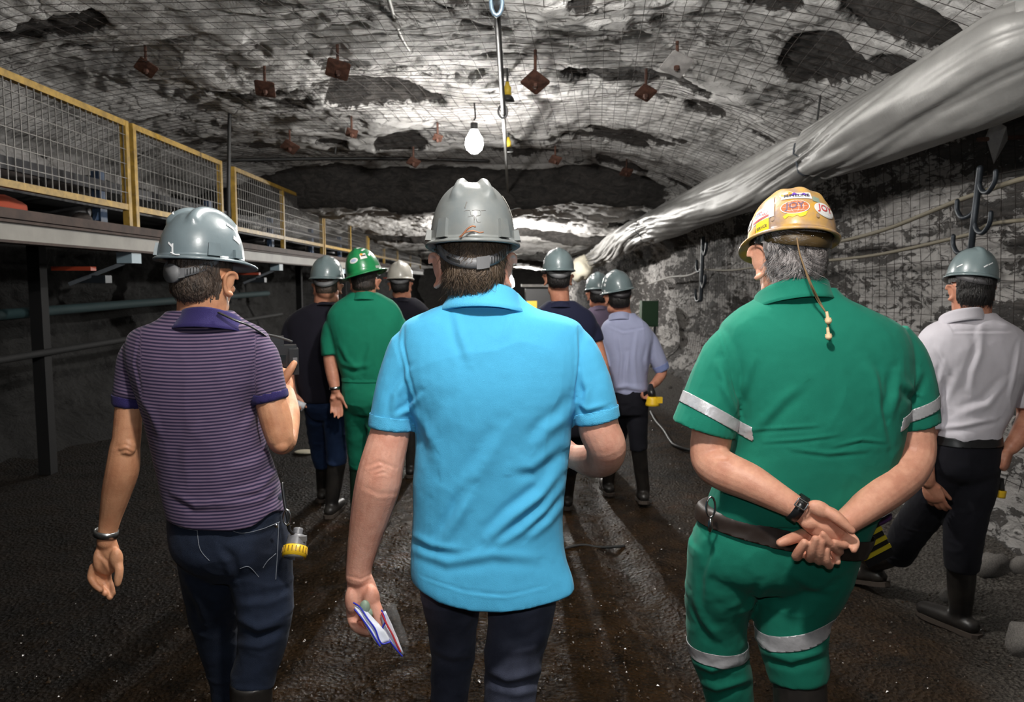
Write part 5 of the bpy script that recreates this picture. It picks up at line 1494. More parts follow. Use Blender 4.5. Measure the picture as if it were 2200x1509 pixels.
for A, B, test in (((297, 775, 2.195), (276, 872, 2.187), lambda q: q[:, 0] < 302 - (q[:, 1] > 800) * 0 + np.clip((q[:, 1] - 780) * 0.03, 0, 6)), ((557, 775, 2.195), (581, 860, 2.187), lambda q: q[:, 0] > 549)):
    a = np.array(P(*A)); b = np.array(P(*B)); d = (b - a) / np.linalg.norm(b - a)
    mk = test(px) & (co[:, 2] > P(300, 905, 2.19).z)
    st[mk] = -((co[mk] - a) @ d)
set_attr(shirt.data, 'stripe', st)
collar(P(431, 676, 2.115), 0.078, 0.080, 0.022, -0.030, 0.034, shirt, M_PURPLE, tilt=0.40, roll=-0.02)
for A, B in (((283, 830, 2.19), (276, 872, 2.187)), ((572, 825, 2.19), (581, 860, 2.187))):
    a = P(*A); b = P(*B); d = (b - a).normalized()
    band(shirt.data, b, d, -0.027, 0.004, 0.056, 0.0018, 'cuff', M_PURPLE, shirt)
g = Geo()
sections(g, [(1060, 368, 606, 0.115), (1110, 366, 610, 0.118), (1170, 372, 622, 0.125), (1210, 400, 615, 0.10), (1240, 440, 580, 0.06)], 2.21, n=36)
limb(g, [(440, 1150, 2.22, 66), (450, 1230, 2.24, 62), (458, 1310, 2.3, 55), (470, 1390, 2.34, 42), (486, 1460, 2.37, 36), (488, 1500, 2.38, 36)], n=22)
limb(g, [(548, 1150, 2.21, 70), (560, 1230, 2.21, 70), (568, 1310, 2.2, 62), (562, 1390, 2.2, 53), (545, 1450, 2.2, 49), (540, 1480, 2.19, 48)], n=22)
fl = [([(625, 1275), (575, 1296), (512, 1300)], 10, 0.005), ([(510, 1330), (555, 1352), (612, 1335)], 10, 0.008), ([(600, 1372), (560, 1390), (512, 1384)], 9, 0.006), ([(385, 1125), (430, 1140), (480, 1135)], 4, 0.003), ([(505, 1150), (560, 1140), (600, 1120)], 5, 0.004), ([(400, 1250), (430, 1300), (440, 1340)], 9, 0.006), ([(480, 1180), (500, 1200), (510, 1240)], 9, -0.008)]
jeans = p.garment('jeans', g, M_DENIM2, 0.006, 10, 0.004, 8, 25, fl, stretch=(1, 1, 1.6))
M_STITCH = mat('pale_stitching', (0.22, 0.24, 0.28), 0.8)
def surf_line(me, pxs, r, m, name, parent, off=0.001, sub=5):
    """a thread laid on the lens-side surface of a garment along frame-pixel points"""
    co = get_co(me); no = get_no(me); q = project(co)
    view = co - np.array(CAM); fm = (no * view).sum(1) < 0
    co2, q2, no2 = co[fm], q[fm], no[fm]
    P3 = []
    pp = catmull(np.array(pxs, float), sub)
    for x, y in pp:
        d = (q2[:, 0] - x) ** 2 + (q2[:, 1] - y) ** 2
        k = np.argsort(d)[:4]
        j = k[np.argmin(co2[k, 1])]
        Yv = np.mean(co2[k, 1]); w = P(x, y, Yv); P3.append(w + Vector(no2[j]) * off)
    g = Geo(); g.tube(P3, r, 5, sub=1)
    return obj(name, g.mesh(name), m, parent)
for pxs in ([(368, 1118), (385, 1132), (424, 1140)], [(424, 1140), (430, 1180), (450, 1205)], [(498, 1140), (520, 1146), (560, 1138), (600, 1122)], [(598, 1124), (596, 1180), (592, 1245)], [(516, 1222), (535, 1218), (556, 1240)], [(592, 1190), (575, 1205), (565, 1220)]):
    surf_line(jeans.data, pxs, 0.0011, M_STITCH, 'stitching', jeans)
g = Geo(); c = P(593, 1130, 2.10); g.ball(c, (0.006, 0.004, 0.006), n=10, m=6); obj('rivet', g.mesh('rivet'), M_SHINY, jeans)
boot(P(488, 1600, 2.42).x, 2.44, 0.0, 4, P(487, 1480, 2.375), 0.05, parent=p.root)
boot(P(536, 1690, 2.18).x, 2.2, 0.0, -2, P(540, 1462, 2.19), 0.062, parent=p.root)
wrist_band(P(228, 1146, 2.2), P(232, 1120, 2.2) - P(228, 1150, 2.2), 0.0285, 0.019, 0.004, mat('watch_steel', (0.45, 0.46, 0.46), 0.28, 0.9, var=0.5, var_scale=60), 'wrist_watch', p.root, (1.04, 0.92), up=(0, -1, 0))
# neck strap, camera
cam_root = empty('photo_camera', tuple(P(606, 765, 2.55)), 'black camera held up in front of the purple polo man', 'camera')
c = P(594, 772, 2.58)
Rz = Matrix.Rotation(0.3, 3, 'Z')
g = Geo(); g.box(c, (0.13, 0.07, 0.095), Rz); g.box(c + Rz @ Vector((0.0, 0, 0.06)), (0.05, 0.06, 0.035), Rz); g.box(c + Rz @ Vector((0.055, -0.02, -0.005)), (0.03, 0.09, 0.085), Rz); obj('camera_body', g.mesh('camera_body', False), M_BLACKPL, cam_root)
g = Geo(); g.tube([c + Rz @ Vector((0, 0.03, -0.01)), c + Rz @ Vector((0, 0.13, -0.01))], 0.036, 18, cap='flat'); obj('lens', g.mesh('lens'), M_BLACKPL, cam_root)
g = Geo(); g.box(c + Rz @ Vector((-0.005, -0.037, -0.008)), (0.07, 0.004, 0.05), Rz); obj('screen', g.mesh('screen', False), mat('dark_screen', (0.02, 0.025, 0.028), 0.1), cam_root)
g = Geo(); g.tube([c + Rz @ Vector((-0.065, 0, 0.045)), c + Rz @ Vector((-0.05, -0.03, 0.085)), c + Rz @ Vector((0.0, -0.03, 0.078)), c + Rz @ Vector((0.05, -0.03, 0.06))], 0.007, 6, flat=(1, 0.4)); obj('strap', g.mesh('strap'), mat('grey_strap', (0.12, 0.12, 0.115), 0.6), cam_root)
g = Geo(); g.box(c + Rz @ Vector((0.058, -0.068, 0.0)), (0.014, 0.004, 0.02), Rz); obj('eyecup', g.mesh('eyecup', False), M_STRAP, cam_root)
g = Geo(); g.tube(px3([(470, 672, 2.11), (505, 688, 2.11), (535, 700, 2.14), (570, 722, 2.2), (584, 740, 2.4)]), 0.008, 6, flat=(1, 0.35)); obj('neck_strap', g.mesh('neck_strap'), M_BLACKPL, cam_root)
# cap lamp hanging at his hip
root = empty('cap_lamp', tuple(P(634, 1175, 2.16)), 'grey cap lamp with yellow ribbed rim at the hip of the purple polo man', 'lamp')
c = P(634, 1182, 2.13); ax = (P(632, 1200, 2.10) - P(640, 1150, 2.14)).normalized()
g = Geo(); g.tube([c - ax * 0.040, c - ax * 0.005], [0.026, 0.030], 18, cap='flat'); g.tube([c - ax * 0.062, c - ax * 0.040], 0.014, 10, cap='flat'); obj('housing', g.mesh('housing'), mat('grey_lamp_plastic', (0.16, 0.16, 0.17), 0.4), root)
g = Geo(); g.tube([c - ax * 0.008, c + ax * 0.020], [0.034, 0.034], 24, cap='flat', sub=1); rim_o = obj('rim', g.mesh('rim'), mat('yellow_plastic', (0.80, 0.50, 0.02), 0.4), root)
s1 = ax.cross(Vector((0, 1, 0))).normalized(); s2 = s1.cross(ax)
for k in range(20):
    a = 2 * PI * k / 20; d = s1 * math.cos(a) + s2 * math.sin(a)
    g = Geo(); g.beam(c + d * 0.0345 - ax * 0.004, c + d * 0.0345 + ax * 0.012, 0.003, 0.002, up=tuple(d)); obj('rib', g.mesh('rib', False), mat('rib_dark', (0.30, 0.17, 0.01), 0.6) if k == 0 else bpy.data.materials['rib_dark'], rim_o)
g = Geo(); g.tube([c + ax * 0.0205, c + ax * 0.022], [0.028, 0.028], 20, cap='flat', sub=1); obj('lens', g.mesh('lens'), mat('lamp_lens', (0.6, 0.62, 0.62), 0.08, 0.6), root)
g = Geo(); g.box(c - ax * 0.03 + Vector((0.022, -0.015, 0.008)), (0.02, 0.012, 0.016)); obj('switch', g.mesh('switch', False), M_STRAP, root)
g = Geo(); g.tube(px3([(640, 1152, 2.14), (622, 1140, 2.13), (617, 1110, 2.13), (612, 1085, 2.14), (606, 1040, 2.16)]), 0.005, 6); obj('cable', g.mesh('cable'), M_BLACKPL, root)
g = Geo(); c2 = P(616, 1112, 2.12); a = np.linspace(0, 2 * PI, 13); g.tube([(c2.x + 0.010 * math.sin(t), c2.y, c2.z + 0.022 * math.cos(t)) for t in a], 0.003, 6, sub=1); obj('clip', g.mesh('clip'), M_SHINY, root)
hm = hat_frame(HM @ Matrix.Rotation(-0.24, 4, 'Z'), -0.004, 0.050, 1, -2, 0.95)
h = Hat('pale blue grey hard hat turned to the right, on the purple polo man', hm, M_HAT_PALE, 'vgard', 0.108, 0.136, 0.150, 0.013, 0.045)
h.lug(1.12, 0.036, 0.03); h.lug(-0.72, 0.036, 0.03); h.lug(1.75, 0.03, 0.02); h.lug(-1.5, 0.04, 0.03, 0.016)
h.nape(0.052, 0.024, 1.35, 0.088, 0.110); h.knob(0.050, 0.112, 0.026)
h.strips([(1.80, 0.46, 0.030, 0.012, -0.5), (1.85, 0.26, 0.030, 0.013, -0.45), (0.10, 0.12, 0.022, 0.005, -0.6), (0.17, 0.07, 0.006, 0.028, 0.1), (-0.5, 0.62, 0.022, 0.004, -0.7)])
hatline(h, [(0.2, 0.02), (0.30, -0.02), (0.38, -0.06)], 0.0022, M_REFLECT, 'reflective_strip', 0.015)

# ------------------------------------------------------------------ 3. right man, green coverall, hands clasped behind
M_GREEN = fabric('green_twill', (0.012, 0.205, 0.135), 0.10, 0.16, 0.08, 0.85, 800)
M_BELT2 = mat('dark_leather', (0.022, 0.012, 0.008), 0.5)
Yg = 2.12
p = Person('person in a green work uniform with hands clasped behind the back', P(1750, 700, Yg).x, Yg)
HM = head_frame(1695, 558, 2.14, 4, 13, 3, 1.05)
add_head(p.body, HM, 1.38)
limb(p.body, [(1692, 575, 2.13, 56), (1705, 620, 2.12, 60), (1722, 680, 2.15, 56)], cap='round', n=20)
p.core(P(1725, 690, 2.12), P(1690, 1150, 2.16))
limb(p.body, [(1570, 770, 2.12, 28), (1725, 715, 2.13, 32), (1930, 770, 2.12, 28)], cap='round')
limb(p.body, [(1575, 770, 2.12, 36), (1545, 850, 2.11, 40), (1530, 930, 2.10, 44), (1526, 985, 2.08, 42), (1552, 1010, 2.04, 44), (1610, 1036, 1.99, 41), (1665, 1066, 1.95, 33), (1708, 1090, 1.925, 27), (1725, 1100, 1.92, 26)], cap='round', n=20)
p.body.ball(P(1512, 985, 2.075), (0.032, 0.032, 0.034))
limb(p.body, [(1926, 770, 2.12, 36), (1948, 850, 2.11, 40), (1960, 930, 2.10, 46), (1964, 980, 2.08, 43), (1940, 1020, 2.05, 45), (1895, 1060, 2.0, 42), (1850, 1098, 1.96, 33), (1818, 1122, 1.94, 28), (1806, 1130, 1.94, 27)], cap='round', n=20)
p.body.ball(P(1985, 985, 2.075), (0.030, 0.032, 0.034))
# his left hand (from the left): palm out, thumb on top, fingers pointing right
p.body.tube(px3([(1722, 1096, 1.92), (1745, 1110, 1.91), (1775, 1126, 1.905), (1800, 1142, 1.905)]), [0.030, 0.040, 0.046, 0.040], 16, flat=(1, 0.45), up=(0, -1, 0))
p.body.ball(P(1762, 1096, 1.892), (0.036, 0.020, 0.022), M=Matrix.Rotation(0.5, 3, 'Y')); p.body.ball(P(1742, 1124, 1.903), (0.028, 0.016, 0.020))
p.body.tube(px3([(1768, 1094, 1.89), (1795, 1112, 1.872), (1812, 1126, 1.865), (1830, 1141, 1.862)]), [0.0155, 0.0145, 0.0125, 0.010], 12)
p.body.tube(px3([(1803, 1138, 1.905), (1826, 1152, 1.9), (1838, 1166, 1.885), (1834, 1182, 1.87)]), [0.0115, 0.0118, 0.0110, 0.009], 12)
p.body.tube(px3([(1800, 1148, 1.905), (1818, 1164, 1.9), (1812, 1172, 1.878), (1792, 1166, 1.868)]), [0.0115, 0.0115, 0.0105, 0.009], 12)
p.body.tube(px3([(1790, 1158, 1.905), (1804, 1186, 1.895), (1786, 1172, 1.868), (1768, 1148, 1.862)]), [0.0115, 0.0112, 0.0100, 0.0085], 12)
p.body.tube(px3([(1778, 1160, 1.91), (1794, 1190, 1.9), (1800, 1208, 1.888)]), [0.0105, 0.0098, 0.0082], 10)
# his right hand (from the right): under the left one, thumb far left, fingers curling up over it
p.body.tube(px3([(1812, 1128, 1.945), (1790, 1145, 1.945), (1760, 1162, 1.945), (1730, 1176, 1.945)]), [0.030, 0.040, 0.045, 0.036], 16, flat=(1, 0.42), up=(0, -1, 0))
p.body.tube(px3([(1725, 1150, 1.945), (1706, 1156, 1.93), (1690, 1162, 1.92), (1676, 1167, 1.915)]), [0.017, 0.0150, 0.0140, 0.011], 12)
for lst, r in (([(1730, 1172, 1.94), (1712, 1196, 1.905), (1716, 1186, 1.885), (1728, 1166, 1.872)], 0.0125),
               ([(1745, 1180, 1.94), (1740, 1200, 1.905), (1744, 1185, 1.875), (1752, 1158, 1.862)], 0.0122),
               ([(1760, 1185, 1.935), (1760, 1206, 1.9), (1762, 1190, 1.872), (1764, 1165, 1.862)], 0.0115),
               ([(1778, 1188, 1.93), (1782, 1215, 1.9), (1776, 1205, 1.875), (1776, 1184, 1.868)], 0.0105)):
    p.body.tube(px3(lst), [r, r * 1.05, r * 0.98, r * 0.8], 12)
limb(p.body, [(1570, 1180, 2.16, 28), (1543, 1330, 2.2, 24), (1560, 1440, 2.24, 20)], cap='round')
limb(p.body, [(1735, 1180, 2.16, 28), (1702, 1330, 2.15, 24), (1712, 1410, 2.13, 20)], cap='round')
bm_ = p.bodymesh(M_SKIN_WARM, 0.0034, 2)
folds(bm_, [([(1690, 1072), (1700, 1090), (1698, 1110)], 3, -0.002), ([(1742, 1110), (1765, 1125), (1790, 1135)], 5, -0.003), ([(1940, 1000), (1912, 985), (1905, 965)], 5, -0.004), ([(1530, 985), (1560, 985), (1580, 965)], 5, -0.003), ([(1660, 590), (1690, 596), (1730, 588)], 4, -0.002)])
make_hair(bm_, HM, M_HAIR_GREY, p.root, 0.012, -0.070, -0.010, 5200, 0.022, 1.0, 0.014, 8)
g = Geo()
sections(g, [(618, 1648, 1790, 0.070), (640, 1628, 1812, 0.085), (662, 1592, 1862, 0.100), (688, 1562, 1912, 0.116), (712, 1548, 1938, 0.128), (755, 1545, 1952, 0.142), (820, 1558, 1948, 0.152), (890, 1572, 1935, 0.155), (960, 1572, 1922, 0.15), (1030, 1545, 1905, 0.142), (1080, 1526, 1886, 0.138), (1105, 1526, 1880, 0.13)], 2.12, n=44, p=2.5)
limb(g, [(1600, 735, 2.12, 56), (1568, 770, 2.115, 60), (1540, 830, 2.11, 63), (1518, 900, 2.105, 68), (1511, 922, 2.105, 70)], n=26)
limb(g, [(1900, 735, 2.12, 56), (1932, 775, 2.115, 58), (1950, 835, 2.11, 58), (1960, 890, 2.105, 55), (1964, 912, 2.105, 54)], n=26)
fl = [([(1585, 870), (1600, 830), (1618, 770)], 10, 0.006), ([(1588, 885), (1560, 830), (1545, 780)], 10, 0.010), ([(1585, 900), (1565, 860), (1550, 830)], 7, 0.007), ([(1545, 705), (1562, 760), (1580, 830), (1590, 880)], 3.2, -0.003),
      ([(1930, 800), (1925, 850), (1915, 890)], 10, 0.008), ([(1940, 820), (1960, 840), (1975, 800)], 10, 0.007), ([(1900, 860), (1870, 800), (1850, 780)], 14, 0.005), ([(1585, 955), (1640, 905), (1680, 860), (1720, 830)], 12, 0.005), ([(1905, 960), (1890, 880), (1880, 800)], 7, 0.004),
      ([(1600, 925), (1680, 920), (1760, 915)], 4, 0.003), ([(1640, 950), (1720, 945), (1800, 935)], 4, 0.003), ([(1700, 965), (1780, 975), (1860, 968)], 5, 0.003), ([(1560, 1080), (1600, 1050), (1620, 1000)], 12, 0.006), ([(1790, 960), (1850, 945), (1900, 950)], 4, 0.003)]
shirt = p.garment('work_shirt', g, M_GREEN, 0.0046, 3, 0.0036, 6.5, 31, fl)
collar(P(1728, 612, 2.035), 0.092, 0.090, 0.024, -0.030, 0.022, shirt, M_GREEN, tilt=0.42, roll=0.10)
for A, B, w0, w1 in (((1540, 830, 2.11), (1511, 922, 2.105), -0.068, -0.036), ((1950, 835, 2.11), (1964, 912, 2.105), -0.062, -0.030)):
    a = P(*A); b = P(*B); d = (b - a).normalized()
    if A[0] < 1700: d = (d + Vector((-0.24, 0, 0))).normalized() * 1.0
    else: d = (d + Vector((0.22, 0, 0))).normalized()
    band(shirt.data, b, d, w0, w1, 0.14, 0.0016, 'reflective_band', M_TAPE, shirt)
g = Geo()
sections(g, [(1092, 1508, 1880, 0.140), (1120, 1503, 1872, 0.142), (1170, 1488, 1850, 0.148), (1220, 1490, 1822, 0.13), (1260, 1540, 1770, 0.08)], 2.14, n=36)
limb(g, [(1562, 1170, 2.14, 84), (1552, 1240, 2.16, 80), (1541, 1310, 2.2, 71), (1542, 1390, 2.22, 64), (1560, 1460, 2.24, 58), (1572, 1540, 2.25, 54), (1576, 1590, 2.25, 52)], n=22)
limb(g, [(1758, 1170, 2.14, 92), (1736, 1240, 2.15, 92), (1702, 1310, 2.15, 82), (1702, 1370, 2.14, 78), (1712, 1430, 2.13, 70), (1716, 1460, 2.125, 66)], n=22)
fl = [([(1490, 1280), (1510, 1330), (1540, 1370)], 10, 0.008), ([(1480, 1420), (1530, 1440), (1590, 1420)], 9, 0.009), ([(1490, 1460), (1540, 1480), (1610, 1460)], 9, 0.010), ([(1640, 1260), (1620, 1300), (1600, 1320)], 9, 0.007), ([(1700, 1230), (1740, 1260), (1790, 1270)], 10, 0.006), ([(1630, 1400), (1700, 1420), (1770, 1400)], 9, 0.007), ([(1540, 1180), (1520, 1240), (1520, 1300)], 9, 0.006)]
tr = p.garment('work_trousers', g, M_GREEN, 0.006, 10, 0.0045, 8, 35, fl, stretch=(1, 1, 1.5))
band(tr.data, P(1542, 1392, 2.22), (0.02, 0, 1), -0.020, 0.020, 0.10, 0.002, 'reflective_band', M_TAPE, tr)
band(tr.data, P(1702, 1345, 2.14), (-0.30, 0, 1), -0.022, 0.022, 0.125, 0.002, 'reflective_band', M_TAPE, tr)
band(tr.data, P(1690, 1132, 2.14), (0.19, 0, 1), -0.026, 0.026, 0.6, 0.007, 'belt', M_BELT2, tr)
g = Geo(); c = P(1527, 1090, 2.0); a = np.linspace(0, 2 * PI, 13); g.tube([(c.x + 0.012 * math.sin(t), c.y, c.z + 0.028 * math.cos(t)) for t in a], 0.003, 6, sub=1); g.ball(c + Vector((0, 0, -0.05)), (0.007, 0.007, 0.02)); obj('belt_clip', g.mesh('belt_clip'), M_SHINY, tr)
boot(P(1578, 1700, 2.27).x, 2.27, 0.0, 3, P(1576, 1560, 2.25), 0.062, parent=p.root)
boot(P(1722, 1700, 2.1).x, 2.07, 0.0, -4, P(1716, 1440, 2.125), 0.076, parent=p.root)
wb = wrist_band(P(1714, 1092, 1.923), P(1728, 1102, 1.92) - P(1690, 1078, 1.935), 0.0335, 0.024, 0.004, M_BLACKPL, 'wrist_watch', p.root, (1, 0.95), up=(0, -1, 0))
c = P(1722, 1084, 1.884); g = Geo()
axw = (P(1728, 1102, 1.92) - P(1690, 1078, 1.935)).normalized(); upw = axw.cross(Vector((0, -1, 0))).normalized()
for d0, d1 in (((-1, -1), (1, -1)), ((1, -1), (1, 1)), ((1, 1), (-1, 1)), ((-1, 1), (-1, -1))):
    g.tube([c + axw * 0.013 * d0[0] + upw * 0.010 * d0[1], c + axw * 0.013 * d1[0] + upw * 0.010 * d1[1]], 0.002, 6, sub=1)
obj('buckle', g.mesh('buckle'), M_SHINY, wb)
# striped lamp battery on his belt, seen past the wrist
root = empty('striped_battery', tuple(P(1862, 1165, 2.2)), 'black battery case with yellow stripes behind the wrist of the green uniform man', 'battery')
c = P(1862, 1160, 2.18); Rb = Matrix.Rotation(-0.5, 3, 'Y')
g = Geo(); g.box(c, (0.085, 0.07, 0.12), Rb); obj('case', g.mesh('case', False), M_BLACKPL, root)
for k in (-0.028, 0.0, 0.03):
    g = Geo(); g.box(c + Rb @ Vector((0.0, -0.036, k)), (0.088, 0.006, 0.012), Rb); obj('yellow_stripe', g.mesh('yellow_stripe', False), mat('stripe_yellow', (0.62, 0.48, 0.02), 0.5) if k < -0.02 else bpy.data.materials['stripe_yellow'], root)
sheetpx('small_packet', [[(1868, 1120, 2.15), (1890, 1116, 2.15), (1914, 1102, 2.15)], [(1872, 1136, 2.15), (1896, 1130, 2.15), (1918, 1114, 2.15)]], mat('dull_purple_film', (0.09, 0.035, 0.12), 0.3), root, 0.008)  # separate purple packet, parented to the battery without belonging to it
# his hat, covered in stickers
M_HAT_OLD = mat('worn_brown_orange_shell', (0.66, 0.36, 0.04), 0.40, 0, var_scale=13, col2=(0.36, 0.25, 0.20), bump=0.12, bump_scale=50, coat=0.2)
M_LINER = mat('brown_liner', (0.10, 0.062, 0.022), 0.5, 0, var=0.4, var_scale=15)
hm = hat_frame(HM, -0.012, 0.047, 0, 2, 0.95)
h = Hat('worn orange brown hard hat covered with stickers, on the green uniform man', hm, M_HAT_OLD, 'comb', 0.112, 0.138, 0.142, 0.012, 0.045, inner=M_LINER, ridge=0.006)
M_ST_W = mat('sticker_white', (0.80, 0.79, 0.76), 0.4); M_ST_O = mat('sticker_orange', (0.70, 0.20, 0.07), 0.4, 0, var=0.3, var_scale=120); M_ST_R = mat('sticker_red', (0.60, 0.06, 0.06), 0.4); M_ST_Y = mat('sticker_yellow', (0.85, 0.66, 0.02), 0.4)
M_ST_P = mat('sticker_purple', (0.16, 0.05, 0.50), 0.4); M_ST_B = mat('sticker_blue', (0.10, 0.16, 0.45), 0.4); M_ST_K = mat('sticker_ink', (0.03, 0.025, 0.03), 0.5); M_ST_OR = mat('sticker_amber', (0.75, 0.35, 0.06), 0.4); M_ST_G = mat('sticker_grey_purple', (0.20, 0.12, 0.17), 0.5)
UB = -0.46     # azimuth of the spot that faces the lens
# oval JOY sticker over a globe
def joy(u, t, w, hgt, txt, mi, mt, rot=0.0):
    st = h.oval('sticker', u, t, w, hgt, M_ST_W, 0.0018, None, rot)
    h.oval('globe', u, t, w * 0.93, hgt * 0.91, mi, 0.0024, st, rot)
    for k in (-0.5, 0.0, 0.5): h.rect('grid_line', u, t + k * hgt * 0.55 / (h.H * 1.45), w * 0.80 * math.sqrt(1 - (k * 1.1) ** 2), 0.0009, M_ST_W, 0.003, st, rot, 12, 1)
    for k in (0.25, 0.6, 0.95): 
        uv = []; f = []
        n = 30
        for i in range(n):
            a = 2 * PI * i / n
            for rr in (0.93 * k, 0.93 * k + 0.022): uv.append((rr * w / 2 * math.cos(a), 0.9 * hgt / 2 * math.sin(a)))
        for i in range(n): j = (i + 1) % n; f.append((2 * i, 2 * i + 1, 2 * j + 1, 2 * j))
        if k < 0.9: h.patch('grid_line', u, t, uv, f, M_ST_W, 0.003, st, rot)
    h.text(txt, u, t + 0.01, hgt * 0.62, mt, 0.0036, st, rot, 1.15)
joy(UB + 0.05, 0.250, 0.080, 0.041, 'JOY', M_ST_O, M_ST_G, 0.03)
joy(UB + 0.82, 0.230, 0.076, 0.042, 'JOY', M_ST_W, M_ST_R, -0.10)
# mountain sticker
st = h.rect('sticker', UB + 0.10, 0.440, 0.080, 0.024, M_ST_W, 0.0018, None, -0.02)
h.oval('sun', UB - 0.18, 0.478, 0.038, 0.024, M_ST_W, 0.0017, st); h.oval('sun', UB - 0.18, 0.481, 0.032, 0.019, M_ST_OR, 0.0024, st); h.oval('sun', UB - 0.2, 0.488, 0.016, 0.008, M_ST_W, 0.003, st)
h.patch('mountain', UB + 0.16, 0.460, [(-0.026, -0.006), (-0.012, 0.008), (-0.004, 0.001), (0.004, -0.002), (0.014, 0.005), (0.03, -0.007)], [(0, 2, 1), (0, 3, 2), (0, 5, 3), (3, 5, 4)], M_ST_P, 0.0030, st)
h.text('MINELINE', UB + 0.10, 0.434, 0.0150, M_ST_K, 0.003, st, -0.02, 1.05)
# white safety sticker with red and blue print
st = h.rect('sticker', UB - 0.74, 0.240, 0.070, 0.042, M_ST_W, 0.0018, None, 0.12)
h.text('SAFETY', UB - 0.82, 0.274, 0.010, M_ST_R, 0.003, st, 0.12); h.text('QUALITY', UB - 0.84, 0.237, 0.009, M_ST_B, 0.003, st, 0.12); h.text('FIRST', UB - 0.66, 0.218, 0.010, M_ST_R, 0.003, st, 0.12)
h.rect('red_stripe', UB - 0.80, 0.165, 0.060, 0.005, M_ST_R, 0.003, st, 0.16); 
st = h.rect('sticker', UB - 0.72, 0.075, 0.046, 0.030, M_ST_Y, 0.0018, None, 0.10); h.text('SERVICE', UB - 0.72, 0.051, 0.010, M_ST_K, 0.003, st, 0.10)
st = h.rect('sticker', UB - 1.30, 0.181, 0.024, 0.028, M_ST_W, 0.0018, None, 0.1); h.rect('print', UB - 1.30, 0.156, 0.018, 0.009, M_ST_K, 0.003, st, 0.1)
h.rect('sticker', UB - 0.75, 0.404, 0.05, 0.030, M_ST_O, 0.0016, None, 0.2); h.rect('sticker', UB - 0.9, 0.342, 0.06, 0.016, M_ST_OR, 0.0014, None, 0.15); h.rect('sticker', UB - 1.1, 0.040, 0.04, 0.018, M_ST_OR, 0.0016, None, 0.1)
h.rect('sticker', UB + 0.62, 0.379, 0.022, 0.018, mat('sticker_faded_green', (0.25, 0.33, 0.26), 0.5), 0.0016, None, -0.2)
h.patch('sticker_scrap', UB + 0.06, 0.125, [(-0.034, 0.0), (-0.02, 0.008), (0.0, 0.006), (0.02, 0.009), (0.034, 0.012), (0.026, 0.0), (0.012, -0.004), (0.004, 0.001), (-0.008, -0.004), (-0.018, 0.0), (-0.028, -0.007)], [(0, 10, 9, 1), (1, 9, 8, 2), (2, 8, 7), (2, 7, 3), (3, 7, 6, 5), (3, 5, 4)], M_ST_Y, 0.0016)
for u, t in ((UB - 0.44, 0.119), (UB + 0.56, 0.131)): h.oval('rivet', u, t, 0.011, 0.011, mat('brown_rivet', (0.36, 0.24, 0.15), 0.5), 0.003)
# wide brown sweatband at the nape
h.nape(0.030, 0.040, 1.25, 0.096, 0.118, M_LINER, False)
for u in (-0.3, -0.25, 0.0, 0.05, 0.35):
    c0 = h.tw(np.array([[0.096 * math.sin(u), -0.118 * math.cos(u) - 0.009, -0.022]])); g = Geo(); g.ball(Vector(c0[0]), 0.0018, n=8, m=5); obj('eyelet', g.mesh('eyelet'), M_SHINY, h.root)
# corded earplugs over his back
root = empty('corded_earplugs', tuple(P(1778, 690, 1.95)), 'pale earplugs on a brown cord hanging down the back of the green uniform', 'earplugs')
g = Geo(); g.tube(px3([(1712, 512, 2.0), (1718, 545, 1.985), (1728, 575, 1.975), (1740, 610, 1.968), (1756, 645, 1.985), (1772, 668, 1.975)]), 0.0022, 6); g.tube(px3([(1730, 580, 1.972), (1745, 615, 1.966), (1762, 650, 1.982), (1776, 675, 1.972)]), 0.0022, 6); g.tube(px3([(1778, 695, 1.966), (1779, 706, 1.964)]), 0.0018, 6); obj('cord', g.mesh('cord'), mat('brown_cord', (0.24, 0.15, 0.07), 0.7), root)
M_PLUG = mat('cream_rubber', (0.72, 0.52, 0.30), 0.5)
def plug(a, b):
    ax = (b - a); 
    prof = [(0.0, 0.0035), (0.35, 0.0042), (0.5, 0.0045), (0.52, 0.0085), (0.62, 0.0075), (0.64, 0.0095), (0.76, 0.008), (0.78, 0.009), (0.9, 0.007), (1.0, 0.003)]
    g = Geo(); g.tube([a + ax * t for t, r in prof], [r for t, r in prof], 12, cap='flat', sub=1); obj('earplug', g.mesh('earplug'), M_PLUG, root)
plug(P(1776, 670, 1.970), P(1781, 697, 1.962)); plug(P(1778, 704, 1.962), P(1781, 731, 1.956))
# ------------------------------------------------------------------ 4. far right, white shirt
M_WHITE = fabric('white_shirting', (0.60, 0.57, 0.62), 0.05, 0.06, 0.1, 0.8, 600)
M_BLACKT = fabric('black_trousers', (0.010, 0.010, 0.015), 0.4, 0.1, 0.03, 0.85, 500)
Y4 = 3.25
p = Person('person in a white short-sleeved shirt and black trousers walking along the right wall', P(2080, 700, Y4).x, Y4)
HM = head_frame(2086, 622, 3.26, -9, 4, 0, 0.97)
add_head(p.body, HM)
limb(p.body, [(2085, 625, 3.25, 36), (2088, 665, 3.25, 38), (2090, 700, 3.25, 33)], cap='round')
p.core(P(2090, 715, Y4), P(2075, 960, Y4))
limb(p.body, [(2000, 740, Y4, 20), (2090, 712, Y4, 26), (2180, 740, Y4, 20)], cap='round')
limb(p.body, [(2000, 745, Y4, 28), (1992, 830, 3.24, 28), (1990, 910, 3.24, 26), (1985, 960, 3.25, 22), (1990, 1010, 3.2, 17), (1994, 1035, 3.2, 15)], cap='round')
hand(p.body, P(1994, 1036, 3.2), (0.42, 0.1, -0.8), (0.5, 0.6, 0.3), (0.3, -0.8, 0.3), (0.2, 0.3, 0.2), 1.0, (0.3, 0.9, 0.3), 0.0)
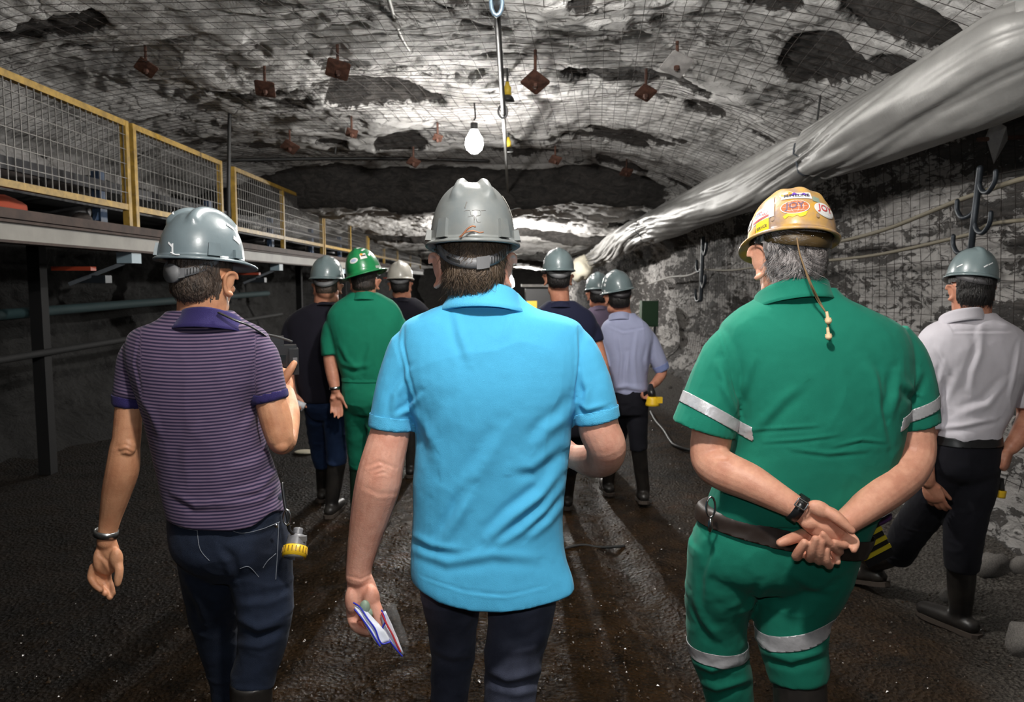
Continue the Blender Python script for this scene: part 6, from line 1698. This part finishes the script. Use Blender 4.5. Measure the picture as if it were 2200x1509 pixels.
limb(p.body, [(2185, 745, Y4, 28), (2205, 830, 3.24, 27), (2212, 890, 3.24, 25), (2196, 930, 3.2, 22), (2172, 962, 3.18, 16)], cap='round')
hand(p.body, P(2172, 962, 3.18), (-0.3, 0, -1), (-0.6, 0.6, 0), (-0.5, -0.8, 0), (1.1, 1.2, 0.8), 1.0, (0.3, 0.9, 0.4))
limb(p.body, [(2035, 960, Y4, 16), (1990, 1100, 3.42, 14)], cap='round')
limb(p.body, [(2090, 960, Y4, 16), (2074, 1130, 3.29, 14)], cap='round')
bm_ = p.bodymesh(M_SKIN_FAR, 0.005, 2)
make_hair(bm_, HM, M_HAIR_BLACK, p.root, 0.010, -0.078, -0.02, 1500, 0.02, 0.1, 0.008, 14)
g = Geo()
sections(g, [(672, 2045, 2132, 0.07), (688, 2028, 2150, 0.09), (704, 1996, 2180, 0.105), (735, 1976, 2204, 0.12), (780, 1978, 2204, 0.13), (840, 2006, 2180, 0.128), (890, 2008, 2160, 0.122), (925, 2004, 2142, 0.12), (940, 2006, 2140, 0.118)], Y4, n=36)
limb(g, [(2012, 735, Y4, 30), (1996, 765, Y4, 31), (1990, 830, 3.24, 31), (1992, 890, 3.24, 30), (1992, 920, 3.24, 29)], n=20)
limb(g, [(2170, 735, Y4, 30), (2190, 765, Y4, 32), (2203, 820, 3.24, 33), (2208, 872, 3.24, 32)], n=20)
fl = [([(2110, 700), (2105, 760), (2090, 800), (2085, 840)], 8, 0.007), ([(2035, 690), (2050, 712), (2100, 712), (2170, 712)], 3, -0.003), ([(2028, 780), (2020, 820), (2022, 860)], 6, 0.006), ([(2160, 820), (2120, 870), (2060, 890)], 9, 0.008), ([(2010, 745), (2030, 780), (2040, 800)], 6, 0.006), ([(2015, 920), (2070, 915), (2140, 900)], 6, 0.007), ([(2190, 740), (2180, 800), (2170, 850)], 5, 0.005), ([(2060, 800), (2040, 850), (2020, 880)], 9, 0.005)]
shirt = p.garment('white_shirt', g, M_WHITE, 0.006, 3, 0.0045, 7, 41, fl)
collar(P(2090, 672, 3.165), 0.078, 0.080, 0.024, -0.026, 0.010, shirt, M_WHITE, tilt=0.38, roll=0.05)
g = Geo()
sections(g, [(925, 2006, 2140, 0.112), (960, 2002, 2142, 0.118), (1010, 2004, 2136, 0.11), (1035, 2030, 2110, 0.07)], Y4, n=30)
limb(g, [(2040, 975, 3.26, 46), (2026, 1030, 3.3, 45), (1992, 1090, 3.42, 43), (1950, 1150, 3.55, 38), (1928, 1195, 3.66, 33)], n=18)
limb(g, [(2094, 975, 3.26, 50), (2090, 1030, 3.26, 51), (2076, 1100, 3.28, 47), (2070, 1160, 3.3, 40), (2066, 1222, 3.32, 36)], n=18)
tr = p.garment('black_trousers', g, M_BLACKT, 0.008, 8, 0.004, 8, 45, stretch=(1, 1, 1.5))
band(tr.data, P(2073, 942, Y4), (0, 0, 1), -0.018, 0.018, 0.4, 0.003, 'belt', M_BLACKPL, tr)
boot(P(1868, 1290, 3.88).x, 3.85, 0.03, 20, P(1926, 1188, 3.66), 0.058, 0.25, parent=p.root)
boot(P(2066, 1375, 3.36).x, 3.38, 0.0, 25, P(2066, 1205, 3.32), 0.062, 0.0, parent=p.root)
h = Hat('slate grey hard hat on the white-shirted man by the right wall', hat_frame(HM, -0.006, 0.050, 3, 8, 0.93), M_HAT_GREY, 'cap', 0.104, 0.128, 0.140, 0.009, 0.02)
h.nape(0.03, 0.03, 1.2, 0.092, 0.112, mat('hat_sweatband', (0.10, 0.095, 0.10), 0.5), False)
h.strips([(0.02, 0.17, 0.022, 0.005, 0.6), (0.25, 0.24, 0.03, 0.005, 0.5), (-1.0, 0.16, 0.03, 0.005, 0.4)])
# yellow lamp at his right hip
root = empty('cap_lamp', tuple(P(2148, 1040, 3.25)), 'yellow cap lamp hanging in the shade at the hip of the white-shirted man', 'lamp')
c = P(2144, 1052, 3.25); g = Geo(); g.tube([c + Vector((0, 0, 0.05)), c], [0.02, 0.026], 12, cap='flat'); obj('housing', g.mesh('housing'), M_BLACKPL, root)
g = Geo(); g.tube([c, c - Vector((0.005, 0, 0.03))], 0.034, 14, cap='flat'); obj('rim', g.mesh('rim'), bpy.data.materials['yellow_plastic'], root)
g = Geo(); g.tube([c + Vector((0, 0, 0.05)), P(2146, 1010, 3.24), P(2146, 960, 3.2), P(2135, 940, 3.18)], 0.005, 6); obj('cable', g.mesh('cable'), M_BLACKPL, root)

# ------------------------------------------------------------------ 5. black T-shirt, left middle distance
def far_hat(HM, label, m, s=0.96, strips=(), pitch=2, roll=0, style='cap', **k):
    h = Hat(label, hat_frame(HM, -0.008, 0.050, pitch, roll, s), m, style, 0.108, 0.138, k.pop('H', 0.148), k.pop('flange', 0.011), k.pop('visor', 0.038), **k)
    h.strips(strips)
    return h
M_BLK = fabric('black_jersey', (0.012, 0.011, 0.019), 0.2, 0.08, 0.05)
M_DENIM3 = fabric('mid_blue_denim', (0.022, 0.045, 0.115), 0.4, 0.15, 0.05, col2=(0.011, 0.022, 0.06))
Y5 = 5.15
p = Person('person in a black T-shirt and blue jeans carrying a rolled white paper', P(690, 700, Y5).x, Y5)
HM = head_frame(704, 616, Y5, 0, 2, 0, 1.03)
add_head(p.body, HM)
limb(p.body, [(701, 622, Y5, 22), (698, 645, Y5, 23), (695, 665, Y5, 21)], cap='round')
p.core(P(695, 675, Y5), P(700, 840, Y5))
limb(p.body, [(640, 690, Y5, 12), (695, 672, Y5, 16), (745, 690, Y5, 12)], cap='round')
limb(p.body, [(632, 700, Y5, 16), (622, 740, 5.12, 16), (618, 785, 5.1, 14), (622, 820, 5.06, 11), (628, 845, 5.03, 9)], cap='round')
hand(p.body, P(628, 845, 5.03), (0.2, 0, -1), (0.3, -1, 0), (1, 0.2, 0), (0.8, 1.0, 0.7), 1.0)
limb(p.body, [(748, 700, Y5, 16), (756, 745, 5.16, 15), (758, 785, 5.17, 13), (752, 840, 5.1, 9)], cap='round')
hand(p.body, P(752, 842, 5.1), (0, 0, -1), (-0.3, -1, 0), (-1, 0.2, 0), (0.4, 0.5, 0.4), 1.0)
limb(p.body, [(680, 850, 5.15, 9), (684, 934, 5.26, 6)], cap='round'); limb(p.body, [(715, 850, 5.15, 9), (717, 950, 5.15, 6)], cap='round')
bm_ = p.bodymesh(M_SKIN_FAR, 0.007, 2); make_hair(bm_, HM, M_HAIR_SHORT, p.root, 0.003, -0.05, 0.0, 0)
g = Geo()
sections(g, [(648, 678, 722, 0.06), (658, 655, 735, 0.085), (672, 630, 752, 0.11), (695, 616, 764, 0.125), (730, 620, 762, 0.14), (780, 632, 752, 0.15), (820, 638, 748, 0.15), (850, 645, 744, 0.145), (862, 648, 742, 0.14)], Y5, n=30)
limb(g, [(640, 688, Y5, 21), (628, 710, Y5, 22), (620, 745, 5.12, 20), (617, 768, 5.11, 19)], n=16)
limb(g, [(742, 688, Y5, 21), (752, 710, Y5, 22), (757, 745, 5.14, 20), (758, 768, 5.15, 19)], n=16)
tee = p.garment('black_tee', g, M_BLK, 0.009, 3, 0.005, 6, 51)
collar(P(699, 650, 5.06), 0.070, 0.076, 0.004, -0.012, 0.010, tee, M_BLK, 'neckband', tilt=0.35)
g = Geo()
sections(g, [(842, 650, 742, 0.12), (870, 650, 744, 0.125), (900, 672, 730, 0.08)], Y5, n=24)
limb(g, [(678, 865, 5.16, 26), (680, 890, 5.18, 25), (684, 940, 5.3, 22), (692, 1000, 5.42, 18)], n=14); limb(g, [(716, 865, 5.15, 27), (718, 890, 5.15, 27), (722, 940, 5.14, 24), (724, 998, 5.14, 22)], n=14)
p.garment('jeans', g, M_DENIM3, 0.009, 8, 0.006, 8, 55, stretch=(1, 1, 1.8))
boot(P(691, 1068, 5.5).x, 5.55, 0.0, 4, P(692, 990, 5.42), 0.052, parent=p.root, vox=0.009); boot(P(716, 1112, 5.2).x, 5.17, 0.0, -6, P(724, 992, 5.14), 0.062, parent=p.root, vox=0.009)
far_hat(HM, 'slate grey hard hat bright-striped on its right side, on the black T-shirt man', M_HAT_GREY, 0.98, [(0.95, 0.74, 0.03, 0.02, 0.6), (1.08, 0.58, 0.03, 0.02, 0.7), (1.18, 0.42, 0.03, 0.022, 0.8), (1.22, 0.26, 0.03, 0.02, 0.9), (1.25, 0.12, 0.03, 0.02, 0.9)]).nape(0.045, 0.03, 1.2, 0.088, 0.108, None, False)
g = Geo(); g.tube(px3([(612, 858, 5.0), (655, 874, 5.0)]), 0.024, 14, cap='flat'); g.tube(px3([(614, 866, 4.99), (650, 880, 5.0)]), 0.014, 10, cap='flat')
tag(obj('paper_roll', g.mesh('paper_roll'), mat('white_paper', (0.62, 0.62, 0.66), 0.7)), 'rolled white paper in the left hand of the black T-shirt man', 'paper')
# ------------------------------------------------------------------ 6. far green uniform with wide green helmet
M_GREENF = fabric('green_twill_far', (0.008, 0.185, 0.105), 0.12, 0.1, 0.06)
Y6 = 4.85
p = Person('person in a green uniform and a wide-brimmed green helmet, behind the blue polo man', P(785, 700, Y6).x, Y6)
HM = head_frame(784, 606, Y6, -3, 2, 0, 1.0)
add_head(p.body, HM)
limb(p.body, [(784, 612, Y6, 24), (782, 632, Y6, 25), (782, 655, Y6, 22)], cap='round')
p.core(P(782, 665, Y6), P(785, 830, Y6))
limb(p.body, [(716, 690, Y6, 12), (782, 662, Y6, 16), (856, 690, Y6, 12)], cap='round')
limb(p.body, [(718, 700, Y6, 16), (712, 740, 4.84, 16), (710, 775, 4.83, 15), (716, 815, 4.8, 13), (721, 838, 4.78, 10)], cap='round')
hand(p.body, P(721, 840, 4.78), (0.05, 0, -1), (0.1, -1, 0), (1, 0.1, 0), (0.3, 0.35, 0.3), 1.0)
limb(p.body, [(856, 700, Y6, 16), (866, 745, 4.86, 15), (868, 790, 4.86, 14), (862, 840, 4.8, 10)], cap='round')
hand(p.body, P(862, 842, 4.8), (0, 0, -1), (-0.1, -1, 0), (-1, 0.1, 0), (0.4, 0.4, 0.3), 1.0)
limb(p.body, [(765, 850, 4.85, 9), (765, 934, 4.91, 6)], cap='round'); limb(p.body, [(810, 850, 4.85, 9), (810, 950, 4.83, 6)], cap='round')
bm_ = p.bodymesh(M_SKIN_FAR, 0.007, 2); make_hair(bm_, HM, M_HAIR_DARK, p.root, 0.006, -0.06, -0.01, 0)
g = Geo()
sections(g, [(628, 752, 812, 0.07), (642, 735, 838, 0.09), (658, 715, 856, 0.11), (685, 703, 868, 0.125), (730, 712, 866, 0.138), (780, 726, 852, 0.138), (806, 734, 846, 0.128), (815, 736, 844, 0.122)], Y6, n=30)
limb(g, [(728, 690, Y6, 22), (716, 710, Y6, 23), (710, 740, 4.84, 21), (711, 764, 4.83, 20)], n=16)
limb(g, [(846, 690, Y6, 22), (858, 710, Y6, 23), (866, 745, 4.86, 20), (868, 768, 4.86, 19)], n=16)
fl = [([(735, 780), (755, 790), (790, 785)], 6, 0.01), ([(730, 740), (745, 770), (770, 795)], 6, 0.008), ([(800, 740), (790, 770), (785, 800)], 7, 0.008)]
sh6 = p.garment('green_shirt', g, M_GREENF, 0.008, 3, 0.005, 6, 61, fl)
collar(P(782, 632, 4.765), 0.078, 0.082, 0.018, -0.030, 0.02, sh6, M_GREENF, tilt=0.38)
g = Geo()
sections(g, [(802, 736, 842, 0.118), (815, 735, 843, 0.12), (860, 736, 842, 0.13), (890, 755, 822, 0.08)], Y6, n=24)
limb(g, [(765, 845, 4.86, 30), (766, 880, 4.88, 29), (766, 940, 4.94, 24), (767, 985, 4.98, 19), (767, 1005, 5.0, 17)], n=14); limb(g, [(812, 845, 4.86, 30), (812, 880, 4.86, 29), (814, 940, 4.84, 26), (814, 1000, 4.82, 22)], n=14)
tr6 = p.garment('green_trousers', g, M_GREENF, 0.009, 8, 0.006, 8, 65, stretch=(1, 1, 1.6))
band(tr6.data, P(788, 810, Y6), (0, 0, 1), -0.022, 0.02, 0.3, 0.003, 'waistband', M_GREENF, tr6)
boot(P(767, 1080, 5.05).x, 5.06, 0.0, 2, P(767, 995, 5.0), 0.052, parent=p.root, vox=0.009, m=mat('green_black_boot', (0.012, 0.035, 0.02), 0.45)); boot(P(814, 1110, 4.85).x, 4.85, 0.0, -4, P(814, 990, 4.82), 0.058, parent=p.root, vox=0.009)
wrist_band(P(719, 834, 4.78), (0.05, 0, -1), 0.030, 0.02, 0.004, M_SHINY, 'wrist_watch', p.root, (1, 0.9), up=(0, -1, 0))
h = far_hat(HM, 'bright green wide-brimmed helmet tilted to the right, with stickers and bright strips', M_HAT_GREEN, 1.0, [(0.55, 0.80, 0.035, 0.012, 0.55), (0.85, 0.64, 0.04, 0.014, 0.5), (1.05, 0.42, 0.035, 0.014, 0.5)], pitch=-2, roll=-16, style='brim', H=0.165, flange=0.034, visor=0.02, ridge=0.008)
st = h.oval('sticker', -0.15, 0.34, 0.062, 0.036, M_ST_W, 0.002); h.oval('print', -0.15, 0.34, 0.04, 0.018, mat('pale_blue_print', (0.45, 0.52, 0.72), 0.5), 0.003, st)
st = h.rect('sticker', 0.52, 0.40, 0.045, 0.038, M_ST_W, 0.002); h.oval('print', 0.44, 0.46, 0.02, 0.018, M_ST_OR, 0.003, st); h.rect('print', 0.55, 0.41, 0.032, 0.009, M_ST_K, 0.003, st); h.rect('sticker', 1.25, 0.06, 0.05, 0.014, mat('sticker_grey', (0.4, 0.42, 0.38), 0.5), 0.002)
# ------------------------------------------------------------------ 7. dark shirt, white helmet
Y7 = 6.3
p = Person('person in a black shirt and off-white helmet behind the far green uniform', P(865, 650, Y7).x, Y7)
HM = head_frame(860, 612, Y7, 4, 2, 0, 1.0)
add_head(p.body, HM)
limb(p.body, [(861, 616, Y7, 18), (864, 634, Y7, 19), (866, 648, Y7, 17)], cap='round')
p.core(P(866, 655, Y7), P(868, 790, Y7))
limb(p.body, [(815, 675, Y7, 9), (866, 655, Y7, 12), (915, 675, Y7, 9)], cap='round')
for sx, x0 in ((-1, 818), (1, 914)):
    limb(p.body, [(x0, 680, Y7, 12), (x0 + sx * 6, 740, Y7, 11), (x0 + sx * 4, 795, 6.2, 7)], cap='round'); hand(p.body, P(x0 + sx * 4, 796, 6.2), (0, 0, -1), (0, -1, 0), (-sx, 0, 0))
limb(p.body, [(850, 800, 6.30, 7), (850, 877, 6.34, 5)], cap='round'); limb(p.body, [(885, 800, 6.30, 7), (885, 879, 6.28, 5)], cap='round')
bm_ = p.bodymesh(M_SKIN_FAR, 0.008, 2); make_hair(bm_, HM, M_HAIR_BLACK, p.root, 0.007, -0.07, -0.02, 0)
g = Geo()
sections(g, [(640, 840, 892, 0.07), (654, 822, 910, 0.1), (675, 805, 926, 0.12), (710, 810, 922, 0.13), (760, 820, 914, 0.13), (800, 824, 910, 0.125)], Y7, n=26)
limb(g, [(822, 675, Y7, 16), (814, 700, Y7, 16), (811, 725, Y7, 15)], n=14); limb(g, [(910, 675, Y7, 16), (918, 700, Y7, 16), (921, 725, Y7, 15)], n=14)
sh7 = p.garment('black_shirt', g, M_BLK, 0.010, 3, 0.005, 6, 71); collar(P(865, 642, 6.22), 0.072, 0.078, 0.012, -0.022, 0.016, sh7, M_BLK, tilt=0.36)
g = Geo(); sections(g, [(790, 826, 908, 0.12), (830, 826, 908, 0.12), (850, 830, 905, 0.1)], Y7, n=20)
limb(g, [(848, 840, 6.32, 21), (850, 920, 6.4, 16)], n=12); limb(g, [(886, 840, 6.28, 21), (885, 920, 6.25, 17)], n=12)
p.garment('dark_trousers', g, M_BLACKT, 0.011, 8, 0.005, 8, 75)
boot(P(850, 985, 6.45).x, 6.45, 0.0, 2, P(850, 910, 6.4), 0.055, parent=p.root, vox=0.01); boot(P(885, 990, 6.3).x, 6.25, 0.0, -2, P(885, 910, 6.25), 0.058, parent=p.root, vox=0.01)
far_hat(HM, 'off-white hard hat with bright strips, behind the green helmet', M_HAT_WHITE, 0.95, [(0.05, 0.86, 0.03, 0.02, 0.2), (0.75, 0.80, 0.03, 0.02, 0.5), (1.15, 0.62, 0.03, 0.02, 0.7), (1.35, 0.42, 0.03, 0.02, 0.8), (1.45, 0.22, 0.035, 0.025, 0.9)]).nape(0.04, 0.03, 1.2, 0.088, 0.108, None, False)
# ------------------------------------------------------------------ 8. navy polo
M_NAVY = fabric('navy_pique', (0.013, 0.015, 0.038), 0.15, 0.08, 0.05)
Y8 = 4.85
p = Person('person in a navy polo shirt directly behind the right shoulder of the blue polo man', P(1205, 700, Y8).x, Y8)
HM = head_frame(1199, 597, Y8, 2, 0, 0, 0.96)
add_head(p.body, HM, 1.1)
limb(p.body, [(1200, 610, Y8, 21), (1202, 632, Y8, 21), (1205, 655, Y8, 19)], cap='round')
p.core(P(1205, 668, Y8), P(1208, 850, Y8))
limb(p.body, [(1146, 695, Y8, 12), (1205, 668, Y8, 16), (1268, 695, Y8, 12)], cap='round')
for sx, pts in ((-1, [(1144, 700, Y8, 16), (1134, 750, Y8, 15), (1128, 800, 4.8, 13), (1130, 860, 4.7, 9)]), (1, [(1270, 700, Y8, 16), (1283, 745, 4.84, 15), (1295, 790, 4.82, 14), (1302, 830, 4.85, 11), (1290, 862, 4.9, 9)])):
    limb(p.body, pts, cap='round'); q = pts[-1]; hand(p.body, P(q[0], q[1], q[2]), (0, 0.3, -1), (-sx * 0.5, -0.8, 0), (-sx, 0.3, 0), (0.5, 0.6, 0.5))
limb(p.body, [(1185, 870, 4.85, 9), (1182, 958, 4.96, 6)], cap='round'); limb(p.body, [(1232, 870, 4.85, 9), (1227, 962, 5.04, 6)], cap='round')
bm_ = p.bodymesh(M_SKIN_FAR, 0.007, 2); make_hair(bm_, HM, M_HAIR_BLACK, p.root, 0.008, -0.07, -0.015, 0)
g = Geo()
sections(g, [(646, 1176, 1234, 0.065), (658, 1160, 1252, 0.09), (672, 1142, 1272, 0.11), (700, 1132, 1284, 0.125), (745, 1140, 1274, 0.14), (800, 1148, 1264, 0.138), (860, 1152, 1260, 0.13), (890, 1154, 1260, 0.13)], Y8, n=30)
limb(g, [(1155, 695, Y8, 20), (1143, 715, Y8, 21), (1136, 745, Y8, 19)], n=16); limb(g, [(1258, 695, Y8, 20), (1271, 712, Y8, 21), (1280, 736, 4.84, 19)], n=16)
sh8 = p.garment('navy_polo', g, M_NAVY, 0.009, 3, 0.005, 6, 81); collar(P(1205, 650, 4.765), 0.074, 0.08, 0.010, -0.026, 0.022, sh8, M_NAVY, tilt=0.38)
g = Geo(); sections(g, [(870, 1152, 1260, 0.12), (910, 1152, 1262, 0.125), (935, 1156, 1258, 0.11)], Y8, n=24)
limb(g, [(1180, 925, 4.9, 27), (1180, 1000, 5.05, 22), (1180, 1020, 5.08, 20)], n=14); limb(g, [(1236, 925, 4.9, 27), (1230, 980, 5.1, 22), (1224, 1010, 5.2, 19)], n=14)
p.garment('dark_trousers', g, M_BLACKT, 0.010, 8, 0.005, 8, 85, stretch=(1, 1, 1.6))
boot(P(1180, 1080, 5.2).x, 5.15, 0.0, 2, P(1180, 1005, 5.08), 0.055, parent=p.root, vox=0.009); boot(P(1218, 1085, 5.35).x, 5.35, 0.0, -4, P(1224, 1000, 5.2), 0.056, parent=p.root, vox=0.009)
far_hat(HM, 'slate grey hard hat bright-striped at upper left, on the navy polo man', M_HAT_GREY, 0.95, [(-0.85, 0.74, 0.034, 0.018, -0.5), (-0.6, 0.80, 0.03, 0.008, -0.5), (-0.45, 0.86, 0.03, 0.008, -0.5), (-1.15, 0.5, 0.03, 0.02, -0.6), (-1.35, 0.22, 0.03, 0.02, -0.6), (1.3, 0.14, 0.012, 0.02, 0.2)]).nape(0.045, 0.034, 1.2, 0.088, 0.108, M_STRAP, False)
# ------------------------------------------------------------------ 9. lilac shirt
M_LILAC = fabric('lilac_grey_cloth', (0.15, 0.115, 0.175), 0.12, 0.08, 0.05)
Y9 = 6.5
p = Person('person in a lilac grey shirt between the navy polo and the pale blue shirt', P(1290, 680, Y9).x, Y9)
HM = head_frame(1284, 634, Y9, 6, 2, 0, 1.0)
add_head(p.body, HM)
limb(p.body, [(1285, 638, Y9, 17), (1288, 655, Y9, 18), (1290, 668, Y9, 15)], cap='round')
p.core(P(1290, 672, Y9), P(1292, 800, Y9)); limb(p.body, [(1255, 690, Y9, 9), (1290, 672, Y9, 12), (1328, 690, Y9, 9)], cap='round')
for sx, x0 in ((-1, 1252), (1, 1330)):
    limb(p.body, [(x0, 692, Y9, 11), (x0 + sx * 6, 745, Y9, 10), (x0 + sx * 4, 795, 6.4, 7)], cap='round'); hand(p.body, P(x0 + sx * 4, 796, 6.4), (0, 0, -1), (0, -1, 0), (-sx, 0, 0))
limb(p.body, [(1278, 805, 6.50, 7), (1278, 872, 6.54, 5)], cap='round'); limb(p.body, [(1306, 805, 6.50, 7), (1306, 878, 6.48, 5)], cap='round')
bm_ = p.bodymesh(M_SKIN_FAR, 0.008, 2); make_hair(bm_, HM, M_HAIR_BLACK, p.root, 0.008, -0.07, -0.02, 0)
g = Geo(); sections(g, [(660, 1270, 1312, 0.07), (672, 1256, 1328, 0.1), (690, 1244, 1338, 0.12), (725, 1248, 1334, 0.13), (780, 1254, 1328, 0.125), (815, 1256, 1326, 0.12)], Y9, n=26)
limb(g, [(1256, 690, Y9, 14), (1249, 715, Y9, 14), (1246, 740, Y9, 13)], n=14); limb(g, [(1326, 690, Y9, 14), (1333, 715, Y9, 14), (1336, 740, Y9, 13)], n=14)
sh9 = p.garment('lilac_shirt', g, M_LILAC, 0.010, 3, 0.006, 6, 91); collar(P(1290, 660, 6.42), 0.072, 0.078, 0.014, -0.02, 0.012, sh9, M_LILAC, tilt=0.36)
g = Geo(); sections(g, [(805, 1257, 1325, 0.115), (840, 1257, 1325, 0.12), (855, 1260, 1322, 0.1)], Y9, n=20); limb(g, [(1276, 845, 6.52, 18), (1278, 910, 6.58, 14)], n=12); limb(g, [(1308, 845, 6.48, 18), (1306, 915, 6.45, 14)], n=12)
p.garment('dark_trousers', g, M_BLACKT, 0.011, 8, 0.005, 8, 95)
boot(P(1278, 968, 6.7).x, 6.62, 0.0, 2, P(1278, 902, 6.58), 0.054, parent=p.root, vox=0.01); boot(P(1306, 975, 6.5).x, 6.45, 0.0, -2, P(1306, 905, 6.45), 0.055, parent=p.root, vox=0.01)
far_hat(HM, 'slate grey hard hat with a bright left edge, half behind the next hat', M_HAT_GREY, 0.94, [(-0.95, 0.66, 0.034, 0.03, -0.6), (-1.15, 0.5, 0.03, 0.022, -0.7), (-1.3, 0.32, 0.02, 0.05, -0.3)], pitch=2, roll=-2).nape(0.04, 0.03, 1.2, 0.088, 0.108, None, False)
# ------------------------------------------------------------------ 10. light blue shirt
M_LBLUESH = fabric('pale_blue_shirting', (0.36, 0.385, 0.56), 0.06, 0.06, 0.1, 0.75)
Y10 = 5.3
p = Person('person in a pale blue shirt with rolled sleeves and black trousers', P(1345, 700, Y10).x, Y10)
HM = head_frame(1326, 640, Y10, 12, 3, 0, 0.98)
add_head(p.body, HM)
limb(p.body, [(1330, 646, Y10, 20), (1334, 664, Y10, 20), (1340, 680, Y10, 18)], cap='round')
p.core(P(1344, 695, Y10), P(1352, 840, Y10)); limb(p.body, [(1300, 715, Y10, 10), (1344, 695, Y10, 14), (1390, 715, Y10, 10)], cap='round')
limb(p.body, [(1302, 720, Y10, 14), (1296, 770, 5.28, 13), (1300, 812, 5.2, 10), (1306, 838, 5.15, 8)], cap='round'); hand(p.body, P(1306, 840, 5.15), (0, 0, -1), (0.2, -1, 0), (1, 0, 0), (0.5, 0.6, 0.4))
limb(p.body, [(1390, 720, Y10, 14), (1408, 760, 5.3, 13), (1423, 796, 5.3, 11), (1412, 818, 5.25, 10), (1402, 828, 5.2, 8)], cap='round'); hand(p.body, P(1402, 828, 5.2), (-0.25, -0.1, -0.9), (-0.9, 0, 0.2), (0, -1, 0), (1.0, 1.2, 0.8), 0.95)
limb(p.body, [(1340, 860, 5.30, 8), (1326, 944, 5.43, 6)], cap='round'); limb(p.body, [(1366, 860, 5.30, 8), (1370, 944, 5.30, 6)], cap='round')
bm_ = p.bodymesh(M_SKIN_FAR, 0.007, 2); make_hair(bm_, HM, M_HAIR_BLACK, p.root, 0.010, -0.075, -0.02, 0)
g = Geo(); sections(g, [(672, 1318, 1364, 0.065), (684, 1308, 1376, 0.085), (698, 1294, 1392, 0.105), (725, 1288, 1404, 0.12), (765, 1300, 1396, 0.128), (810, 1308, 1390, 0.125), (835, 1312, 1391, 0.125), (846, 1320, 1386, 0.118)], Y10, n=30)
limb(g, [(1310, 712, Y10, 18), (1300, 735, Y10, 18), (1297, 765, 5.28, 17), (1298, 790, 5.26, 15)], n=16); limb(g, [(1380, 712, Y10, 18), (1396, 735, Y10, 19), (1411, 768, 5.3, 18), (1424, 796, 5.3, 15)], n=16)
fl = [([(1330, 720), (1336, 770), (1330, 830)], 4, 0.006), ([(1368, 715), (1362, 770), (1368, 830)], 4, 0.006), ([(1350, 760), (1346, 800), (1348, 835)], 4, 0.007), ([(1394, 740), (1388, 775), (1392, 800)], 4, 0.006), ([(1310, 700), (1340, 712), (1385, 704)], 2.5, -0.005), ([(1320, 835), (1345, 830), (1380, 838)], 5, 0.009)]
sh = p.garment('pale_blue_shirt', g, M_LBLUESH, 0.008, 3, 0.006, 6, 101, fl); collar(P(1336, 676, 5.22), 0.072, 0.076, 0.020, -0.028, 0.014, sh, M_LBLUESH, tilt=0.36)
a = P(1411, 768, 5.3); b = P(1424, 796, 5.3); band(sh.data, b, (b - a).normalized(), -0.045, 0.006, 0.10, 0.003, 'rolled_cuff', fabric('blue_cuff', (0.24, 0.30, 0.56)), sh)
g = Geo(); sections(g, [(832, 1316, 1391, 0.115), (860, 1314, 1392, 0.12), (890, 1316, 1392, 0.11)], Y10, n=24)
limb(g, [(1338, 880, 5.34, 25), (1326, 940, 5.45, 20), (1316, 985, 5.55, 17)], n=14); limb(g, [(1366, 880, 5.3, 27), (1370, 930, 5.28, 22), (1372, 968, 5.28, 20)], n=14)
p.garment('black_trousers', g, M_BLACKT, 0.009, 8, 0.005, 8, 105, stretch=(1, 1, 1.6))
boot(P(1308, 1065, 5.65).x, 5.7, 0.0, 3, P(1316, 978, 5.55), 0.05, parent=p.root, vox=0.009); boot(P(1379, 1080, 5.45).x, 5.4, 0.015, -4, P(1372, 960, 5.28), 0.056, 0.12, parent=p.root, vox=0.009)
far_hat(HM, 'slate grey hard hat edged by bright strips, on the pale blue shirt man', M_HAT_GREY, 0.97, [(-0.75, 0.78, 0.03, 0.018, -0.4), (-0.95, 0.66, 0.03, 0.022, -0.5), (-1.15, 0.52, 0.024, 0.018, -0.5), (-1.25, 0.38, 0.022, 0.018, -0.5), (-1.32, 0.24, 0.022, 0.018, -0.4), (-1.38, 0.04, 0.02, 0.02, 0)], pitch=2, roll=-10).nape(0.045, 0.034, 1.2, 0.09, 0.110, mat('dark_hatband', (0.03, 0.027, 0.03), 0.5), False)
root = empty('cap_lamp', tuple(P(1402, 850, 5.1)), 'yellow cap lamp dangling from the hand of the pale blue shirt man', 'lamp')
c = P(1402, 862, 5.1); g = Geo(); g.tube([c + Vector((0, 0, 0.03)), c - Vector((0, 0, 0.03))], [0.035, 0.05], 14, cap='flat'); obj('rim', g.mesh('rim'), bpy.data.materials['yellow_plastic'], root)
g = Geo(); g.box(c + Vector((0.04, -0.02, 0.01)), (0.04, 0.03, 0.04)); obj('clip', g.mesh('clip', False), bpy.data.materials['yellow_plastic'], root)
g = Geo(); g.tube([c + Vector((0, 0, 0.03)), P(1400, 845, 5.1), P(1398, 830, 5.14)], [0.02, 0.028, 0.018], 8); obj('strap', g.mesh('strap'), M_BLACKPL, root)
root = empty('lamp_reflector', tuple(P(1426, 826, 6.6)), 'pale round disc lying against the foot of the far right rib', 'disc')
c = P(1427, 826, 11.5); zc = c.z
g = Geo(); g.tube([c, c + Vector((0.0, 0.06, 0.0))], [0.115, 0.09], 20, cap='flat', sub=1); obj('disc', g.mesh('disc'), mat('pale_disc', (0.30, 0.29, 0.25), 0.6), root)
